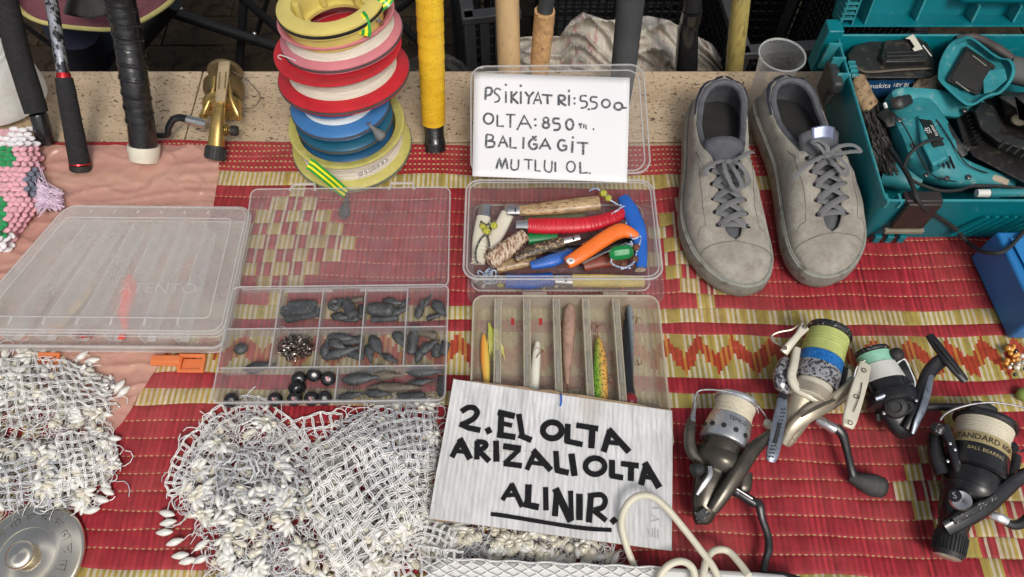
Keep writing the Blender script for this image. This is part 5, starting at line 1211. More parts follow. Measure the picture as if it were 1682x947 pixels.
# ================================================================ PINK PLASTIC BAG
def bagmat():
    m, t, o = nodes('salmon_film'); b = t.nodes.new('ShaderNodeBsdfPrincipled'); b.inputs['Base Color'].default_value = (.86, .54, .44, 1); b.inputs['Roughness'].default_value = .2
    tl = t.nodes.new('ShaderNodeBsdfTranslucent'); tl.inputs[0].default_value = (.8, .45, .36, 1); tr = t.nodes.new('ShaderNodeBsdfTransparent'); tr.inputs[0].default_value = (1, .8, .74, 1)
    m1 = t.nodes.new('ShaderNodeMixShader'); m1.inputs[0].default_value = .3; m2 = t.nodes.new('ShaderNodeMixShader'); m2.inputs[0].default_value = .30
    t.links.new(b.outputs[0], m1.inputs[1]); t.links.new(tl.outputs[0], m1.inputs[2]); t.links.new(m1.outputs[0], m2.inputs[1]); t.links.new(tr.outputs[0], m2.inputs[2]); t.links.new(m2.outputs[0], o.inputs[0])
    bp = t.nodes.new('ShaderNodeBump'); bp.inputs['Strength'].default_value = .55; bp.inputs['Distance'].default_value = .0016
    co = t.nodes.new('ShaderNodeTexCoord'); nn = t.nodes.new('ShaderNodeTexNoise'); nn.inputs['Scale'].default_value = 9; t.links.new(co.outputs['Object'], nn.inputs['Vector'])
    va = t.nodes.new('ShaderNodeVectorMath'); va.operation = 'MULTIPLY_ADD'; va.inputs[1].default_value = (.12, .12, .12); t.links.new(nn.outputs['Color'], va.inputs[0]); t.links.new(co.outputs['Object'], va.inputs[2])
    vo = t.nodes.new('ShaderNodeTexVoronoi'); vo.feature = 'DISTANCE_TO_EDGE'; vo.inputs['Scale'].default_value = 24; t.links.new(va.outputs[0], vo.inputs['Vector'])
    cr = ramp(t, vo.outputs['Distance'], [(0, 1), (.10, .35), (.4, 0)]); ad = t.nodes.new('ShaderNodeMath'); ad.operation = 'MULTIPLY_ADD'; ad.inputs[1].default_value = .8; t.links.new(noise_(t, 30, 5, .6, dist=2.), ad.inputs[0]); t.links.new(cr, ad.inputs[2]); t.links.new(ad.outputs[0], bp.inputs['Height']); t.links.new(bp.outputs[0], b.inputs['Normal']); return m
RB = [(238, 366), (262, 362), (300, 357), (336, 351), (400, 330), (500, 297), (560, 281), (600, 259), (650, 228), (690, 203), (712, 186)]
def bagf(i, j):
    v = 238+j*(714-238); L = -60 if v < 600 else lerp(-60, 150, (v-600)/114); R_ = interp(RB, v); u = L+(R_-L)*i
    fold = .003*(1-abs(noise.noise(Vector((u*.012, v*.02, 0)))))**14+.0035*(1-abs(noise.noise(Vector((u*.006+v*.009, v*.03, 5)))))**18+.0012*noise.noise(Vector((u*.06, v*.07, 3)))
    z = .0012+fold+.0018*math.exp(-((v-246)/7.)**2)
    return Q(u+2.5*noise.noise(Vector((v*.05, 2, 0)))*(i > .95), v+1.5*noise.noise(Vector((u*.05, 9, 0))), z)
tagp(MB().grid(bagf, 150, 150).build('plastic_bag', bagmat(), recalc=False, sharp=0), 'crinkled salmon pink plastic bag lying under the frosted box and rod grips', 'plastic bag')
# ================================================================ KNIVES IN THE CLEAR BOX
MSTAG = mat('stag_horn', (.42, .28, .14), .45, var=.35, scale=60, vs=(1, 3, 3), col2=(.14, .07, .03), c2=(.5, .62), s2=140, bump=.6, bscale=300, coat=.3)
MBARK = mat('banded_horn', (.62, .50, .38), .5, var=.25, scale=90, vs=(3, 1, 1), col2=(.22, .10, .05), c2=(.48, .56), s2=170, bump=.6, bscale=300)
MMOT = mat('mottled_dark', (.05, .035, .025), .4, var=.4, scale=200, col2=(.38, .25, .13), c2=(.52, .60), s2=260, bump=.6, bscale=300)
MSILV = mat('bolster', (.66, .66, .66), .25, 1., var=.08)
KUP = Vector((0, -.3, .95))
def knife(lab, st, mt, ribs=0, bol=None, rib_m=None, thick=.75, par=None, name='folding_knife'):
    t = thing(name, lab, 'knife', Q(st[0][0], st[0][1], max(0, st[0][2])), 'folding knives in the clear box')
    mb = MB(); bar(mb, [(u, v, z, w, w*thick) for u, v, z, w in st], KUP, 8)
    if ribs:
        mb2 = MB(); pts = [Q(u, v, z) for u, v, z, w in st]; pp = smooth_path(pts, 16); ws = [w/2*pxm(p) for p, (u, v, z, w) in zip(pts, st)]
        N = len(pp)
        for r in range(ribs):
            i = int((r+.5)/ribs*(N-2)); q = i/16; w = interp(list(enumerate(ws)), q); tt = (pp[i+1]-pp[i]).normalized(); s, n = frame(tt, KUP)
            mb2.tube([pp[i]+s*cos(a)*w*1.02+n*sin(a)*w*thick*1.04 for a in np.linspace(0, 2*pi, 15)[:-1]], w*.13, 5, closed=True)
        mb2.build('grip_ribs', rib_m or mt, t, world=True)
    mb.build('handle', mt, t, world=True)
    if bol:
        mb = MB(); bar(mb, [(u, v, z, w, w*thick) for u, v, z, w in bol], KUP, 4); mb.build('bolster', MSILV, t, world=True)
        mb = MB(); a, b = Q(*bol[0][:3]), Q(*bol[-1][:3]); c = a.lerp(b, .6); w = bol[0][3]*pxm(c)
        mb.box(c+KUP*w*.39, (.0022, w*.5, .0006), X=b-a, Y=KUP.cross(b-a)); mb.build('bolster_slot', MRUB, t, world=True)
    return t
zk = .036
knife('blue ribbed handle knife at the bottom front of the box, seen through the wall', [(832, 461, .016, 22), (870, 462, .016, 24), (908, 458, .016, 21)], MBLUE, 16)
knife('yellow speckled handle knife at the bottom front of the box', [(940, 460, .016, 21), (1000, 461, .016, 22), (1058, 462, .016, 17)], mat('speckled_yellow', (.74, .58, .10), .4, col2=(.3, .15, .03), c2=(.62, .66), s2=160), 0, [(912, 459, .016, 19), (940, 460, .016, 21)])
knife('deep green handle knife lying under the red one', [(868, 392, .024, 20), (915, 388, .024, 22)], MGRN)
knife('white ribbed knife standing at the left end of the box, with the cord', [(794, 358, .038, 24), (788, 395, .036, 25), (786, 432, .03, 22)], MIVORY, 0, [(797, 338, .040, 20), (795, 358, .038, 23)])
mb = MB()
for k in range(7):
    c = Q(784+k*1.2, 428-k*6, .041); mb.tube([c+Vector((x, -.002*abs(x/.008), -.004*(x/.009)**2)) for x in np.linspace(-.008, .008, 7)], .0009, 5)
mb.build('grip_ribs', MIVORY, bpy.data.objects['folding_knife.003'], world=True)
knife('plain ivory handle knife, second from the left end of the box', [(833, 352, .034, 23), (820, 378, .032, 24), (803, 410, .028, 22)], MIVORY, 0, [(838, 338, .036, 16), (833, 352, .034, 20)])
knife('brown stag horn handle knife along the back of the box', [(853, 346, .044, 17), (900, 342, .045, 22), (950, 337, .046, 25), (984, 333, .046, 24)], MSTAG, 0, [(834, 347, .043, 15), (855, 346, .044, 17)])
knife('red knife with a ribbed grip across the middle of the box', [(868, 370, .040, 23), (900, 371, .041, 26), (960, 369, .043, 25), (1000, 360, .044, 23), (1024, 348, .045, 18)], MRED, 26, [(848, 370, .039, 16), (870, 370, .040, 21)])
knife('short banded horn knife pointing at the front left corner of the box', [(862, 385, .042, 19), (845, 398, .042, 24), (825, 415, .042, 30), (803, 430, .042, 25)], MBARK, 9)
knife('dark mottled handle knife beside the orange one', [(846, 424, .034, 14), (880, 410, .035, 20), (925, 396, .036, 17)], MMOT, 0, [(926, 396, .036, 14), (952, 390, .037, 11)])
knife('blue knife printed in silver, under the orange knife', [(872, 436, .030, 12), (905, 428, .031, 22), (940, 416, .032, 17)], MBLUE)
mb = MB()
for k in range(12):
    a = Q(880+k*4.8, 431-k*1.9, .0385); mb.box(a, (.0012, .0034, .0008), X=(1, .4, 0))
mb.build('silver_print', MSILV, bpy.data.objects['folding_knife.009'], world=True, kind='stuff')
knife('blue curved knife along the right end of the box', [(1023, 325, .042, 19), (1034, 345, .044, 27), (1046, 375, .044, 29), (1052, 405, .043, 23), (1053, 440, .041, 18)], MBLUE, 0, [(1050, 428, .040, 14), (1052, 443, .040, 18)])
knife('bright orange knife lying on top of the others', [(931, 432, .048, 20), (955, 418, .050, 24), (990, 394, .051, 26), (1020, 379, .051, 26), (1048, 388, .048, 10)], MORG)
ok = bpy.data.objects['folding_knife.011']
mb = MB()
for k in range(14):
    c = Q(958+k*4.4, 402-k*2.6+(k/14)**2*6, .053); mb.ell(c, (.0016, .0022, .0022))
mb.build('grip_ribs', MORG, ok, world=True)
mb = MB(); mb.tube([Q(957, 432, .051), Q(990, 416, .053), Q(1030, 399, .053)], .0014, 6); mb.build('blade_spine', MSILV, ok, world=True)
MB().ell(Q(937, 428, .0565), (.0055, .0045, .0012)).build('rivet_plate', MWHT, ok, world=True)
MB().ell(Q(938, 428, .0577), (.0019, .0019, .0008)).build('rivet', MDSTEEL, ok, world=True)
MBEY = mat('yellow_green_bead', (.45, .45, .06), .35, var=.2, scale=300); MBEB = mat('brown_bead', (.16, .06, .03), .35, coat=.4)
MCRD = mat('speckled_cord', (.03, .03, .03), .7, col2=(.55, .55, .4), c2=(.55, .6), s2=700); MCRB = mat('blue_white_cord', (.55, .62, .72), .6, col2=(.03, .1, .3), c2=(.5, .56), s2=500)
def bead(u, v, z, w, m, lab):
    p = Q(u, v, z); R = w/2*pxm(p); mb = MB(); ax = Vector((.7, -.5, .4)); s, n = frame(ax)
    mb.lathe((0, 0, 0), ax, [(R*.25, -R*.9), (R*.7, -R*.72), (R, 0), (R*.7, R*.72), (R*.25, R*.9), (R*.22, 0), (R*.25, -R*.9)], 16)
    o = mb.build('cord_bead', m); o.location = p; return tagp(o, lab, 'bead')
bead(794, 371, .047, 13, MBEY, 'yellow green bead on the left of the black cord')
bead(811, 370, .047, 13, MBEY, 'yellow green bead on the right of the black cord')
bead(799, 379, .048, 13, MBEY, 'yellow green bead lowest on the black cord')
bead(991, 317, .049, 13, MBEY, 'upper yellow green bead at the back of the knife box')
bead(999, 325, .049, 12, MBEY, 'lower yellow green bead at the back of the knife box')
bead(1045, 406, .050, 13, MBEB, 'brown wooden bead right of the green bead')
bead(1043, 425, .048, 12, MBEB, 'brown wooden bead below right of the green bead')
bead(1024, 434, .046, 12, MBEB, 'brown wooden bead at the front wall beside the green bead')
bead(1007, 428, .044, 11, MBEB, 'brown wooden bead left below the green bead')
mb = MB(); plathe(mb, 1000, 417, .048, 1040, 412, .050, [(0, 0), (.02, 7), (.2, 12), (.5, 13), (.8, 12), (.98, 7), (1, 0)], 9); tagp(mb.build('cord_bead', MGRN, sharp=20), 'large faceted green bead beside the orange knife', 'bead')
mb = MB(); mb.tube(smooth_path([Q(799, 384, .047), Q(790, 392, .048), Q(782, 410, .048), Q(782, 425, .045), Q(785, 432, .042)], 6), .0013, 6); mb.tube(smooth_path([Q(799, 384, .047), Q(803, 395, .046), Q(804, 408, .044)], 6), .0013, 6)
mb.tube(smooth_path([Q(790, 363, .05), Q(797, 369, .051), Q(806, 366, .051), Q(812, 362, .05)], 6), .0013, 6)
tagp(mb.build('cord', MCRD, kind=None), 'thin black and cream cord threaded through the yellow green beads', 'cord')
mb = MB()
for L_ in ([(968, 313, .048), (978, 309, .050), (986, 313, .050), (996, 321, .050), (1005, 330, .048), (1020, 337, .047), (1026, 330, .048)], [(1004, 352, .05), (1014, 345, .052), (1026, 338, .05), (1030, 350, .047), (1028, 372, .046)],
           [(1032, 378, .053), (1040, 392, .052), (1052, 388, .05), (1050, 402, .05), (1045, 416, .05), (1040, 432, .048), (1020, 442, .046)], [(1036, 396, .05), (1040, 404, .05), (1032, 400, .05), (1022, 405, .05), (1010, 415, .048), (1004, 430, .047), (1016, 438, .047), (1036, 440, .046)]):
    mb.tube(smooth_path([Q(*q) for q in L_], 6), .0012, 6)
tagp(mb.build('cord', MCRB, kind='stuff'), 'tangle of blue and white cords looping among the knives', 'cord', kind='stuff')
knife('red brown wooden knife buried under the orange one', [(958, 436, .022, 20), (1000, 428, .022, 22), (1030, 432, .022, 18)], mat('red_wood', (.22, .05, .03), .4))
knife('dark steel knife buried in the middle of the pile', [(880, 405, .020, 18), (930, 412, .020, 20), (975, 408, .020, 16)], MBLK)
knife('olive handled knife buried at the back of the pile', [(862, 358, .022, 20), (910, 356, .022, 20), (960, 352, .022, 18)], mat('olive_handle', (.10, .11, .04), .5))
knife('tan wooden knife buried at the left of the pile', [(815, 440, .018, 20), (850, 432, .018, 20), (880, 428, .018, 18)], MSTAG)
knife('black knife buried under the green bead', [(975, 418, .024, 18), (1005, 402, .024, 20), (1036, 392, .024, 16)], MBLKG)
rr = random.Random(31)
mb = MB()
for k in range(60):
    u, v = rr.uniform(782, 1060), rr.uniform(462, 474); mb.m = rr.randint(0, 3); a = Q(u, v-6, .010); ax = Vector((rr.gauss(0, 1), rr.gauss(0, .4), .1)).normalized(); mb.ell(a, (rr.uniform(.004, .011), .004, .004), ax, 8, 6)
tagp(mb.build('loose_trinkets', [MRED, MBEY, MIVORY, MLEADB]), 'jumble of small coloured bits under the knives at the front wall', 'trinkets', kind='stuff')
mb = MB(); 
for k in range(8):
    u, v = rr.uniform(786, 826), rr.uniform(444, 468); a = Q(u, v, .018); ax = Vector((rr.gauss(0, 1), rr.gauss(0, 1), .3)).normalized(); s, n = frame(ax)
    mb.tube([a+ax*cos(q)*.006+s*sin(q)*.003 for q in np.linspace(0, 2*pi, 11)[:-1]], .0012, 5, closed=True)
tagp(mb.build('cord_bundle', MCRB), 'bundle of pale cord ends in the front left corner of the knife box', 'cord', kind='stuff')
# ================================================================ TEAL TOOL CASE
MTEAL = mat('teal_plastic', (.0, .165, .20), .42, var=.10, scale=14, col2=(.05, .26, .29), c2=(.60, .75), s2=50, bump=.2, bscale=600)
MTEALW = mat('worn_teal', (.03, .24, .27), .45, var=.2, scale=30, col2=(.22, .36, .34), c2=(.58, .74), s2=70)
MTBLK = mat('dusty_black', (.018, .017, .016), .45, var=.35, scale=40, col2=(.085, .07, .05), c2=(.55, .72), s2=80)
CX0, CY0, CY1, CH = .4655, .5435, .832, .090
tc = thing('tool_case', 'open teal plastic tool case full of cordless tools, its lid up at the back', 'tool case', Vector((CX0, CY0, .002)))
CW = .42
mb = MB(); w, d, h = CW, CY1-CY0, CH
def boxw(mb, x0, y0, z0, x1, y1, z1): mb.box(((x0+x1)/2, (y0+y1)/2, (z0+z1)/2), (x1-x0, y1-y0, z1-z0))
tub(mb, w, d, h, .010, .0035, fl=0, taper=.007, x0=-.009, y0=-.002, n=4); mb.build('tray', MTEAL, tc)
mb = MB(); mb.tube([p for p in rring(w-.004, d-.004, .008, h+.0005, 4, w/2-.009, d/2-.002)], .0016, 6, closed=True); mb.build('rim', MTEALW, tc)
# front details: latch recess, ribs, corner blocks
for i in range(17):
    x = .105+i*.0118; y = -.0035; mb = MB()
    mb.prism([Vector((x, y, .018)), Vector((x+.0045, y, .018)), Vector((x+.030, y-.0005, .062)), Vector((x+.0255, y-.0005, .062))], Vector((0, -.0022, 0))); mb.build('grip_rib', MTEAL, tc)
mb = MB(); boxw(mb, .018, -.009, .040, .060, -.002, .093); boxw(mb, .016, -.004, .086, .062, .012, .094); mb.build('latch', mat('brown_black_latch', (.028, .02, .018), .5, var=.3), tc, bev=.002)
mb = MB(); boxw(mb, .014, -.010, .030, .064, -.004, .037); mb.build('latch_bar', mat('dusty_bar', (.24, .22, .16), .7), tc, bev=.001)
for x in (.010, .026, .042): mb = MB(); boxw(mb, x, -.007, .004, x+.009, -.001, .018); mb.build('latch_foot', MTEAL, tc, bev=.001)
for x in (-.006, .010, .026): mb = MB(); boxw(mb, x, -.004, .080, x+.003, .010, h+.001); mb.build('corner_web', MTEALW, tc)
# left side: hinge clip blocks
for y, z0 in ((.235, .05), (.262, .05), (.205, .06)):
    mb = MB(); boxw(mb, -.024, y, z0, -.006, y+.004, h+.004); mb.build('side_web', MTEALW, tc)
mb = MB(); boxw(mb, -.026, .275, .03, -.004, .300, h+.016); mb.build('hinge_block', MTEAL, tc, bev=.002)
for k in range(4): mb = MB(); boxw(mb, -.004, .205+k*.008, h-.001, .006, .2085+k*.008, h+.003); mb.build('tooth', MTEALW, tc)
mb = MB(); mb.box((-.021, .222, .062), (.013, .040, .05), Y=(0, 1, -.15)); mb.box((-.024, .205, .082), (.015, .03, .02)); mb.build('side_latch', mat('grey_black_clip', (.035, .035, .035), .5, var=.3), tc, bev=.004)
# lid standing open
LY = CY1-CY0-.004; mb = MB()
tl = radians(12)
def ld(x, s, o=0.): return Vector((x, LY+.012+s*sin(tl)-o*cos(tl), h+.006+s*cos(tl)+o*sin(tl)))
def lbox(mb, x0, s0, x1, s1, o0, o1):
    vs = [ld(x, s, o) for o in (o0, o1) for x, s in ((x0, s0), (x1, s0), (x1, s1), (x0, s1))]
    mb.add(vs, [(3, 2, 1, 0), (4, 5, 6, 7), (0, 1, 5, 4), (1, 2, 6, 5), (2, 3, 7, 6), (3, 0, 4, 7)])
lbox(mb, -.006, 0, CW, .25, -.03, -.026); lbox(mb, -.006, 0, -.003, .25, -.026, .004); lbox(mb, -.003, 0, CW, .003, -.026, .002)
lid = mb.build('lid', MTEAL, tc)
for x in (.012, .030): mb = MB(); lbox(mb, x, .003, x+.002, .25, -.0255, .001); mb.build('lid_rib', MTEALW, lid)
for x in (.105, .33): mb = MB(); lbox(mb, x, .0035, x+.003, .06, -.0255, -.008); mb.build('lid_rib', MTEALW, lid)
mb = MB(); lbox(mb, .085, .055, .6, .25, -.0255, -.006); mb.build('lid_panel', MTEAL, lid, bev=.008)
mb = MB(); lbox(mb, .15, .028, .325, .06, -.0252, -.004); mb.build('lid_panel', MTEAL, lid, bev=.009)
for x in (.182, .24): mb = MB(); lbox(mb, x, .004, x+.003, .028, -.0252, -.004); mb.build('lid_rib', MTEALW, lid)
for k in range(6): mb = MB(); lbox(mb, -.008, .012+k*.0075, .010, .0145+k*.0075, -.012, .0045); mb.build('lid_tooth', MTEALW, lid)
mb = MB(); mb.tube([ld(-.005, .002, .004), ld(-.005, .25, .004)], .0018, 6); mb.tube([ld(.012, .003, .002), ld(.012, .25, .002)], .0012, 6); mb.build('lid_edge', MTEALW, lid)
# ---- contents
def poly(mb, px, z, th, zb=None):
    p = [Q(u, v, z) for u, v in px]; mb.prism(p, Vector((0, 0, -th))); return mb
def ipoly(px, c, f): return [(c[0]+(u-c[0])*f, c[1]+(v-c[1])*f) for u, v in px]
# battery
bt = thing('battery_pack', 'dusty black battery pack with a cream tab in the back left of the teal case', 'battery', Q(1460, 140, .03))
bpx = [(1392, 90), (1405, 74), (1422, 70), (1432, 61), (1500, 58), (1518, 62), (1536, 98), (1540, 118), (1530, 128), (1412, 128), (1398, 112)]
c = (1465, 95); mb = MB(); mb.loft([[Q(u, v, z) for u, v in ipoly(bpx, c, f)] for z, f in ((.062, 1), (.079, 1.02), (.083, .99))]); mb.build('shell', MTBLK, bt, world=True, bev=.002)
mb = MB(); mb.loft([[Q(u, v, z) for u, v in px_] for z, px_ in ((.083, [(1452, 68), (1515, 64), (1530, 98), (1525, 106), (1450, 108), (1440, 98)]), (.091, [(1455, 66), (1512, 62), (1524, 92), (1520, 100), (1455, 101), (1448, 92)]))]); mb.build('rail_block', MTBLK, bt, world=True, bev=.0015)
for k, v in enumerate((86, 92, 98)): mb = MB(); mb.tube([Q(1456, v, .093), Q(1510+k*4, v-2, .093)], .0011, 5); mb.build('rail', MBLK, bt, world=True)
mb = MB(); mb.tube(smooth_path([Q(1402, 104, .085), Q(1412, 114, .085), Q(1430, 118, .085), Q(1480, 114, .085), Q(1530, 112, .085)], 5), .0016, 6); mb.build('edge_ridge', mat('dust_edge', (.12, .10, .07), .7), bt, world=True)
mb = MB(); mb.loft([[Q(1412, 128, .062), Q(1532, 128, .062), Q(1530, 120, .083), Q(1410, 120, .083)], [Q(1420, 160, .045), Q(1530, 158, .045), Q(1531, 130, .071), Q(1411, 130, .071)]], closed=True); mb.build('front_face', MTBLK, bt, world=True, bev=.002)
FA, FB, FC = Q(1422, 131, .0705), Q(1502, 129, .0705), Q(1428, 158, .0455); fx = (FB-FA).normalized(); fy = (FC-FA); fyn = (fy-fx*fy.dot(fx)).normalized(); fn = fyn.cross(fx).normalized()
if fn.y > 0: fn = -fn
mb = MB(); q0 = FA+fn*.0015; mb.prism([q0, q0+fx*(FB-FA).length, q0+fx*(FB-FA).length*.93+fyn*fy.length*.5, q0+fx*.02+fyn*fy.length], fn*.0006); mb.build('blue_label', mat('navy_label', (.01, .05, .13), .3), bt, world=True)
def onplane(txt, size, org, X, Y, n, m, par, nm='lettering', sx=1.):
    vs, fs = text_mesh(txt, size, sx); mb = MB(); mb.add([org+X*p.x-Y*p.y+n*.0003 for p in vs], fs); return mb.build(nm, m, par, world=True, recalc=False)
MWPR = mat('white_print', (.75, .75, .72), .5)
o_ = q0+fn*.0007
onplane('makita', .0105, o_+fx*.0215+fyn*.0085, fx, fyn, fn, MWPR, bt, sx=1.15); onplane('18V BL', .0085, o_+fx*.052+fyn*.008, fx, fyn, fn, MWPR, bt)
mb = MB(); mb.loft([[Q(u, v, z) for u, v in ((1486, 63), (1500, 55), (1516, 80), (1502, 84), (1498, 80), (1502, 76), (1494, 64))] for z in (.090, .096)]); mb.build('cream_tab', MIVORY, bt, world=True, bev=.001)
mb = MB(); mb.tube([Q(1516, 74, .094), Q(1530, 92, .09)], .0008, 5); mb.build('wire', MWHT, bt, world=True)
# teal battery socket head
hd = thing('cordless_tool', 'upturned teal tool handle end with an empty black square battery socket', 'power tool', Q(1600, 120, .05))
hpx = [(1541, 122), (1545, 98), (1560, 72), (1580, 61), (1598, 62), (1638, 92), (1660, 98), (1667, 115), (1660, 135), (1643, 153), (1628, 157), (1615, 163), (1600, 172), (1585, 171), (1560, 150), (1543, 132)]
hpx = [(p.x, p.y) for p in smooth_path([Vector((u, v, 0)) for u, v in hpx], 4, True)]; hc = (1603, 118)
mb = MB(); mb.loft([[Q(u, v, z) for u, v in ipoly(hpx, hc, f)] for z, f in ((.055, .9), (.075, 1.0), (.098, 1.02), (.102, 1.0), (.1025, .93), (.094, .86), (.092, .80))], True, True); mb.build('socket_shell', MTEALW, hd, world=True, sharp=45)
mb = MB(); mb.loft([[Q(u, v, z) for u, v in ((1587, 75), (1636, 108), (1607, 156), (1554, 132))] for z in (.0925, .0985)]); mb.build('square_socket', MTBLK, hd, world=True, bev=.001)
mb = MB(); mb.loft([[Q(u, v, z) for u, v in ((1588, 82), (1629, 110), (1604, 150), (1562, 130))] for z in (.0985, .0992)]); mb.build('socket_floor', mat('socket_black', (.03, .025, .023), .6), hd, world=True)
for a, b in (((1598, 91), (1620, 108)), ((1570, 134), (1592, 150))): mb = MB(); mb.tube([Q(*a, .1), Q(*b, .1)], .001, 5); mb.build('contact', mat('contact_strip', (.4, .37, .28), .4, .5) if 'contact_strip' not in bpy.data.materials else bpy.data.materials['contact_strip'], hd, world=True)
mb = MB(); mb.loft([[Q(u, v, z) for u, v in ((1614, 116), (1650, 112), (1655, 130), (1634, 148), (1616, 154))] for z in (.094, .099)]); mb.build('side_step', MTEALW, hd, world=True, bev=.001)
bar(MB(), [(1570, 62, .092, 7, 8), (1600, 60, .094, 10, 10), (1635, 78, .092, 14, 14), (1662, 96, .088, 12, 12)], UPV).build('rubber_edge', mat('brown_rubber', (.06, .045, .045), .6, var=.3), hd, world=True)
bar(MB(), [(1655, 112, .07, 42, 30), (1690, 120, .07, 44, 32), (1740, 128, .07, 44, 34)], UPV).build('grip', mat('grey_rubber', (.09, .09, .09), .7, var=.15), hd, world=True)
# jig saw body
js = thing('cordless_tool', 'worn teal power tool lying diagonally across the front of the case', 'power tool', Q(1530, 230, .05))
bar(MB(), [(1462, 165, .060, 40, 40), (1490, 180, .066, 76, 50), (1510, 215, .068, 88, 56), (1530, 255, .066, 86, 54), (1560, 280, .058, 56, 44), (1610, 292, .048, 34, 30), (1662, 303, .042, 22, 20)], UPV, 7).build('body', MTEALW, js, world=True)
bar(MB(), [(1480, 165, .080, 46, 16), (1530, 168, .078, 44, 20), (1580, 176, .066, 40, 24), (1610, 180, .06, 30, 20)], UPV, 5).build('gear_housing', MTEALW, js, world=True)
mb = MB(); mb.loft([[Q(u, v, z) for u, v in px_] for z, px_ in ((.070, [(1500, 186), (1532, 192), (1566, 268), (1530, 286), (1508, 236)]), (.094, [(1506, 190), (1528, 196), (1556, 258), (1532, 272), (1512, 234)]))]); mb.build('ridge_panel', MTEALW, js, world=True, bev=.003)
mb = MB(); mb.loft([[Q(u, v, z) for u, v in px_] for z, px_ in ((.0935, [(1509, 194), (1530, 197), (1552, 238), (1533, 243)]), (.0957, [(1511, 195), (1529, 198), (1550, 237), (1534, 241)]))]); mb.build('label_plate', MTBLK, js, world=True)
LX_ = (Q(1552, 238, .096)-Q(1530, 197, .096)).normalized(); LYn = Vector((0, 0, 1)).cross(LX_)
onplane('SJS', .009, Q(1524, 214, .0965), LX_, -LYn if True else LYn, Vector((0, 0, 1)), MWPR, js); onplane('makita', .007, Q(1535, 214, .0965), LX_, -LYn, Vector((0, 0, 1)), MWPR, js)
bar(MB(), [(1464, 170, .088, 17, 10), (1478, 168, .092, 22, 12), (1494, 163, .088, 17, 10)], UPV).build('dial', MTBLK, js, world=True)
bar(MB(), [(1466, 157, .086, 14, 8), (1480, 154, .090, 22, 8), (1493, 156, .086, 14, 8)], UPV).build('dial_cap', MTEALW, js, world=True)
bar(MB(), [(1448, 185, .074, 22, 10), (1460, 195, .076, 24, 12), (1464, 208, .072, 16, 10)], UPV).build('lever', MTBLK, js, world=True)
MSCR = mat('screw_steel', (.12, .12, .12), .35, .8)
for u, v, z in ((1478, 196, .094), (1500, 238, .0925), (1522, 286, .0795), (1556, 292, .0745), (1585, 180, .0785), (1592, 290, .068)):
    mb = MB(); p = Q(u, v, z); mb.lathe(p, (0, -.2, 1), [(.0034, -.002), (.0034, 0), (.0026, .0006), (.0012, .0006), (.0010, -.0004), (1e-5, -.0004)], 14); mb.build('screw', MSCR, js, world=True)
for L_ in ([(1466, 184, .086), (1484, 205, .0925), (1500, 235, .0935), (1516, 268, .090), (1536, 290, .0825), (1570, 298, .072)], [(1538, 196, .092), (1556, 222, .0915), (1574, 252, .086), (1592, 272, .076), (1622, 284, .064)]):
    MB().tube(smooth_path([Q(*q) for q in L_], 5), .0009, 5).build('seam', MTBLK, js, world=True)
bar(MB(), [(1552, 205, .084, 14, 8), (1568, 232, .084, 16, 8), (1584, 256, .078, 12, 7)], UPV).build('rubber_pad', MTBLK, js, world=True)
mb = MB(); mb.tube([Q(1453, 169, .088), Q(1456, 177, .086)], .0022, 7); mb.build('pin', MWHT, js, world=True)
for k in range(4):
    mb = MB(); a, b = Q(1535+k*8, 253+k*1.2, .0905-.002*k), Q(1542+k*8.6, 273+k*1.2, .086-.002*k); mb.tube([a, b], .0016, 6); mb.build('vent_slot', MBLK, js, world=True)
bar(MB(), [(1598, 285, .058, 11, 5), (1620, 290, .056, 11, 5)], UPV).build('rubber_switch', MTBLK, js, world=True)
bar(MB(), [(1618, 289, .056, 11, 5), (1640, 294, .054, 12, 5), (1655, 300, .052, 11, 5)], UPV).build('pale_insert', mat('pale_rubber', (.40, .33, .25), .6, var=.2), js, world=True)
bar(MB(), [(1450, 285, .035, 40, 30), (1480, 290, .04, 44, 34), (1510, 300, .04, 30, 30)], UPV).build('lower_housing', MTEALW, js, world=True)
# small teal torch-like piece by the front wall
sp = thing('nozzle', 'small teal tube with a white tip inside the front wall of the case', 'tool part', Q(1650, 316, .07))
plathe(MB(), 1604, 317, .075, 1624, 317, .075, [(0, 0), (0, 6.5), (.9, 7), (1, 7), (1, 0)], 14).build('white_tip', MWHT, sp, world=True)
plathe(MB(), 1624, 317, .075, 1700, 316, .07, [(0, 0), (0, 8), (.2, 8), (.25, 7), (1, 7), (1, 0)], 14).build('tube', MTEALW, sp, world=True)
# charger
ch = thing('battery_charger', 'black battery charger with vent slots in the right of the case', 'charger', Q(1640, 230, .04))
cpx = [(1582, 232), (1572, 196), (1584, 168), (1606, 156), (1628, 164), (1645, 150), (1720, 160), (1740, 330), (1660, 288), (1598, 256)]
cc_ = (1650, 225)
mb = MB(); mb.loft([[Q(u, v, z) for u, v in ipoly(cpx, cc_, f)] for z, f in ((.03, .95), (.055, 1.03), (.062, 1.03), (.066, 1.0))]); mb.build('base', MTBLK, ch, world=True, bev=.002)
mb = MB(); mb.loft([[Q(u, v, z) for u, v in px_] for z, px_ in ((.064, [(1604, 215), (1590, 178), (1606, 164), (1634, 170), (1652, 212), (1640, 225), (1740, 260), (1740, 292), (1640, 246)]), (.086, [(1612, 212), (1600, 182), (1610, 170), (1628, 174), (1644, 208), (1640, 218), (1740, 244), (1740, 262), (1640, 232)]))]); mb.build('raised_body', MTBLK, ch, world=True, bev=.002)
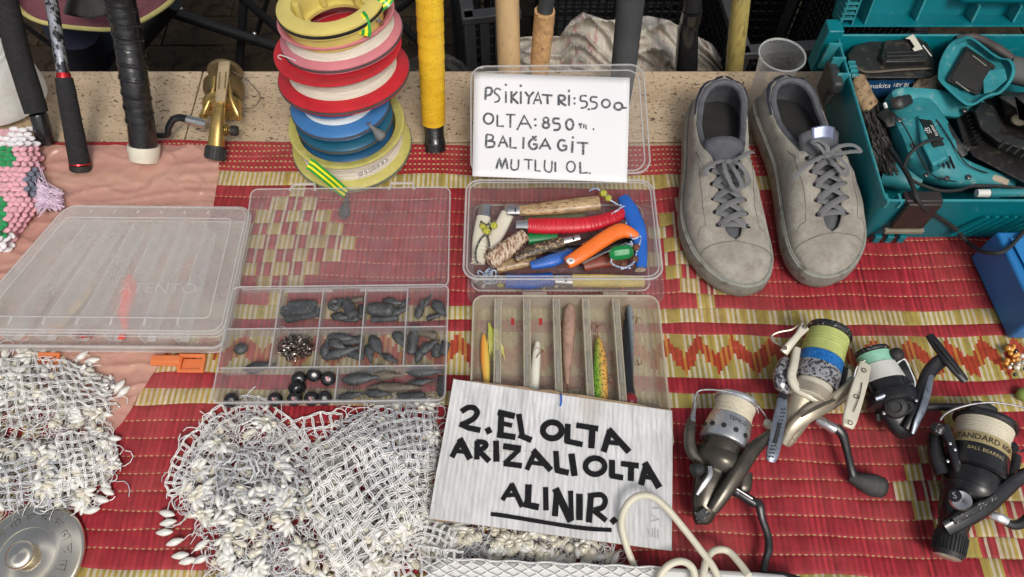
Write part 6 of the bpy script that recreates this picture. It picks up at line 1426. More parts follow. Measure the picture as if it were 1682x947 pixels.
mb = MB(); mb.loft([[Q(u, v, z) for u, v in px_] for z, px_ in ((.066, [(1640, 152), (1700, 150), (1740, 190), (1740, 225), (1650, 205)]), (.094, [(1646, 160), (1664, 158), (1672, 196), (1740, 214), (1740, 220), (1654, 200)]))]); mb.build('guide_rail', MTBLK, ch, world=True, bev=.002)
for k in range(9): mb = MB(); a = Q(1588+k*2.6, 186+k*6.2, .073); mb.box(a, (.009, .0018, .006), X=(1, .25, 0)); mb.build('side_fin', MBLK, ch, world=True)
for k in range(6): mb = MB(); a, b = Q(1640+k*12, 252-9+k*5.2, .0865-.0), Q(1652+k*12, 240-9+k*5.2, .088); mb.tube([a, b], .0014, 6); mb.build('vent_slot', MRUB, ch, world=True)
plathe(MB(), 1590, 247, .070, 1568, 234, .072, [(0, 8), (.2, 8), (.22, 6.5), (.4, 7.5), (.42, 6), (.6, 7), (.62, 5.5), (.8, 6), (.82, 4.5), (1, 4)], 14).build('strain_relief', MRUB, ch, world=True)
mb = MB(); mb.ell(Q(1676, 196, .080), (.012, .009, .008)); tagp(mb.build('cork_lump', mat('pale_lump', (.5, .42, .28), .7)), 'pale lump resting in the charger at the right edge of the photo', 'lump')
cb = thing('power_cable', 'black cable looping out of the teal case and over the blue box', 'cable', Q(1560, 400, .04))
mb = MB(); mb.tube(smooth_path([Q(1568, 233, .074), Q(1548, 228, .088), Q(1530, 230, .101), Q(1508, 240, .101), Q(1492, 256, .098), Q(1486, 276, .094), Q(1494, 292, .088), Q(1515, 304, .08), Q(1545, 313, .078), Q(1575, 312, .078), Q(1600, 305, .076), Q(1650, 306, .074), Q(1700, 312, .07)], 7), .0022, 8); mb.build('strand', MRUB, cb, world=True)
mb = MB(); mb.tube(smooth_path([Q(1462, 244, .075), Q(1475, 262, .085), Q(1490, 285, .097), Q(1499, 305, .102), Q(1506, 325, .101), Q(1520, 343, .085), Q(1545, 358, .055), Q(1570, 376, .032), Q(1590, 398, .020), Q(1612, 412, .050), Q(1640, 415, .066), Q(1660, 404, .0675), Q(1680, 382, .0675), Q(1700, 360, .068)], 7), [.0032]*20+[.0028]*30+[.0026]*42, 8); mb.build('strand', MRUB, cb, world=True)
# dried brush / cord bundle at the left in the case
br_ = thing('frayed_brush', 'frayed brush with a dusty tan head and dark matted bristles in the case', 'brush', Q(1430, 200, .04))
bar(MB(), [(1412, 126, .088, 16, 14), (1412, 140, .086, 28, 20), (1418, 158, .080, 30, 22), (1428, 175, .07, 30, 22)], UPV).build('head', mat('dusty_tan', (.30, .20, .11), .85, var=.3, scale=90, col2=(.08, .05, .03), s2=120, bump=.8, bscale=300), br_, world=True)
mb = MB(); rr = random.Random(3)
for k in range(420):
    t0_ = rr.random(); u = 1418+t0_*30+rr.gauss(0, 9); v = 150+t0_*105; z = .052+rr.uniform(0, .026)*(1-.3*t0_)
    pts = [Q(u+rr.gauss(0, 2)+k2*4, v+k2*11, z-.003*k2+rr.gauss(0, .0022)) for k2 in range(4)]
    mb.tube(smooth_path(pts, 2), .0007+rr.random()*.0005, 3, caps=False)
mb.build('bristles', mat('matted_bristle', (.022, .018, .015), .6, var=.5, scale=100, col2=(.10, .07, .045), c2=(.58, .66), s2=150), br_, world=True, recalc=False, kind='stuff')
mb = MB(); poly(mb, [(1400, 150), (1440, 160), (1465, 240), (1440, 285), (1425, 250)], .05, .03); mb.build('core', MTBLK, br_, world=True)
mb = MB()
mb.grid(lambda i, j: Q(1500+i*58+4*noise.noise(Vector((i*3, j*3, 0))), 135+j*34-14*sin(i*3)*(1-j), .068+.014*sin(i*pi)*(1-j)+.004*noise.noise(Vector((i*4, j*4, 3)))), 24, 12)
tagp(mb.build('paper_scrap', mat('dusty_paper', (.30, .25, .17), .8, var=.3, scale=40, col2=(.14, .1, .07))), 'crumpled dusty brown scrap behind the battery in the teal case', 'scrap', kind=None)
# ================================================================ REELS ON THE MAT
MCREAM = mat('cream_paint', (.62, .58, .47), .35, .1, var=.12, col2=(.35, .30, .22), c2=(.62, .72), s2=120, coat=.3)
MBEIG = mat('beige_metal', (.42, .37, .28), .3, .5, var=.2, col2=(.2, .17, .12), c2=(.58, .7), s2=90); MBRZ = mat('dark_bronze', (.075, .065, .05), .28, .6, var=.3, scale=50, coat=.3, col2=(.16, .14, .11), c2=(.6, .75))
MSPK = mat('speckled_grey', (.42, .42, .44), .35, .4, var=.2, col2=(.05, .05, .06), c2=(.48, .54), s2=260); MBLS = mat('sparkle_blue', (.01, .16, .52), .3, .3, var=.3, scale=300, col2=(.1, .3, .6), c2=(.55, .62), s2=500)
MLGR = mat('lime_line', (.46, .52, .16), .5, var=.1, scale=90, bump=.6, bscale=1200); MMINT = mat('mint_line', (.28, .56, .42), .5, var=.1, bump=.6, bscale=1200); MCRL = mat('cream_line', (.66, .60, .46), .5, var=.08, bump=.6, bscale=1200)
MALU = mat('brushed_aluminium', (.66, .67, .68), .3, .85, var=.1, scale=120, vs=(6, 1, 1)); MGUN = mat('gunmetal', (.22, .25, .30), .35, .6, var=.25, col2=(.08, .09, .11), c2=(.55, .7), s2=150)
MGLD = mat('gold_label', (.55, .44, .22), .35, .4, var=.1); MFLEK = mat('chipped_black', (.016, .016, .017), .3, var=.3, coat=.3, col2=(.5, .48, .46), c2=(.60, .64), s2=330)
def wire(par, pts, r=.0010, m=None, nm='bail_wire', k=7):
    return MB().tube(smooth_path([Q(*p) for p in pts], k), r, 8).build(nm, m or MDSTEEL, par, world=True)
def wound(t0, t1, r0, rm, r1, n=22):
    return [(t0-.02, r0-6)]+[(lerp(t0, t1, k/n), lerp(r0, r1, k/n)+(rm-(r0+r1)/2)*sin(pi*k/n)+(.45 if k % 2 else -.1)+.5*noise.noise(Vector((k*.9, r0, 2)))) for k in range(n+1)]+[(t1+.02, r1-6)]
def part_bar(par, nm, st, m, k=6, **kw): return bar(MB(), st, UPV, k).build(nm, m, par, world=True, **kw)
def part_lathe(par, nm, a, b, prof, m, n=32, **kw): return plathe(MB(), *a, *b, prof, n).build(nm, m, par, world=True, **kw)
def bent_text(par, txt, size, a, b, tpos, rpx, ang0, m, nm='lettering', sx=1., flip=1):
    flip = -flip
    """text wrapped round a spool whose axis runs a->b"""
    A, B = Q(*a), Q(*b); ax = B-A; L = ax.length; ax.normalize(); s_, n_ = frame(ax); sc = pxm(A.lerp(B, .5)); R = rpx*sc
    vs, fs = text_mesh(txt, size, sx); mb = MB(); out = []
    for p in vs:
        w = ang0+flip*p.x/R; out.append(A+ax*(tpos*L-p.y)+(s_*cos(w)+n_*sin(w))*(R+.0003))
    mb.add(out, fs); return mb.build(nm, m, par, world=True, recalc=False, sharp=0)
# ---- A: dark bronze with silver spool
ra = thing('fishing_reel', 'dark bronze spinning reel with silver holed spool and pale line, nearest the cardboard sign', 'fishing reel', Q(1180, 790, 0), 'spinning reels spread on the mat')
A0, A1 = (1211, 657, .040), (1180, 752, .040)
part_lathe(ra, 'spool', A0, A1, [(0, 0), (0, 34), (.01, 37), (.05, 37.5), (.09, 34), (.10, 30)], MALU, 40)
part_lathe(ra, 'line', A0, A1, wound(.09, .36, 33.5, 31.8, 33.5), MCRL, 40)
part_lathe(ra, 'spool_skirt', A0, A1, [(.34, 30), (.35, 34), (.38, 35.5), (.55, 38.5), (.74, 40), (.77, 39), (.78, 33)], MALU, 40)
A_, B_ = Q(*A0), Q(*A1); axn = (B_-A_).normalized(); s_, n_ = frame(axn)
for w in (-2.25, -1.75, -1.25, -.75, -2.8):
    c = A_+(B_-A_)*.62+(s_*cos(w)+n_*sin(w))*39.6*pxm(A_); d = (s_*cos(w)+n_*sin(w))
    MB().tube([c-d*.003, c+d*.0004], .0028, 12).build('spool_hole', MRUB, ra, world=True)
for w in (1.25, .75, 1.75, 2.25, .3):
    c = A_+(B_-A_)*.62+(s_*cos(w)+n_*sin(w))*39.4*pxm(A_); d = (s_*cos(w)+n_*sin(w))
    MB().tube([c-d*.003, c+d*.0004], .0028, 12).build('spool_hole', MRUB, ra, world=True)
part_lathe(ra, 'lower_ring', A0, A1, [(.78, 26), (.79, 34), (1.0, 33), (1.05, 30)], MBRZ, 36)
part_lathe(ra, 'rotor', (1184, 742, .036), (1172, 776, .034), [(0, 30), (.1, 40), (.4, 43), (.7, 41), (1, 30), (1, 0)], MBRZ, 36)
part_bar(ra, 'rotor_arm', [(1137, 686, .05, 11, 12), (1133, 705, .05, 17, 16), (1134, 735, .046, 20, 18), (1148, 754, .044, 20, 16), (1185, 764, .046, 16, 14), (1214, 770, .044, 12, 12)], MBRZ)
part_bar(ra, 'bail_joint', [(1142, 660, .052, 6, 7), (1139, 676, .052, 7, 8), (1137, 692, .052, 11, 9)], MDSTEEL)
wire(ra, [(1139, 680, .052), (1141, 662, .055), (1143, 648, .058), (1153, 640, .060), (1186, 641, .062), (1216, 649, .060), (1241, 663, .055), (1255, 679, .048), (1262, 694, .042)])
wire(ra, [(1214, 650, .058), (1232, 660, .056), (1243, 670, .052), (1246, 679, .048)], .0008)
MB().ell(Q(1261, 696, .044), (.0048, .006, .005)).build('line_roller', MIVORY, ra, world=True)
part_bar(ra, 'body', [(1178, 764, .034, 62, 46), (1168, 795, .032, 62, 44), (1158, 828, .028, 46, 36), (1154, 852, .022, 32, 26), (1154, 860, .020, 22, 18)], MBRZ)
part_bar(ra, 'stem', [(1170, 838, .040, 18, 16), (1190, 808, .048, 25, 20), (1214, 772, .054, 27, 20), (1236, 740, .056, 24, 18), (1262, 716, .056, 18, 14), (1280, 706, .056, 16, 12)], MBRZ)
part_bar(ra, 'foot', [(1285, 652, .058, 16, 8), (1282, 680, .060, 22, 8), (1275, 715, .060, 23, 8), (1269, 745, .058, 22, 8), (1266, 758, .055, 13, 7)], MGUN)
part_bar(ra, 'foot_slot', [(1280, 694, .0632, 6, 2), (1277, 712, .0632, 7, 2), (1273, 728, .0632, 7, 2)], MRUB)
for k in range(14): 
    for dx in (4, 9): MB().ell(Q(1287-k*1.6+dx-6, 672+k*6, .0634), (.0011, .0011, .0005), n=6, m=4).build('foot_dimple', MBLK, ra, world=True)
part_bar(ra, 'foot_cap', [(1287, 648, .057, 16, 10), (1284, 657, .058, 21, 10)], MBLK)
part_lathe(ra, 'knob', (1152, 768, .052), (1138, 774, .054), [(0, 7), (.05, 10), (.5, 12), (.9, 11), (1, 9), (1, 0)], MRUB, 10)
part_bar(ra, 'trim', [(1166, 766, .055, 7, 4), (1166, 780, .056, 9, 4), (1156, 796, .054, 9, 4), (1145, 812, .048, 5, 3)], MALU)
part_bar(ra, 'worn_heel', [(1148, 838, .042, 20, 6), (1156, 850, .036, 26, 6)], MFLEK)
part_bar(ra, 'side_plate', [(1225, 775, .030, 22, 14), (1222, 800, .026, 24, 16), (1212, 812, .022, 12, 12)], MBRZ)
part_lathe(ra, 'crank_joint', (1203, 803, .028), (1241, 827, .026), [(0, 0), (0, 8), (.1, 9), (.3, 8.5), (.32, 8), (.9, 9), (1, 8), (1, 0)], MBLK, 20)
part_bar(ra, 'crank_highlight', [(1206, 800, .0352, 3, 1.5), (1236, 819, .0332, 3, 1.5)], MDSTEEL)
part_bar(ra, 'crank', [(1243, 823, .028, 15, 12), (1248, 832, .028, 15, 12), (1252, 852, .024, 12, 10), (1261, 878, .020, 12, 10), (1263, 900, .018, 13, 10), (1257, 922, .016, 11, 9), (1253, 940, .018, 13, 11)], MBLK)
part_bar(ra, 'crank_knob', [(1262, 946, .018, 16, 14), (1285, 950, .02, 22, 16), (1320, 960, .02, 22, 16)], MRUB)
bent_text(ra, 'TEMPEST', .0062, A0, A1, .47, 37.6, -1.9, MRUB, flip=1) if False else None
for sg, tx, tp, sz, rp in ((1, 'TEMCO', .46, .0064, 37.4),):
    bent_text(ra, tx, sz, A0, A1, tp, rp, 1.75, MRUB, flip=-1)
# ---- B: cream with blue band
rb = thing('fishing_reel', 'cream spinning reel with lime line and blue sparkle band, upper middle of the group', 'fishing reel', Q(1330, 640, 0), 'spinning reels spread on the mat')
B0, B1 = (1364, 541, .046), (1329, 652, .044)
part_lathe(rb, 'spool_cap', B0, B1, [(-.06, 0), (-.06, 16), (-.03, 24), (0, 30), (.02, 36), (.07, 37), (.10, 34), (.11, 30)], MFLEK, 40)
part_lathe(rb, 'line', B0, B1, wound(.11, .43, 34, 33.6, 35), MLGR, 40)
part_lathe(rb, 'blue_band', B0, B1, [(.44, 30), (.45, 36), (.60, 36.5), (.61, 33)], MBLS, 40)
part_lathe(rb, 'spool_skirt', B0, B1, [(.60, 30), (.605, 36.8), (.82, 38), (.84, 34)], MSPK, 40)
part_lathe(rb, 'lower_drum', B0, B1, [(.82, 30), (.84, 32), (1.05, 31), (1.08, 0)], MCREAM, 36)
part_bar(rb, 'arm_link', [(1322, 536, .066, 17, 8), (1310, 551, .066, 11, 7), (1297, 566, .064, 13, 8), (1287, 579, .060, 15, 8)], MCREAM)
for u, v in ((1322, 536), (1289, 571)): MB().ell(Q(u, v, .0705), (.003, .003, .0008)).build('screw', MLEADB, rb, world=True)
part_bar(rb, 'rotor_arm', [(1309, 572, .060, 12, 10), (1304, 598, .060, 14, 12), (1300, 618, .058, 15, 12), (1308, 636, .056, 16, 12), (1330, 649, .056, 16, 12), (1352, 660, .054, 13, 10)], MCREAM)
part_bar(rb, 'rotor_side', [(1292, 590, .048, 16, 20), (1283, 612, .046, 24, 24), (1284, 632, .044, 24, 22), (1294, 642, .04, 14, 18)], MSPK)
part_lathe(rb, 'rotor', (1332, 642, .040), (1324, 662, .040), [(0, 30), (.2, 41), (.8, 38), (1, 26), (1, 0)], MBEIG, 36)
wire(rb, [(1312, 533, .064), (1300, 541, .062), (1280, 545, .060), (1268, 551, .058), (1270, 560, .057), (1283, 567, .060)], .0013, MBEIG)
part_bar(rb, 'counterweight', [(1386, 605, .040, 12, 14), (1381, 625, .040, 14, 16), (1372, 640, .04, 12, 12)], MBLK)
part_bar(rb, 'counterweight_cover', [(1393, 608, .036, 12, 10), (1390, 628, .038, 13, 12), (1381, 642, .04, 10, 10)], MCREAM)
part_bar(rb, 'body', [(1322, 655, .040, 56, 40), (1308, 685, .034, 44, 36), (1296, 715, .026, 26, 28), (1290, 730, .02, 14, 18)], MBEIG)
part_bar(rb, 'stem', [(1288, 728, .030, 12, 10), (1302, 702, .042, 22, 14), (1330, 678, .050, 28, 16), (1364, 660, .052, 26, 14), (1392, 640, .056, 22, 12), (1404, 622, .058, 16, 10)], MBEIG)
part_bar(rb, 'stem_groove', [(1316, 684, .0596, 4, 1.5), (1345, 668, .0600, 5, 1.5), (1372, 656, .0602, 4, 1.5)], MBRZ)
part_bar(rb, 'foot', [(1421, 598, .066, 20, 8), (1415, 622, .068, 25, 8), (1405, 655, .068, 27, 8), (1396, 688, .066, 25, 8), (1392, 702, .064, 17, 7)], MCREAM)
part_bar(rb, 'foot_groove', [(1416, 628, .0722, 1.5, 1), (1412, 650, .0722, 1.5, 1), (1402, 676, .0715, 1.5, 1)], MBRZ)
for u, v in ((1419, 608), (1406, 651), (1396, 694)): MB().tube([Q(u, v, .0714)+Vector((cos(a)*.0024, sin(a)*.0024, .0006)) for a in np.linspace(0, 2*pi, 11)[:-1]], .0005, 5, closed=True).build('screw_hole', MBRZ, rb, world=True)
part_lathe(rb, 'crank_joint', (1342, 688, .028), (1374, 706, .030), [(0, 0), (0, 8), (.4, 10), (.45, 8), (.9, 9), (1, 7), (1, 0)], MALU, 20)
part_bar(rb, 'crank', [(1374, 702, .030, 17, 14), (1384, 714, .028, 15, 12), (1391, 740, .024, 12, 10), (1397, 765, .02, 12, 10), (1402, 782, .016, 15, 12)], MBLK)
part_bar(rb, 'crank_knob', [(1395, 782, .014, 16, 14), (1410, 788, .014, 26, 18), (1432, 796, .014, 38, 20), (1450, 801, .014, 34, 18), (1457, 803, .014, 18, 12)], MRUB)
# ---- C: black and white, mint line
rc_ = thing('fishing_reel', 'black spinning reel with white skirt, mint line and a T shaped foot pointing up right', 'fishing reel', Q(1480, 670, 0), 'spinning reels spread on the mat')
C0, C1 = (1431, 575, .042), (1462, 654, .040)
part_lathe(rc_, 'spool_lip', C0, C1, [(-.03, 0), (-.03, 18), (0, 27), (.05, 29), (.08, 27), (.10, 20)], MFLEK, 36)
part_lathe(rc_, 'line', C0, C1, wound(.10, .34, 27, 26, 27.5), MMINT, 36)
part_lathe(rc_, 'spool_skirt', C0, C1, [(.33, 25), (.34, 29), (.66, 34), (.68, 30)], mat('white_skirt', (.66, .66, .62), .4, var=.06, col2=(.3, .3, .28), c2=(.64, .7), s2=140), 36)
part_lathe(rc_, 'lower_ring', C0, C1, [(.66, 26), (.68, 33), (.9, 34), (.95, 30)], MBLKG, 36)
part_lathe(rc_, 'rotor', C0, C1, [(.88, 30), (.9, 40), (1.0, 42), (1.12, 40), (1.2, 28), (1.2, 0)], MBLK, 36)
part_bar(rc_, 'body', [(1462, 655, .034, 66, 42), (1472, 675, .034, 62, 42), (1482, 700, .028, 44, 34), (1486, 714, .022, 28, 22)], MBLK)
part_lathe(rc_, 'gear_cover', (1470, 668, .050), (1472, 668, .062), [(0, 20), (.6, 19), (.8, 16), (.82, 13), (.9, 13), (.95, 9), (.8, 8), (.8, 0)], MRUB, 28)
part_lathe(rc_, 'side_boss', (1488, 668, .050), (1489, 668, .060), [(0, 14), (.7, 13), (.9, 10), (.9, 6), (.7, 5), (.7, 0)], MBLK, 24)
for u, v in ((1505, 657), (1452, 678), (1486, 659), (1487, 677)): MB().ell(Q(u, v, .058), (.0022, .0022, .001)).build('screw', MDSTEEL, rc_, world=True)
part_bar(rc_, 'grey_trim', [(1530, 612, .054, 9, 5), (1524, 640, .056, 13, 6), (1516, 668, .056, 13, 6), (1506, 692, .052, 11, 5), (1499, 712, .046, 6, 4)], MGUN)
part_bar(rc_, 'stem', [(1488, 705, .040, 20, 16), (1508, 672, .048, 26, 18), (1516, 640, .050, 22, 16), (1524, 615, .052, 22, 14), (1538, 598, .054, 24, 14), (1552, 588, .056, 22, 12)], MBLK)
part_bar(rc_, 'foot', [(1526, 550, .060, 12, 8), (1538, 566, .061, 16, 9), (1556, 590, .062, 17, 9), (1574, 612, .060, 15, 8), (1586, 626, .058, 11, 7)], MBLK)
part_bar(rc_, 'foot_groove', [(1536, 561, .0655, 2.5, 1.5), (1556, 586, .0665, 3, 1.5), (1578, 614, .0645, 2.5, 1.5)], MRUB)
MB().ell(Q(1473, 582, .056), (.0085, .0085, .007)).build('roller_knob', MRUB, rc_, world=True)
part_bar(rc_, 'rotor_arm', [(1476, 592, .050, 16, 12), (1486, 608, .050, 22, 14), (1495, 626, .048, 18, 14), (1490, 642, .046, 18, 14)], MBLK)
part_bar(rc_, 'rotor_rail', [(1438, 655, .058, 8, 6), (1462, 646, .062, 9, 7), (1485, 636, .060, 9, 7), (1500, 632, .054, 7, 6)], MGUN)
wire(rc_, [(1474, 596, .056), (1486, 590, .056), (1496, 610, .054), (1503, 628, .052), (1499, 641, .05)], .001, MWHT)
wire(rc_, [(1446, 582, .05), (1424, 590, .05), (1408, 602, .046), (1402, 622, .04)], .001)
part_bar(rc_, 'crank', [(1512, 668, .022, 14, 12), (1545, 668, .022, 13, 11), (1580, 668, .022, 12, 11), (1606, 669, .022, 12, 11)], MBLK)
part_bar(rc_, 'crank_knob', [(1596, 664, .026, 12, 12), (1606, 668, .026, 22, 18), (1622, 673, .024, 22, 18), (1634, 676, .022, 14, 12)], MRUB)
part_bar(rc_, 'lever', [(1441, 678, .036, 9, 6), (1443, 690, .030, 9, 6)], MBLK)
# ---- D: black with gold label
rd_ = thing('fishing_reel', 'black spinning reel with gold lettered band and cream line at the lower right', 'fishing reel', Q(1590, 810, 0), 'spinning reels spread on the mat')
D0, D1 = (1619, 694, .046), (1594, 798, .042)
part_lathe(rd_, 'spool_lip', D0, D1, [(-.04, 0), (-.04, 42), (-.02, 48), (.03, 49), (.06, 46), (.07, 38)], MBLKG, 44)
part_lathe(rd_, 'line', D0, D1, wound(.07, .33, 43, 42, 42.5), MCRL, 44)
part_lathe(rd_, 'gold_band', D0, D1, [(.33, 38), (.335, 44), (.50, 45.2), (.505, 40)], MGLD, 44)
part_lathe(rd_, 'spool_skirt', D0, D1, [(.505, 40), (.51, 45.5), (.80, 46.5), (.82, 43), (.83, 36)], MBLKG, 44)
part_lathe(rd_, 'lower_ring', D0, D1, [(.83, 34), (.84, 40), (1.0, 40), (1.06, 38), (1.08, 42), (1.16, 40), (1.25, 28), (1.25, 0)], MBLK, 44)
bent_text(rd_, 'STANDARD 60A', .0092, D0, D1, .425, 45., 1.28, MRUB, flip=-1)
bent_text(rd_, 'BALL BEARING', .0056, D0, D1, .60, 45.9, 1.42, MGLD, flip=-1)
part_bar(rd_, 'rotor_arm', [(1548, 700, .056, 20, 14), (1560, 725, .056, 16, 14), (1568, 752, .056, 15, 14), (1576, 776, .054, 16, 14), (1602, 795, .052, 14, 12), (1626, 800, .050, 10, 10)], MBLKG)
part_bar(rd_, 'arm_side', [(1537, 712, .044, 18, 18), (1538, 745, .042, 26, 20), (1550, 778, .04, 30, 22)], MBLK)
part_lathe(rd_, 'bail_joint', (1540, 704, .056), (1540, 705, .066), [(0, 11), (.7, 10.5), (.9, 8), (1, 4), (1, 0)], MFLEK, 20)
for u, v in ((1569, 738), (1557, 757), (1561, 728)): MB().ell(Q(u, v, .0665), (.0018, .0018, .0008)).build('screw', MALU, rd_, world=True)
wire(rd_, [(1544, 690, .06), (1552, 680, .062), (1569, 671, .064), (1600, 663, .066), (1635, 661, .066), (1682, 669, .062), (1720, 682, .055)], .0012)
part_lathe(rd_, 'line_roller', (1662, 735, .050), (1662, 735, .062), [(0, 10), (.8, 10), (1, 7), (1, 3), (.8, 0)], MBLK, 20)
part_bar(rd_, 'counterweight', [(1668, 748, .036, 16, 16), (1660, 775, .036, 22, 18), (1644, 798, .036, 16, 14)], MBLK)
wire(rd_, [(1668, 738, .06), (1676, 741, .06), (1690, 736, .058)], .0013, MBLK, 'line_clip')
part_bar(rd_, 'body', [(1590, 800, .036, 84, 50), (1576, 830, .036, 62, 46), (1568, 856, .032, 46, 40), (1566, 868, .03, 42, 38)], MBLK)
part_lathe(rd_, 'badge_ring', (1578, 822, .0585), (1579, 821, .0625), [(0, 17), (.8, 16), (1, 14.5), (.8, 12), (.2, 0)], MALU, 28)
part_lathe(rd_, 'badge', (1568, 814, .0645), (1568, 813, .0675), [(0, 10.5), (.7, 10.5), (1, 9), (1, 0)], MBLK, 20)
onplane('S', .009, Q(1568, 814, .0678), Vector((1, 0, 0)), Vector((0, -1, 0)), Vector((0, 0, 1)), MALU, rd_, sx=1.3)
part_bar(rd_, 'stem', [(1552, 868, .044, 30, 16), (1580, 852, .050, 34, 18), (1615, 832, .054, 32, 18), (1645, 808, .056, 28, 16), (1672, 786, .058, 24, 14), (1700, 775, .06, 24, 12)], MBLKG)
part_bar(rd_, 'chipped_rib', [(1566, 856, .0605, 12, 4), (1600, 838, .0635, 13, 4), (1636, 814, .0655, 9, 3)], MFLEK)
part_lathe(rd_, 'knob_collar', (1566, 862, .032), (1563, 878, .030), [(0, 0), (0, 21), (.5, 23), (1, 22), (1, 0)], MFLEK, 32)
part_lathe(rd_, 'drag_knob', (1564, 874, .030), (1556, 914, .026), [(0, 0), (0, 23), (.1, 25), (.85, 24), (1, 21), (1.02, 0)], MRUB, 32)
mb = MB(); a, b = Q(1564, 874, .030), Q(1556, 914, .026); s_, n_ = frame(b-a)
for k in range(30):
    q = 2*pi*k/30; d = (s_*cos(q)+n_*sin(q))*24.6*pxm(a); mb.tube([a.lerp(b, .12)+d, a.lerp(b, .82)+d*.98], .0009, 5)
mb.build('knurling', MBLK, rd_, world=True, kind='stuff')
part_lathe(rd_, 'knob_cap', (1556.5, 911, .0262), (1555.4, 917, .0256), [(0, 0), (0, 20), (.6, 21), (1, 15), (1, 0)], MALU, 28)
part_bar(rd_, 'crank_bracket', [(1628, 846, .040, 12, 8), (1642, 850, .042, 16, 10), (1654, 856, .04, 14, 10)], MALU)
part_bar(rd_, 'crank', [(1650, 856, .036, 12, 12), (1664, 862, .034, 15, 12), (1680, 858, .034, 16, 12), (1695, 840, .034, 16, 12), (1700, 810, .034, 14, 12)], MBLK)
# ---- trinkets at the right edge
tk = thing('amber_trinket', 'tangle of amber and clear beads at the right edge just below the blue box', 'beads', Q(1668, 590, 0))
rr = random.Random(6); MAMB = mat('amber', (.75, .32, .03), .2, var=.3, coat=.5); MCLB = mat('clear_bead', (.7, .66, .55), .15, coat=.6)
for k in range(26):
    u, v = (rr.gauss(1662, 6), rr.gauss(582, 8)) if k < 13 else (rr.gauss(1676, 8), rr.gauss(596, 10)); m_ = MAMB if k < 13 else (MCLB if k % 4 else MBLKG)
    MB().ell(Q(u, v, .004+rr.random()*.008), rr.uniform(.0018, .004), n=8, m=6).build('bead', m_, tk, world=True)
mb = MB(); mb.ell(Q(1684, 648, .008), (.010, .009, .007)); tagp(mb.build('green_bead', mat('moss_green', (.22, .30, .06), .5)), 'mossy green lump at the right edge beside the black gold reel', 'lump')
# ================================================================ BEADED LACE
MNET = mat('white_lace_thread', (.80, .79, .77), .6, var=.08, scale=200, bump=.5, bscale=1600); MNETG = mat('silvery_thread', (.60, .61, .63), .45, var=.2, scale=150)
MPRL = mat('pearl', (.76, .75, .70), .28, var=.08, scale=60, coat=.4, spec=.6); MPRC = mat('cream_pearl', (.68, .64, .53), .35, var=.08, scale=60, coat=.3)
def bead_meshes():
    a = MB(); a.lathe((0, 0, 0), (1, 0, 0), [(1e-5, -.0095), (.0012, -.0085), (.0026, -.006), (.0040, -.002), (.0042, .001), (.0032, .005), (.0014, .0085), (1e-5, .0095)], 10)
    b = MB(); b.ell((0, 0, 0), .0056, n=16, m=11)
    for i, p in enumerate(b.v):
        q = Vector(p); n = q.normalized() if q.length else q; k = .0006*(1 if (i % 2) else -1)+.0003*sin(i*2.1); b.v[i] = tuple(q+n*k)
    c = MB(); c.ell((0, 0, 0), (.0045, .0042, .0040), n=10, m=8)
    return [mesh_only(a, 'pearl_petal', MPRL, 60), mesh_only(b, 'textured_bead', MPRC, 10), mesh_only(c, 'round_pearl', MPRL, 60), mesh_only(a, 'cream_petal', MPRC, 60)]
BM_ = bead_meshes(); BN = ['petal_bead', 'textured_bead', 'round_bead', 'petal_bead']
def inpoly(P_, x, y):
    c = False; j = len(P_)-1
    for i in range(len(P_)):
        (xi, yi), (xj, yj) = P_[i], P_[j]
        if (yi > y) != (yj > y) and x < (xj-xi)*(y-yi)/(yj-yi)+xi: c = not c
        j = i
    return c
def edist(P_, x, y):
    d = 1e9
    for i in range(len(P_)):
        (x0, y0), (x1, y1) = P_[i-1], P_[i]; dx, dy = x1-x0, y1-y0; t_ = max(0, min(1, ((x-x0)*dx+(y-y0)*dy)/(dx*dx+dy*dy+1e-9))); d = min(d, hypot(x-x0-t_*dx, y-y0-t_*dy))
    return d
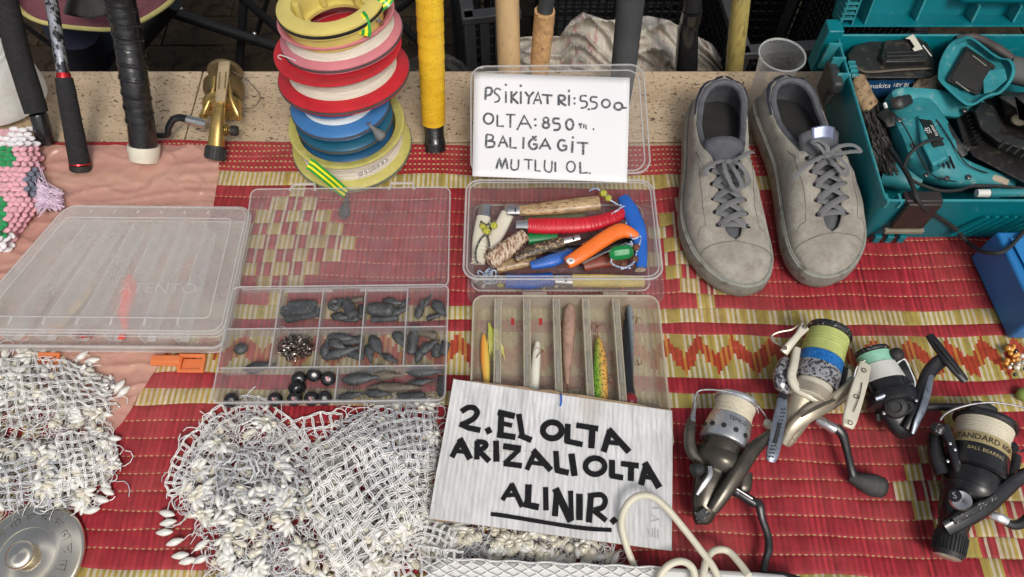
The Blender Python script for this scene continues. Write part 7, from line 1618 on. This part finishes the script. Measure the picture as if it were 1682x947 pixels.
def heap(label, P_, nb, ncurl, hmax, seed, extra=(), mix=(.5, .8, .9)):
    rr = random.Random(seed); xs_ = [p[0] for p in P_]; ys_ = [p[1] for p in P_]
    cx = sum(xs_)/len(xs_); cy = sum(ys_)/len(ys_); o = Q(cx, cy, 0); t = thing('beaded_lace', label, 'lace', o)
    def H(u, v):
        if not inpoly(P_, u, v): return .002
        return .003+hmax*min(1, edist(P_, u, v)/45)**.7*(.75+.35*noise.noise(Vector((u*.02, v*.02, seed))))
    def rp():
        while True:
            u, v = rr.uniform(min(xs_), max(xs_)), rr.uniform(min(ys_), max(ys_))
            if inpoly(P_, u, v): return u, v
    k = 0
    cl_ = []
    while k < nb:
        if not cl_:
            cu, cv = rp()
            if noise.noise(Vector((cu*.016, cv*.016, seed+3))) < -.15 and rr.random() < .8: continue
            if seed == 33 and cu > 490 and cv < 860 and rr.random() < .72: continue
            if seed == 33 and cv < 800 and rr.random() < .45: continue
            a0 = rr.uniform(0, 6.28); n_ = rr.randint(3, 6); cl_ = [(cu, cv, None)]+[(cu+cos(a0+q*.55)*15, cv+sin(a0+q*.55)*13, -(a0+q*.55)) for q in range(n_)]
        u, v, ca = cl_.pop()
        x = rr.random(); kind = (0 if x < mix[2] else 3) if ca is not None else (1 if x < .75 else 2)
        if mix[0] < .3 and x < .55: kind = 1
        p = Q(u, v, H(u, v)*rr.uniform(.7, 1.0)+.003)-o; s = rr.uniform(.62, .95)
        a = (ca if ca is not None else 0)+rr.gauss(0, .2)
        M = Matrix.Translation(p) @ Matrix.Rotation(a, 4, 'Z') @ Matrix.Rotation(rr.gauss(0, .35), 4, 'Y') @ Matrix.Scale(s, 4)
        obj_me(BN[kind], BM_[kind], t, M); k += 1
    for u, v, a in extra:
        M = Matrix.Translation(Q(u, v, .0055)-o) @ Matrix.Rotation(radians(a), 4, 'Z'); obj_me('petal_bead', BM_[0], t, M)
    mb = MB()
    for k in range(ncurl):
        u, v = rp(); h = H(u, v); p = Q(u, v, h*rr.uniform(.15, .85)); a = rr.uniform(0, 6.28); R = rr.uniform(.004, .014); da = rr.uniform(.3, .8)*rr.choice((-1, 1)); pts = []
        d = Vector((cos(a), sin(a), 0))
        for q in range(7):
            pts.append(p.copy()); a += da+rr.gauss(0, .25); p = p+Vector((cos(a), sin(a), rr.gauss(0, .18)))*R*.55
            p.z = max(.002, p.z)
        mb.m = 0 if rr.random() < .55 else 1; mb.tube(pts, rr.uniform(.0004, .0007), 4, caps=False)
    mb.build('thread_tangle', [MNET, MNETG], t, world=True, recalc=False, kind='stuff')
    mb = MB()
    for k in range(nb):
        u, v = rp(); p = Q(u, v, H(u, v)*rr.uniform(.35, .75)); a = rr.uniform(0, 6.28)
        if noise.noise(Vector((u*.02, v*.02, seed+5))) < -.05: continue
        if k % 2: mb.ell(p, (.0052, .0050, .0045), Vector((cos(a), sin(a), .2)), 9, 7)
        else: mb.ell(p, (.0085, .0036, .0034), Vector((cos(a), sin(a), .1)), 8, 7)
    mb.build('buried_beads', MPRC, t, world=True, recalc=False, kind='stuff')
    return t, H, o, rr
def net(t, H, fn, ns, nt, rr, r=.00085, dbl=3.0, lift=.003, m=None, off=1., nseg=3, jit=1.2, nm='net', loops=True):
    """knotted net: strands along s and t over the heap; fn maps (s, t) in 0..1 to a photo point"""
    mb = MB()
    jt = {}
    def P2(s, q, o_=0, dz=0):
        u, v = fn(s, q); k = (round(s*ns, 3), round(q*nt, 3)); jx = jit*(noise.noise(Vector((u*.09, v*.09, 1)))*3.5+noise.noise(Vector((u*.025, v*.025, 4)))*5); jy = jit*(noise.noise(Vector((u*.09, v*.09, 8)))*3.5+noise.noise(Vector((u*.025, v*.025, 6)))*5)
        return u+jx, v+jy
    r *= .82
    for a in range(ns+1):
        for o_ in ((-dbl/2, dbl/2) if dbl else (0,)):
            pts = []
            for b in range(nt*nseg+1):
                q = b/(nt*nseg); u, v = P2(a/ns, q); u2, v2 = fn(min(1, a/ns+.01), q); d = hypot(u2-fn(a/ns, q)[0], v2-fn(a/ns, q)[1]) or 1
                wv = o_*(.35+.65*abs(sin(pi*q*nt))); f0 = fn(a/ns, q)
                u += (u2-f0[0])/d*wv; v += (v2-f0[1])/d*wv
                pts.append(Q(u, v, H(u, v)*off+lift+.0012*sin(pi*(a+q*nt))))
            mb.tube(pts, r, 4, caps=False)
    for b in range(nt+1):
        for o_ in ((-dbl/2, dbl/2) if dbl else (0,)):
            pts = []
            for a in range(ns*nseg+1):
                s = a/(ns*nseg); u, v = P2(s, b/nt); f0 = fn(s, b/nt); f1 = fn(s, min(1, b/nt+.01)); d = hypot(f1[0]-f0[0], f1[1]-f0[1]) or 1
                wv = o_*(.35+.65*abs(sin(pi*s*ns))); u += (f1[0]-f0[0])/d*wv; v += (f1[1]-f0[1])/d*wv
                pts.append(Q(u, v, H(u, v)*off+lift-.0012*sin(pi*(b+s*ns))))
            mb.tube(pts, r, 4, caps=False)
    for a in range(ns+1):
        for b in range(nt+1):
            u, v = P2(a/ns, b/nt); mb.ell(Q(u, v, H(u, v)*off+lift), r*1.9, n=5, m=4)
    return mb.build(nm, m or MNET, t, world=True, recalc=False, sharp=0)
def quad(a, b, c, d, bow=(0, 0, 0, 0)):
    """bilinear photo quad a b (top) c d (bottom right, bottom left), with bowed sides"""
    def f(s, q):
        t0 = (lerp(a[0], b[0], s), lerp(a[1], b[1], s)-bow[0]*4*s*(1-s)); t1 = (lerp(d[0], c[0], s), lerp(d[1], c[1], s)+bow[2]*4*s*(1-s))
        return (lerp(t0[0], t1[0], q)+(bow[1]*s-bow[3]*(1-s))*4*q*(1-q), lerp(t0[1], t1[1], q))
    return f
def band(path, w0, w1):
    """strip of net following a photo path"""
    P3 = smooth_path([Vector((x, y, 0)) for x, y in path], 10); N = len(P3)-1
    def f(s, q):
        k = s*N; i = min(int(k), N-1); p = P3[i].lerp(P3[i+1], k-i); tt = (P3[min(i+1, N)]-P3[max(i-1, 0)]).normalized(); w = lerp(w0, w1, q)
        return p.x-tt.y*w, p.y+tt.x*w
    return f
PL = [(-60, 585), (10, 578), (60, 582), (100, 582), (140, 592), (175, 615), (192, 640), (180, 668), (160, 690), (180, 722), (192, 748), (182, 785), (165, 812), (128, 838), (90, 842), (40, 830), (-60, 838)]
t, H, o, rr = heap('heap of white beaded lace at the left edge between the frosted box and steel lid', PL, 230, 900, .028, 21,
   [(52, 588, 80), (68, 583, 70), (82, 585, 60), (134, 585, 50), (151, 592, 15), (203, 643, 50), (196, 634, 60), (178, 722, -10), (186, 720, 0), (176, 806, -25), (166, 820, -10), (150, 838, 15), (8, 582, 110), (172, 795, -30)], (.55, .72, .85))
net(t, H, quad((-50, 600), (150, 606), (196, 672), (-50, 706), (14, 0, 0, 0)), 15, 8, rr, .0008, 3, .004)
net(t, H, quad((95, 712), (172, 700), (198, 770), (100, 815), (-4, 6, 8, 0)), 7, 8, rr, .0009, 3.2, .004)
net(t, H, quad((-50, 770), (100, 740), (130, 835), (-50, 830)), 8, 6, rr, .0008, 3, .002, m=MNETG)
PC = [(300, 762), (318, 722), (345, 694), (372, 680), (420, 676), (455, 690), (482, 716), (500, 742), (512, 730), (545, 700), (560, 690), (590, 678), (640, 668), (690, 664), (716, 672), (722, 700), (716, 760), (706, 800), (704, 850), (690, 876), (664, 905), (600, 960), (360, 960), (338, 905), (346, 880), (318, 850), (296, 835), (294, 800)]
t, H, o, rr = heap('large tangled heap of white beaded lace in the middle, in front of the sinker box', PC, 296, 1900, .030, 33,
   [(276, 858, 12), (270, 874, 4), (287, 890, 20), (296, 912, 8), (308, 921, 14), (330, 918, 25), (331, 895, 40), (274, 843, -10), (345, 705, -40), (330, 732, -70), (440, 722, 80), (352, 728, -50), (372, 735, -60), (620, 895, 85), (643, 893, 80), (622, 920, 70), (642, 935, 80)], (.42, .70, .86))
net(t, H, band([(288, 812), (286, 790), (296, 762), (318, 726), (350, 690), (385, 664), (425, 662), (455, 684), (482, 716), (506, 744), (532, 778)], -12, 30), 22, 3, rr, .0009, 3, .003)
net(t, H, quad((506, 742), (600, 680), (722, 830), (560, 960), (0, 0, 0, 6)), 9, 13, rr, .0010, 4, .005)
net(t, H, quad((560, 692), (716, 662), (722, 770), (615, 800), (10, 0, 0, 0)), 13, 9, rr, .0009, 3, .003, m=MNETG)
net(t, H, quad((640, 740), (716, 740), (708, 860), (640, 880)), 5, 8, rr, .0010, 4, .003)
net(t, H, quad((355, 735), (500, 760), (500, 850), (320, 830), (6, 0, 0, 0)), 10, 6, rr, .0008, 2.5, .003, m=MNETG, jit=3)
net(t, lambda u, v: .002, quad((476, 694), (560, 680), (558, 712), (500, 735), (8, 0, 0, 0)), 5, 2, rr, .0009, 3, .002)
net(t, H, quad((500, 820), (560, 770), (640, 870), (560, 960)), 5, 7, rr, .0010, 4, .006)
PB = [(700, 850), (740, 852), (850, 868), (950, 882), (1000, 892), (1012, 912), (1000, 925), (700, 930), (680, 905)]
t, H, o, rr = heap('strip of cream beaded lace peeping out between the cardboard sign and white power strip', PB, 110, 400, .012, 41, [(1010, 918, 60), (985, 915, 10), (860, 905, 80)], (.25, .85, .92))
# ================================================================ POWER STRIP IN A NET, CABLE
zp = .030
ps_ = thing('power_strip', 'white power strip wrapped in a white diamond net along the bottom edge', 'power strip', Q(990, 945, 0))
bp_ = [Q(712, 924, zp), Q(742, 917, zp), Q(1000, 926, zp), Q(1240, 938, zp), Q(1296, 943, zp), Q(1296, 1020, zp), Q(705, 1020, zp), Q(700, 940, zp)]
MB().prism(bp_, Vector((0, 0, -.028))).build('body', MWHT, ps_, world=True, bev=.005)
mb = MB()
for k in range(-3, 17):
    for sg in (-1, 1):
        pts = []
        for j in range(9):
            f = j/8; u = 690+k*27+sg*f*62+(0 if sg > 0 else 62); v = 919+(u-742)*.042+f*34
            if u < 690 or u > 1092: continue
            pts.append(Q(u+1.5*sin(j*2+k), v, zp+.0022+.0008*sg))
        if len(pts) > 2: mb.tube(pts, .0007, 4)
mb.tube([Q(u, 917.5+(u-742)*.042+1.2*sin(u*.11), zp+.0015) for u in range(735, 1095, 9)], .0009, 5)
mb.build('net_cover', MNET, ps_, world=True, recalc=False)
tN = thing('net_tail', 'loose swirl of white netting at the left end of the power strip', 'netting', Q(700, 930, 0))
HN = lambda u, v: .004+.020*max(0, min(1, (u-660)/80))
net(tN, HN, band([(735, 905), (712, 893), (690, 888), (672, 902), (664, 925), (672, 950), (690, 970)], -8, 34), 14, 4, rr, .0009, 3, .002)
net(tN, HN, quad((690, 900), (760, 905), (750, 960), (690, 970), (4, 0, 0, 0)), 5, 4, rr, .0008, 2.5, .006)
MCBL = mat('cream_cable', (.66, .62, .49), .45, var=.06)
cb = thing('white_cable', 'thick cream white cable arching over the cardboard sign corner', 'cable', Q(1100, 930, .0))
def cable(pts, w=11.5, k=8): 
    p3 = smooth_path([Q(*p) for p in pts], k); MB().tube(p3, w/2*pxm(p3[len(p3)//2]), 12).build('loop', MCBL, cb, world=True)
cable([(1050, 945, .012), (1040, 925, .016), (1028, 893, .026), (1021, 858, .036), (1028, 832, .046), (1046, 815, .052), (1070, 815, .054), (1094, 833, .052), (1122, 866, .046), (1150, 902, .042), (1172, 932, .040), (1186, 965, .036)])
cable([(1082, 965, .035), (1086, 942, .040), (1102, 926, .044), (1122, 922, .045), (1138, 934, .044), (1143, 962, .038)], 12)
cable([(1152, 965, .036), (1156, 938, .040), (1162, 915, .036), (1176, 903, .030), (1196, 905, .026), (1216, 926, .030), (1230, 945, .035)], 12)
# ================================================================ STEEL LID
lc = Q(46, 915, .008); R = 89*pxm(lc)
sl = thing('steel_lid', 'round shiny steel lid with a knob and stamped marks at the lower left corner', 'lid', Vector((lc.x, lc.y, .001)))
def lidmat():
    m, t, o = nodes('polished_lid'); b = t.nodes.new('ShaderNodeBsdfPrincipled'); t.links.new(b.outputs[0], o.inputs[0])
    c = mixc(t, ramp(t, noise_(t, 14, 4), [(.4, 0), (.7, 1)]), (.86, .81, .70), (.66, .60, .47)); t.links.new(c, b.inputs['Base Color'])
    b.inputs['Metallic'].default_value = 1; b.inputs['Roughness'].default_value = .27; b.inputs['Anisotropic'].default_value = .85
    tg = t.nodes.new('ShaderNodeTangent'); tg.direction_type = 'RADIAL'; tg.axis = 'Z'; t.links.new(tg.outputs[0], b.inputs['Tangent']); return m
MLID = lidmat()
MB().lathe((lc.x, lc.y, .001), (0, 0, 1), [(R*.99, .001), (R, .003), (R*.985, .006), (R*.94, .0068), (R*.8, .0082), (R*.6, .0098), (R*.52, .0104), (R*.50, .0110), (R*.3, .0125), (R*.12, .013), (1e-5, .013)], 72).build('disc', MLID, sl, world=True, sharp=60)
MB().lathe((lc.x, lc.y, .012), (0, 0, 1), [(.006, 0), (.006, .004), (.0075, .006), (.0135, .008), (.0148, .010), (.0148, .012), (.0125, .0145), (.008, .0156), (1e-5, .016)], 40).build('knob', MLID, sl, world=True, sharp=50)
for rr_, zz in ((.52, .0108), (.78, .0087)): MB().lathe((lc.x, lc.y, 0), (0, 0, 1), [(R*rr_, zz), (R*(rr_+.008), zz+.0008), (R*(rr_+.016), zz)], 64).build('ring', MLID, sl, world=True)
MMK = mat('stamped_mark', (.12, .115, .09), .4, .6)
for k in range(16):
    a = 2*pi*k/16+.2; c = Vector((lc.x+cos(a)*R*.70, lc.y+sin(a)*R*.70, .0101)); X = Vector((-sin(a), cos(a), 0)); Y = Vector((cos(a), sin(a), -.05)); mb = MB(); w = .0048
    for s in (((-1, -1), (-1, 1), (1, .6), (.6, -1), (-1, -1)), ((-.4, -.2), (.4, .1)), ((-.1, -.6), (0, .5))) if k % 2 else (((-1, 1), (1, 1), (.2, -1), (-.8, 0)), ((-.5, .4), (.5, .3))):
        mb.tube([c+X*x*w+Y*y*w for x, y in s], .00032, 4)
    mb.build('stamped_mark', MMK, sl, world=True)
# ================================================================ CROCHET BLANKET
bk = thing('crochet_blanket', 'folded crochet blanket in pink, white, green and grey wool at the left edge', 'blanket', Q(20, 300, 0))
CP = [(-60, 232), (0, 224), (18, 212), (35, 206), (52, 212), (64, 232), (68, 262), (68, 300), (66, 330), (60, 345), (40, 368), (24, 392), (10, 412), (-60, 430)]
MY = {k: mat('wool_'+k, c, .9, var=.15, scale=120, bump=.8, bscale=900, sheen=.3) for k, c in (('pink', (.74, .38, .44)), ('white', (.80, .78, .80)), ('green', (.01, .28, .08)), ('grey', (.16, .18, .24)), ('lilac', (.72, .56, .70)))}
def ccol(u, v):
    if v < 236+max(0, (10-u))*.2: return 'white'
    if u < 30-abs(v-258)*.4 and 241 < v < 277: return 'green'
    if 40 < u < 70 and 276 < v < 322 and abs(v-299) < 24-abs(u-58)*.5: return 'grey'
    if u < 13-abs(v-352)*.15 and 322 < v < 388: return 'green'
    if v > 384+u*1.1 or (v > 380 and u < 18): return 'white'
    return 'pink'
mbs = {k: MB() for k in MY}; rr = random.Random(12)
CH_ = lambda u, v: .004+.030*min(1, edist(CP, u, v)/28)**.6 if inpoly(CP, u, v) else .004
row = 0; v = 204.
while v < 430:
    u = -60+(row % 2)*5.5
    while u < 72:
        uu, vv = u+rr.gauss(0, .8), v+rr.gauss(0, .8)
        if inpoly(CP, uu, vv):
            c = ccol(uu, vv); a = radians((38 if row % 2 else -38)+rr.gauss(0, 14)) if c != 'white' or v > 300 else radians(rr.gauss(0, 8)); z = CH_(uu, vv); p = Q(uu, vv, z)
            L_ = .0068 if c != 'white' else .0085
            mbs[c].ell(p, (L_*.85, .0042, .0036), Vector((cos(a), sin(a), rr.gauss(0, .12))), 8, 6)
        u += 11 if ccol(uu, vv) != 'white' else 13
    v += 8.2; row += 1
for k, mb in mbs.items():
    if mb.v: mb.build('%s_stitches' % k, MY[k], bk, world=True, recalc=False, kind='stuff')
mb = MB(); mb.grid(lambda i, j: Q(lerp(-60, interp([(0, 40), (.15, 62), (.5, 66), (.65, 60), (1, 8)], j), i), lerp(212, 418, j), max(.001, CH_(lerp(-60, interp([(0, 40), (.15, 62), (.5, 66), (.65, 60), (1, 8)], j), i), lerp(212, 418, j))-.006)), 16, 20); mb.build('backing', MY['pink'], bk, world=True, recalc=False)
mb = MB()
for k in range(230):
    a, b = Q(62+rr.gauss(0, 3), 318+rr.gauss(0, 14), .016+rr.random()*.008), Q(70+rr.random()*36, 312+rr.random()*34, .006+rr.random()*.010)
    mb.tube([a, a.lerp(b, .5)+Vector((0, 0, .004)), b+Vector((0, rr.gauss(0, .003), 0))], .0007, 4, caps=False)
mb.build('fringe', MY['lilac'], bk, world=True, recalc=False, kind='stuff')
# ================================================================ PLASTIC JAR BEHIND THE FIRST ROD
jc = Q(14, 166, .0); R = 66*pxm(jc)
jr = thing('plastic_jar', 'cloudy white plastic jar with a yellow print lying behind the leftmost rod', 'jar', Vector((jc.x, jc.y, -.006)))
MJ = clear('cloudy_jar', .72, (.95, .96, .93), edge=.4, rough=.25, dirt=.2)
MB().lathe((jc.x, jc.y, -.005), (-.05, .12, 1), [(1e-5, 0), (R*.8, 0), (R*.95, .006), (R, .02), (R*1.0, .052), (R*.96, .066), (R*.8, .079), (R*.66, .083), (R*.64, .089), (R*.55, .090), (1e-5, .087)], 48).build('body', MJ, jr, world=True)
MB().lathe((jc.x, jc.y, -.005), (-.05, .12, 1), [(R*.70, .079), (R*.74, .082), (R*.74, .086), (R*.7, .088)], 48).build('lid_ring', MJ, jr, world=True)
part_bar(jr, 'foot_block', [(-10, 178, .018, 30, 26), (12, 182, .016, 34, 26), (28, 184, .012, 26, 20)], mat('milky_block', (.68, .66, .55), .5))
def onjar(ang, z): 
    a = radians(ang); return Vector((jc.x+cos(a)*R*1.012-.05*z, jc.y+sin(a)*R*1.012+.12*z, z-.005))
for nm, m, a0, a1, z0, z1 in (('blue_print', mat('blue_print', (.1, .28, .42), .5), -112, -62, .048, .082), ('yellow_print', mat('yellow_print', (.75, .65, .06), .5), -108, -66, .051, .079)):
    q = 1.0 if nm[0] == 'b' else 1.006; mb = MB()
    mb.grid(lambda i, j: Vector((jc.x, jc.y, 0))+(onjar(lerp(a0, a1, i)+8*j, z0+(z1-z0)*(j*(.35+.65*sin(pi*max(.05, min(.95, i))))+.0))-Vector((jc.x, jc.y, 0)))*q, 12, 6)
    mb.build(nm, m, jr, world=True, recalc=False)
# ================================================================ BACKGROUND BELOW AND BEHIND THE LEDGE
MCHB = mat('chair_black', (.01, .01, .011), .5, var=.2); MMAR = mat('maroon_fabric', (.16, .055, .07), .9, var=.2, scale=60, bump=.5, bscale=900); MPIP = mat('yellow_piping', (.50, .45, .17), .8, var=.15)
fc = thing('folding_chair', 'folding chair with maroon fabric seat and yellow piping behind the ledge', 'chair', Vector((-.55, 1.1, gz)))
hem = [(20, -10), (34, 16), (60, 33), (100, 42), (150, 47), (190, 47), (226, 36), (256, 20), (280, 2), (290, -14)]
YC = 1.02
hp = smooth_path([QY(u, v, YC) for u, v in hem], 5)
mb = MB(); N = len(hp)
mb.loft([[p+Vector((0, .0, 0)) for p in hp], [p+Vector((0, .10, .035)) for p in hp], [Vector((p.x, YC+.30, max(p.z, hp[N//2].z)+.05)) for p in hp]], False, False, closed=False); mb.build('seat', MMAR, fc, world=True, recalc=False, solid=.006)
MB().tube(hp, .0042, 8).build('piping', MPIP, fc, world=True)
def strut(nm, a, b, Ya, Yb, w): 
    p, q = QY(*a, Ya), QY(*b, Yb); MB().tube([p, q], w/2*dep(p.lerp(q, .5))/FPX, 10).build(nm, MCHB, fc, world=True)
strut('leg', (402, -30), (388, 190), 1.30, 1.22, 14); strut('leg', (30, 34), (190, 150), 1.10, 1.15, 7); strut('leg', (285, 5), (180, 130), 1.08, 1.12, 24)
strut('brace', (240, 6), (470, 82), 1.18, 1.24, 18); strut('brace', (370, -30), (470, 60), 1.28, 1.30, 14); strut('brace', (640, 20), (742, 125), 1.32, 1.3, 12); strut('brace', (640, 25), (700, -20), 1.32, 1.3, 12)
strut('brace', (420, 60), (445, -20), 1.34, 1.3, 8)
for u, v, Y in ((297, 14, 1.16), (418, 55, 1.2)): MB().ell(QY(u, v, Y), (.004, .004, .004)).build('rivet', MALU, fc, world=True)
mb = MB(); mb.grid(lambda i, j: QY(108+i*82+3*sin(j*4), -20+j*50-4*abs(i-.5)*4*j, .995+.02*sin(i*6)), 14, 10); tagp(mb.build('grey_cloth', mat('grey_cloth', (.07, .07, .068), .9, var=.2, bump=.5, bscale=500), solid=.004), 'dark grey cloth hanging over the maroon seat of the folding chair', 'cloth')
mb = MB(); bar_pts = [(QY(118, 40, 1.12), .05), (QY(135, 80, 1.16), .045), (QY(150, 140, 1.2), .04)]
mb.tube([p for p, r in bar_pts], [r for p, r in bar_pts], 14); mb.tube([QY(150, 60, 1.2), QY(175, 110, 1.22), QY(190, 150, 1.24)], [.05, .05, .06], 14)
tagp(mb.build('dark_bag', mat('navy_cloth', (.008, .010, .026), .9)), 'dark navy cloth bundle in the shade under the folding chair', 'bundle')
MCRT = mat('crate_black', (.014, .014, .015), .45, var=.3, scale=60); MCRG = mat('crate_grey', (.045, .046, .048), .5, var=.2, scale=50)
def crate(label, org, rz, w, d, h, nx, nz, diag=True):
    M = Matrix.Translation(org) @ Matrix.Rotation(rz, 4, 'Z'); t = thing('plastic_crate', label, 'crate', M)
    for x in (0, w):
        for y in (0, d): mb = MB(); boxw(mb, x-.009, y-.009, 0, x+.009, y+.009, h); mb.build('corner_post', MCRG, t, bev=.002)
    for y in (0, d):
        mb = MB(); boxw(mb, -.012, y-.011, h-.014, w+.012, y+.011, h); mb.build('top_rail', MCRG, t, bev=.002)
        mb = MB(); boxw(mb, 0, y-.006, .0, w, y+.006, .03); mb.build('bottom_rail', MCRT, t)
        mb = MB()
        for k in range(nx):
            x = w*(k+.5)/nx; boxw(mb, x-.0022, y-.003, .03, x+.0022, y+.003, h-.014)
        for k in range(1, nz): z = .03+(h-.045)*k/nz; boxw(mb, .009, y-.002, z-.002, w-.009, y+.002, z+.002)
        mb.build('lattice', MCRT, t, kind='stuff')
        for k in (1, 2): x = w*k/3; mb = MB(); boxw(mb, x-.008, y-.008, .03, x+.008, y+.008, h-.014); mb.build('upright', MCRG, t)
    for x in (0, w):
        mb = MB(); boxw(mb, x-.011, .011, h-.014, x+.011, d-.011, h); mb.build('side_rail', MCRG, t, bev=.002); mb = MB()
        for k in range(nx): y = d*(k+.5)/nx; boxw(mb, x-.003, y-.0022, .03, x+.003, y+.0022, h-.014)
        for k in range(1, nz): z = .03+(h-.045)*k/nz; boxw(mb, x-.002, .009, z-.002, x+.002, d-.009, z+.002)
        mb.build('side_lattice', MCRT, t, kind='stuff')
    mb = MB(); boxw(mb, .01, .01, .002, w-.01, d-.01, .008); mb.build('floor', MCRT, t)
    return t
def bx_at(u, v, Y, z): p = QY(u, v, Y); return Vector((p.x, Y, z))
crate('black lattice crate standing behind the shoes and cup', bx_at(1232, 60, .93, gz+.01), .10, .30, .36, .43, 26, 20)
crate('black lattice crate in the shade behind the cloth bag', bx_at(895, 40, 1.16, gz+.01), 0, .46, .34, .36, 30, 16)
crate('narrow dark crate end seen just left of the pale wooden pole', bx_at(772, 60, 1.0, gz+.01), .16, .075, .34, .44, 6, 20)
bgm = mat('striped_sack', (.60, .56, .49), .9, var=.15, scale=25, col2=(.50, .32, .29), c2=(.57, .61), s2=36, bump=.8, bscale=60, bdist=.006, vs=(3, 1, 1))
def sack(i, j):
    u = lerp(852, 1195, i); top = interp([(0, 62), (.12, 58), (.2, 60), (.25, 34), (.31, 20), (.36, 26), (.42, 34), (.5, 30), (.62, 26), (.72, 34), (.82, 52), (.92, 72), (1, 112)], i)
    v = lerp(top, 150, j); f = 1-abs(noise.noise(Vector((i*4.2+j*1.5, j*1.3, 2)))); g = 1-abs(noise.noise(Vector((i*9-j*3, j*3, 6))))
    return QY(u+5*noise.noise(Vector((i*8, j*4, 1))), v, .985-.028*f**6-.018*g**8+.05*(1-j)**2-.02*j)
sk = MB().grid(sack, 110, 44); tagp(sk.build('cloth_sack', bgm, recalc=False, sharp=0, solid=.002), 'crumpled beige cloth sack with faint red stripes behind the paper sign', 'sack')
def pb(i, j):
    u = lerp(655, 772, i); top = 118-34*sin(pi*i)**.7; v = lerp(top, 135, j); return QY(u, v, .93+.03*noise.noise(Vector((i*5, j*4, 0)))+.02*(1-j))
tagp(MB().grid(pb, 30, 14).build('clear_bag', clear('dim_film', .10, (.4, .4, .4), edge=.3, rough=.15, dirt=.15), recalc=False, sharp=0), 'crumpled clear plastic bag on the ground behind the yellow taped stick', 'plastic bag')
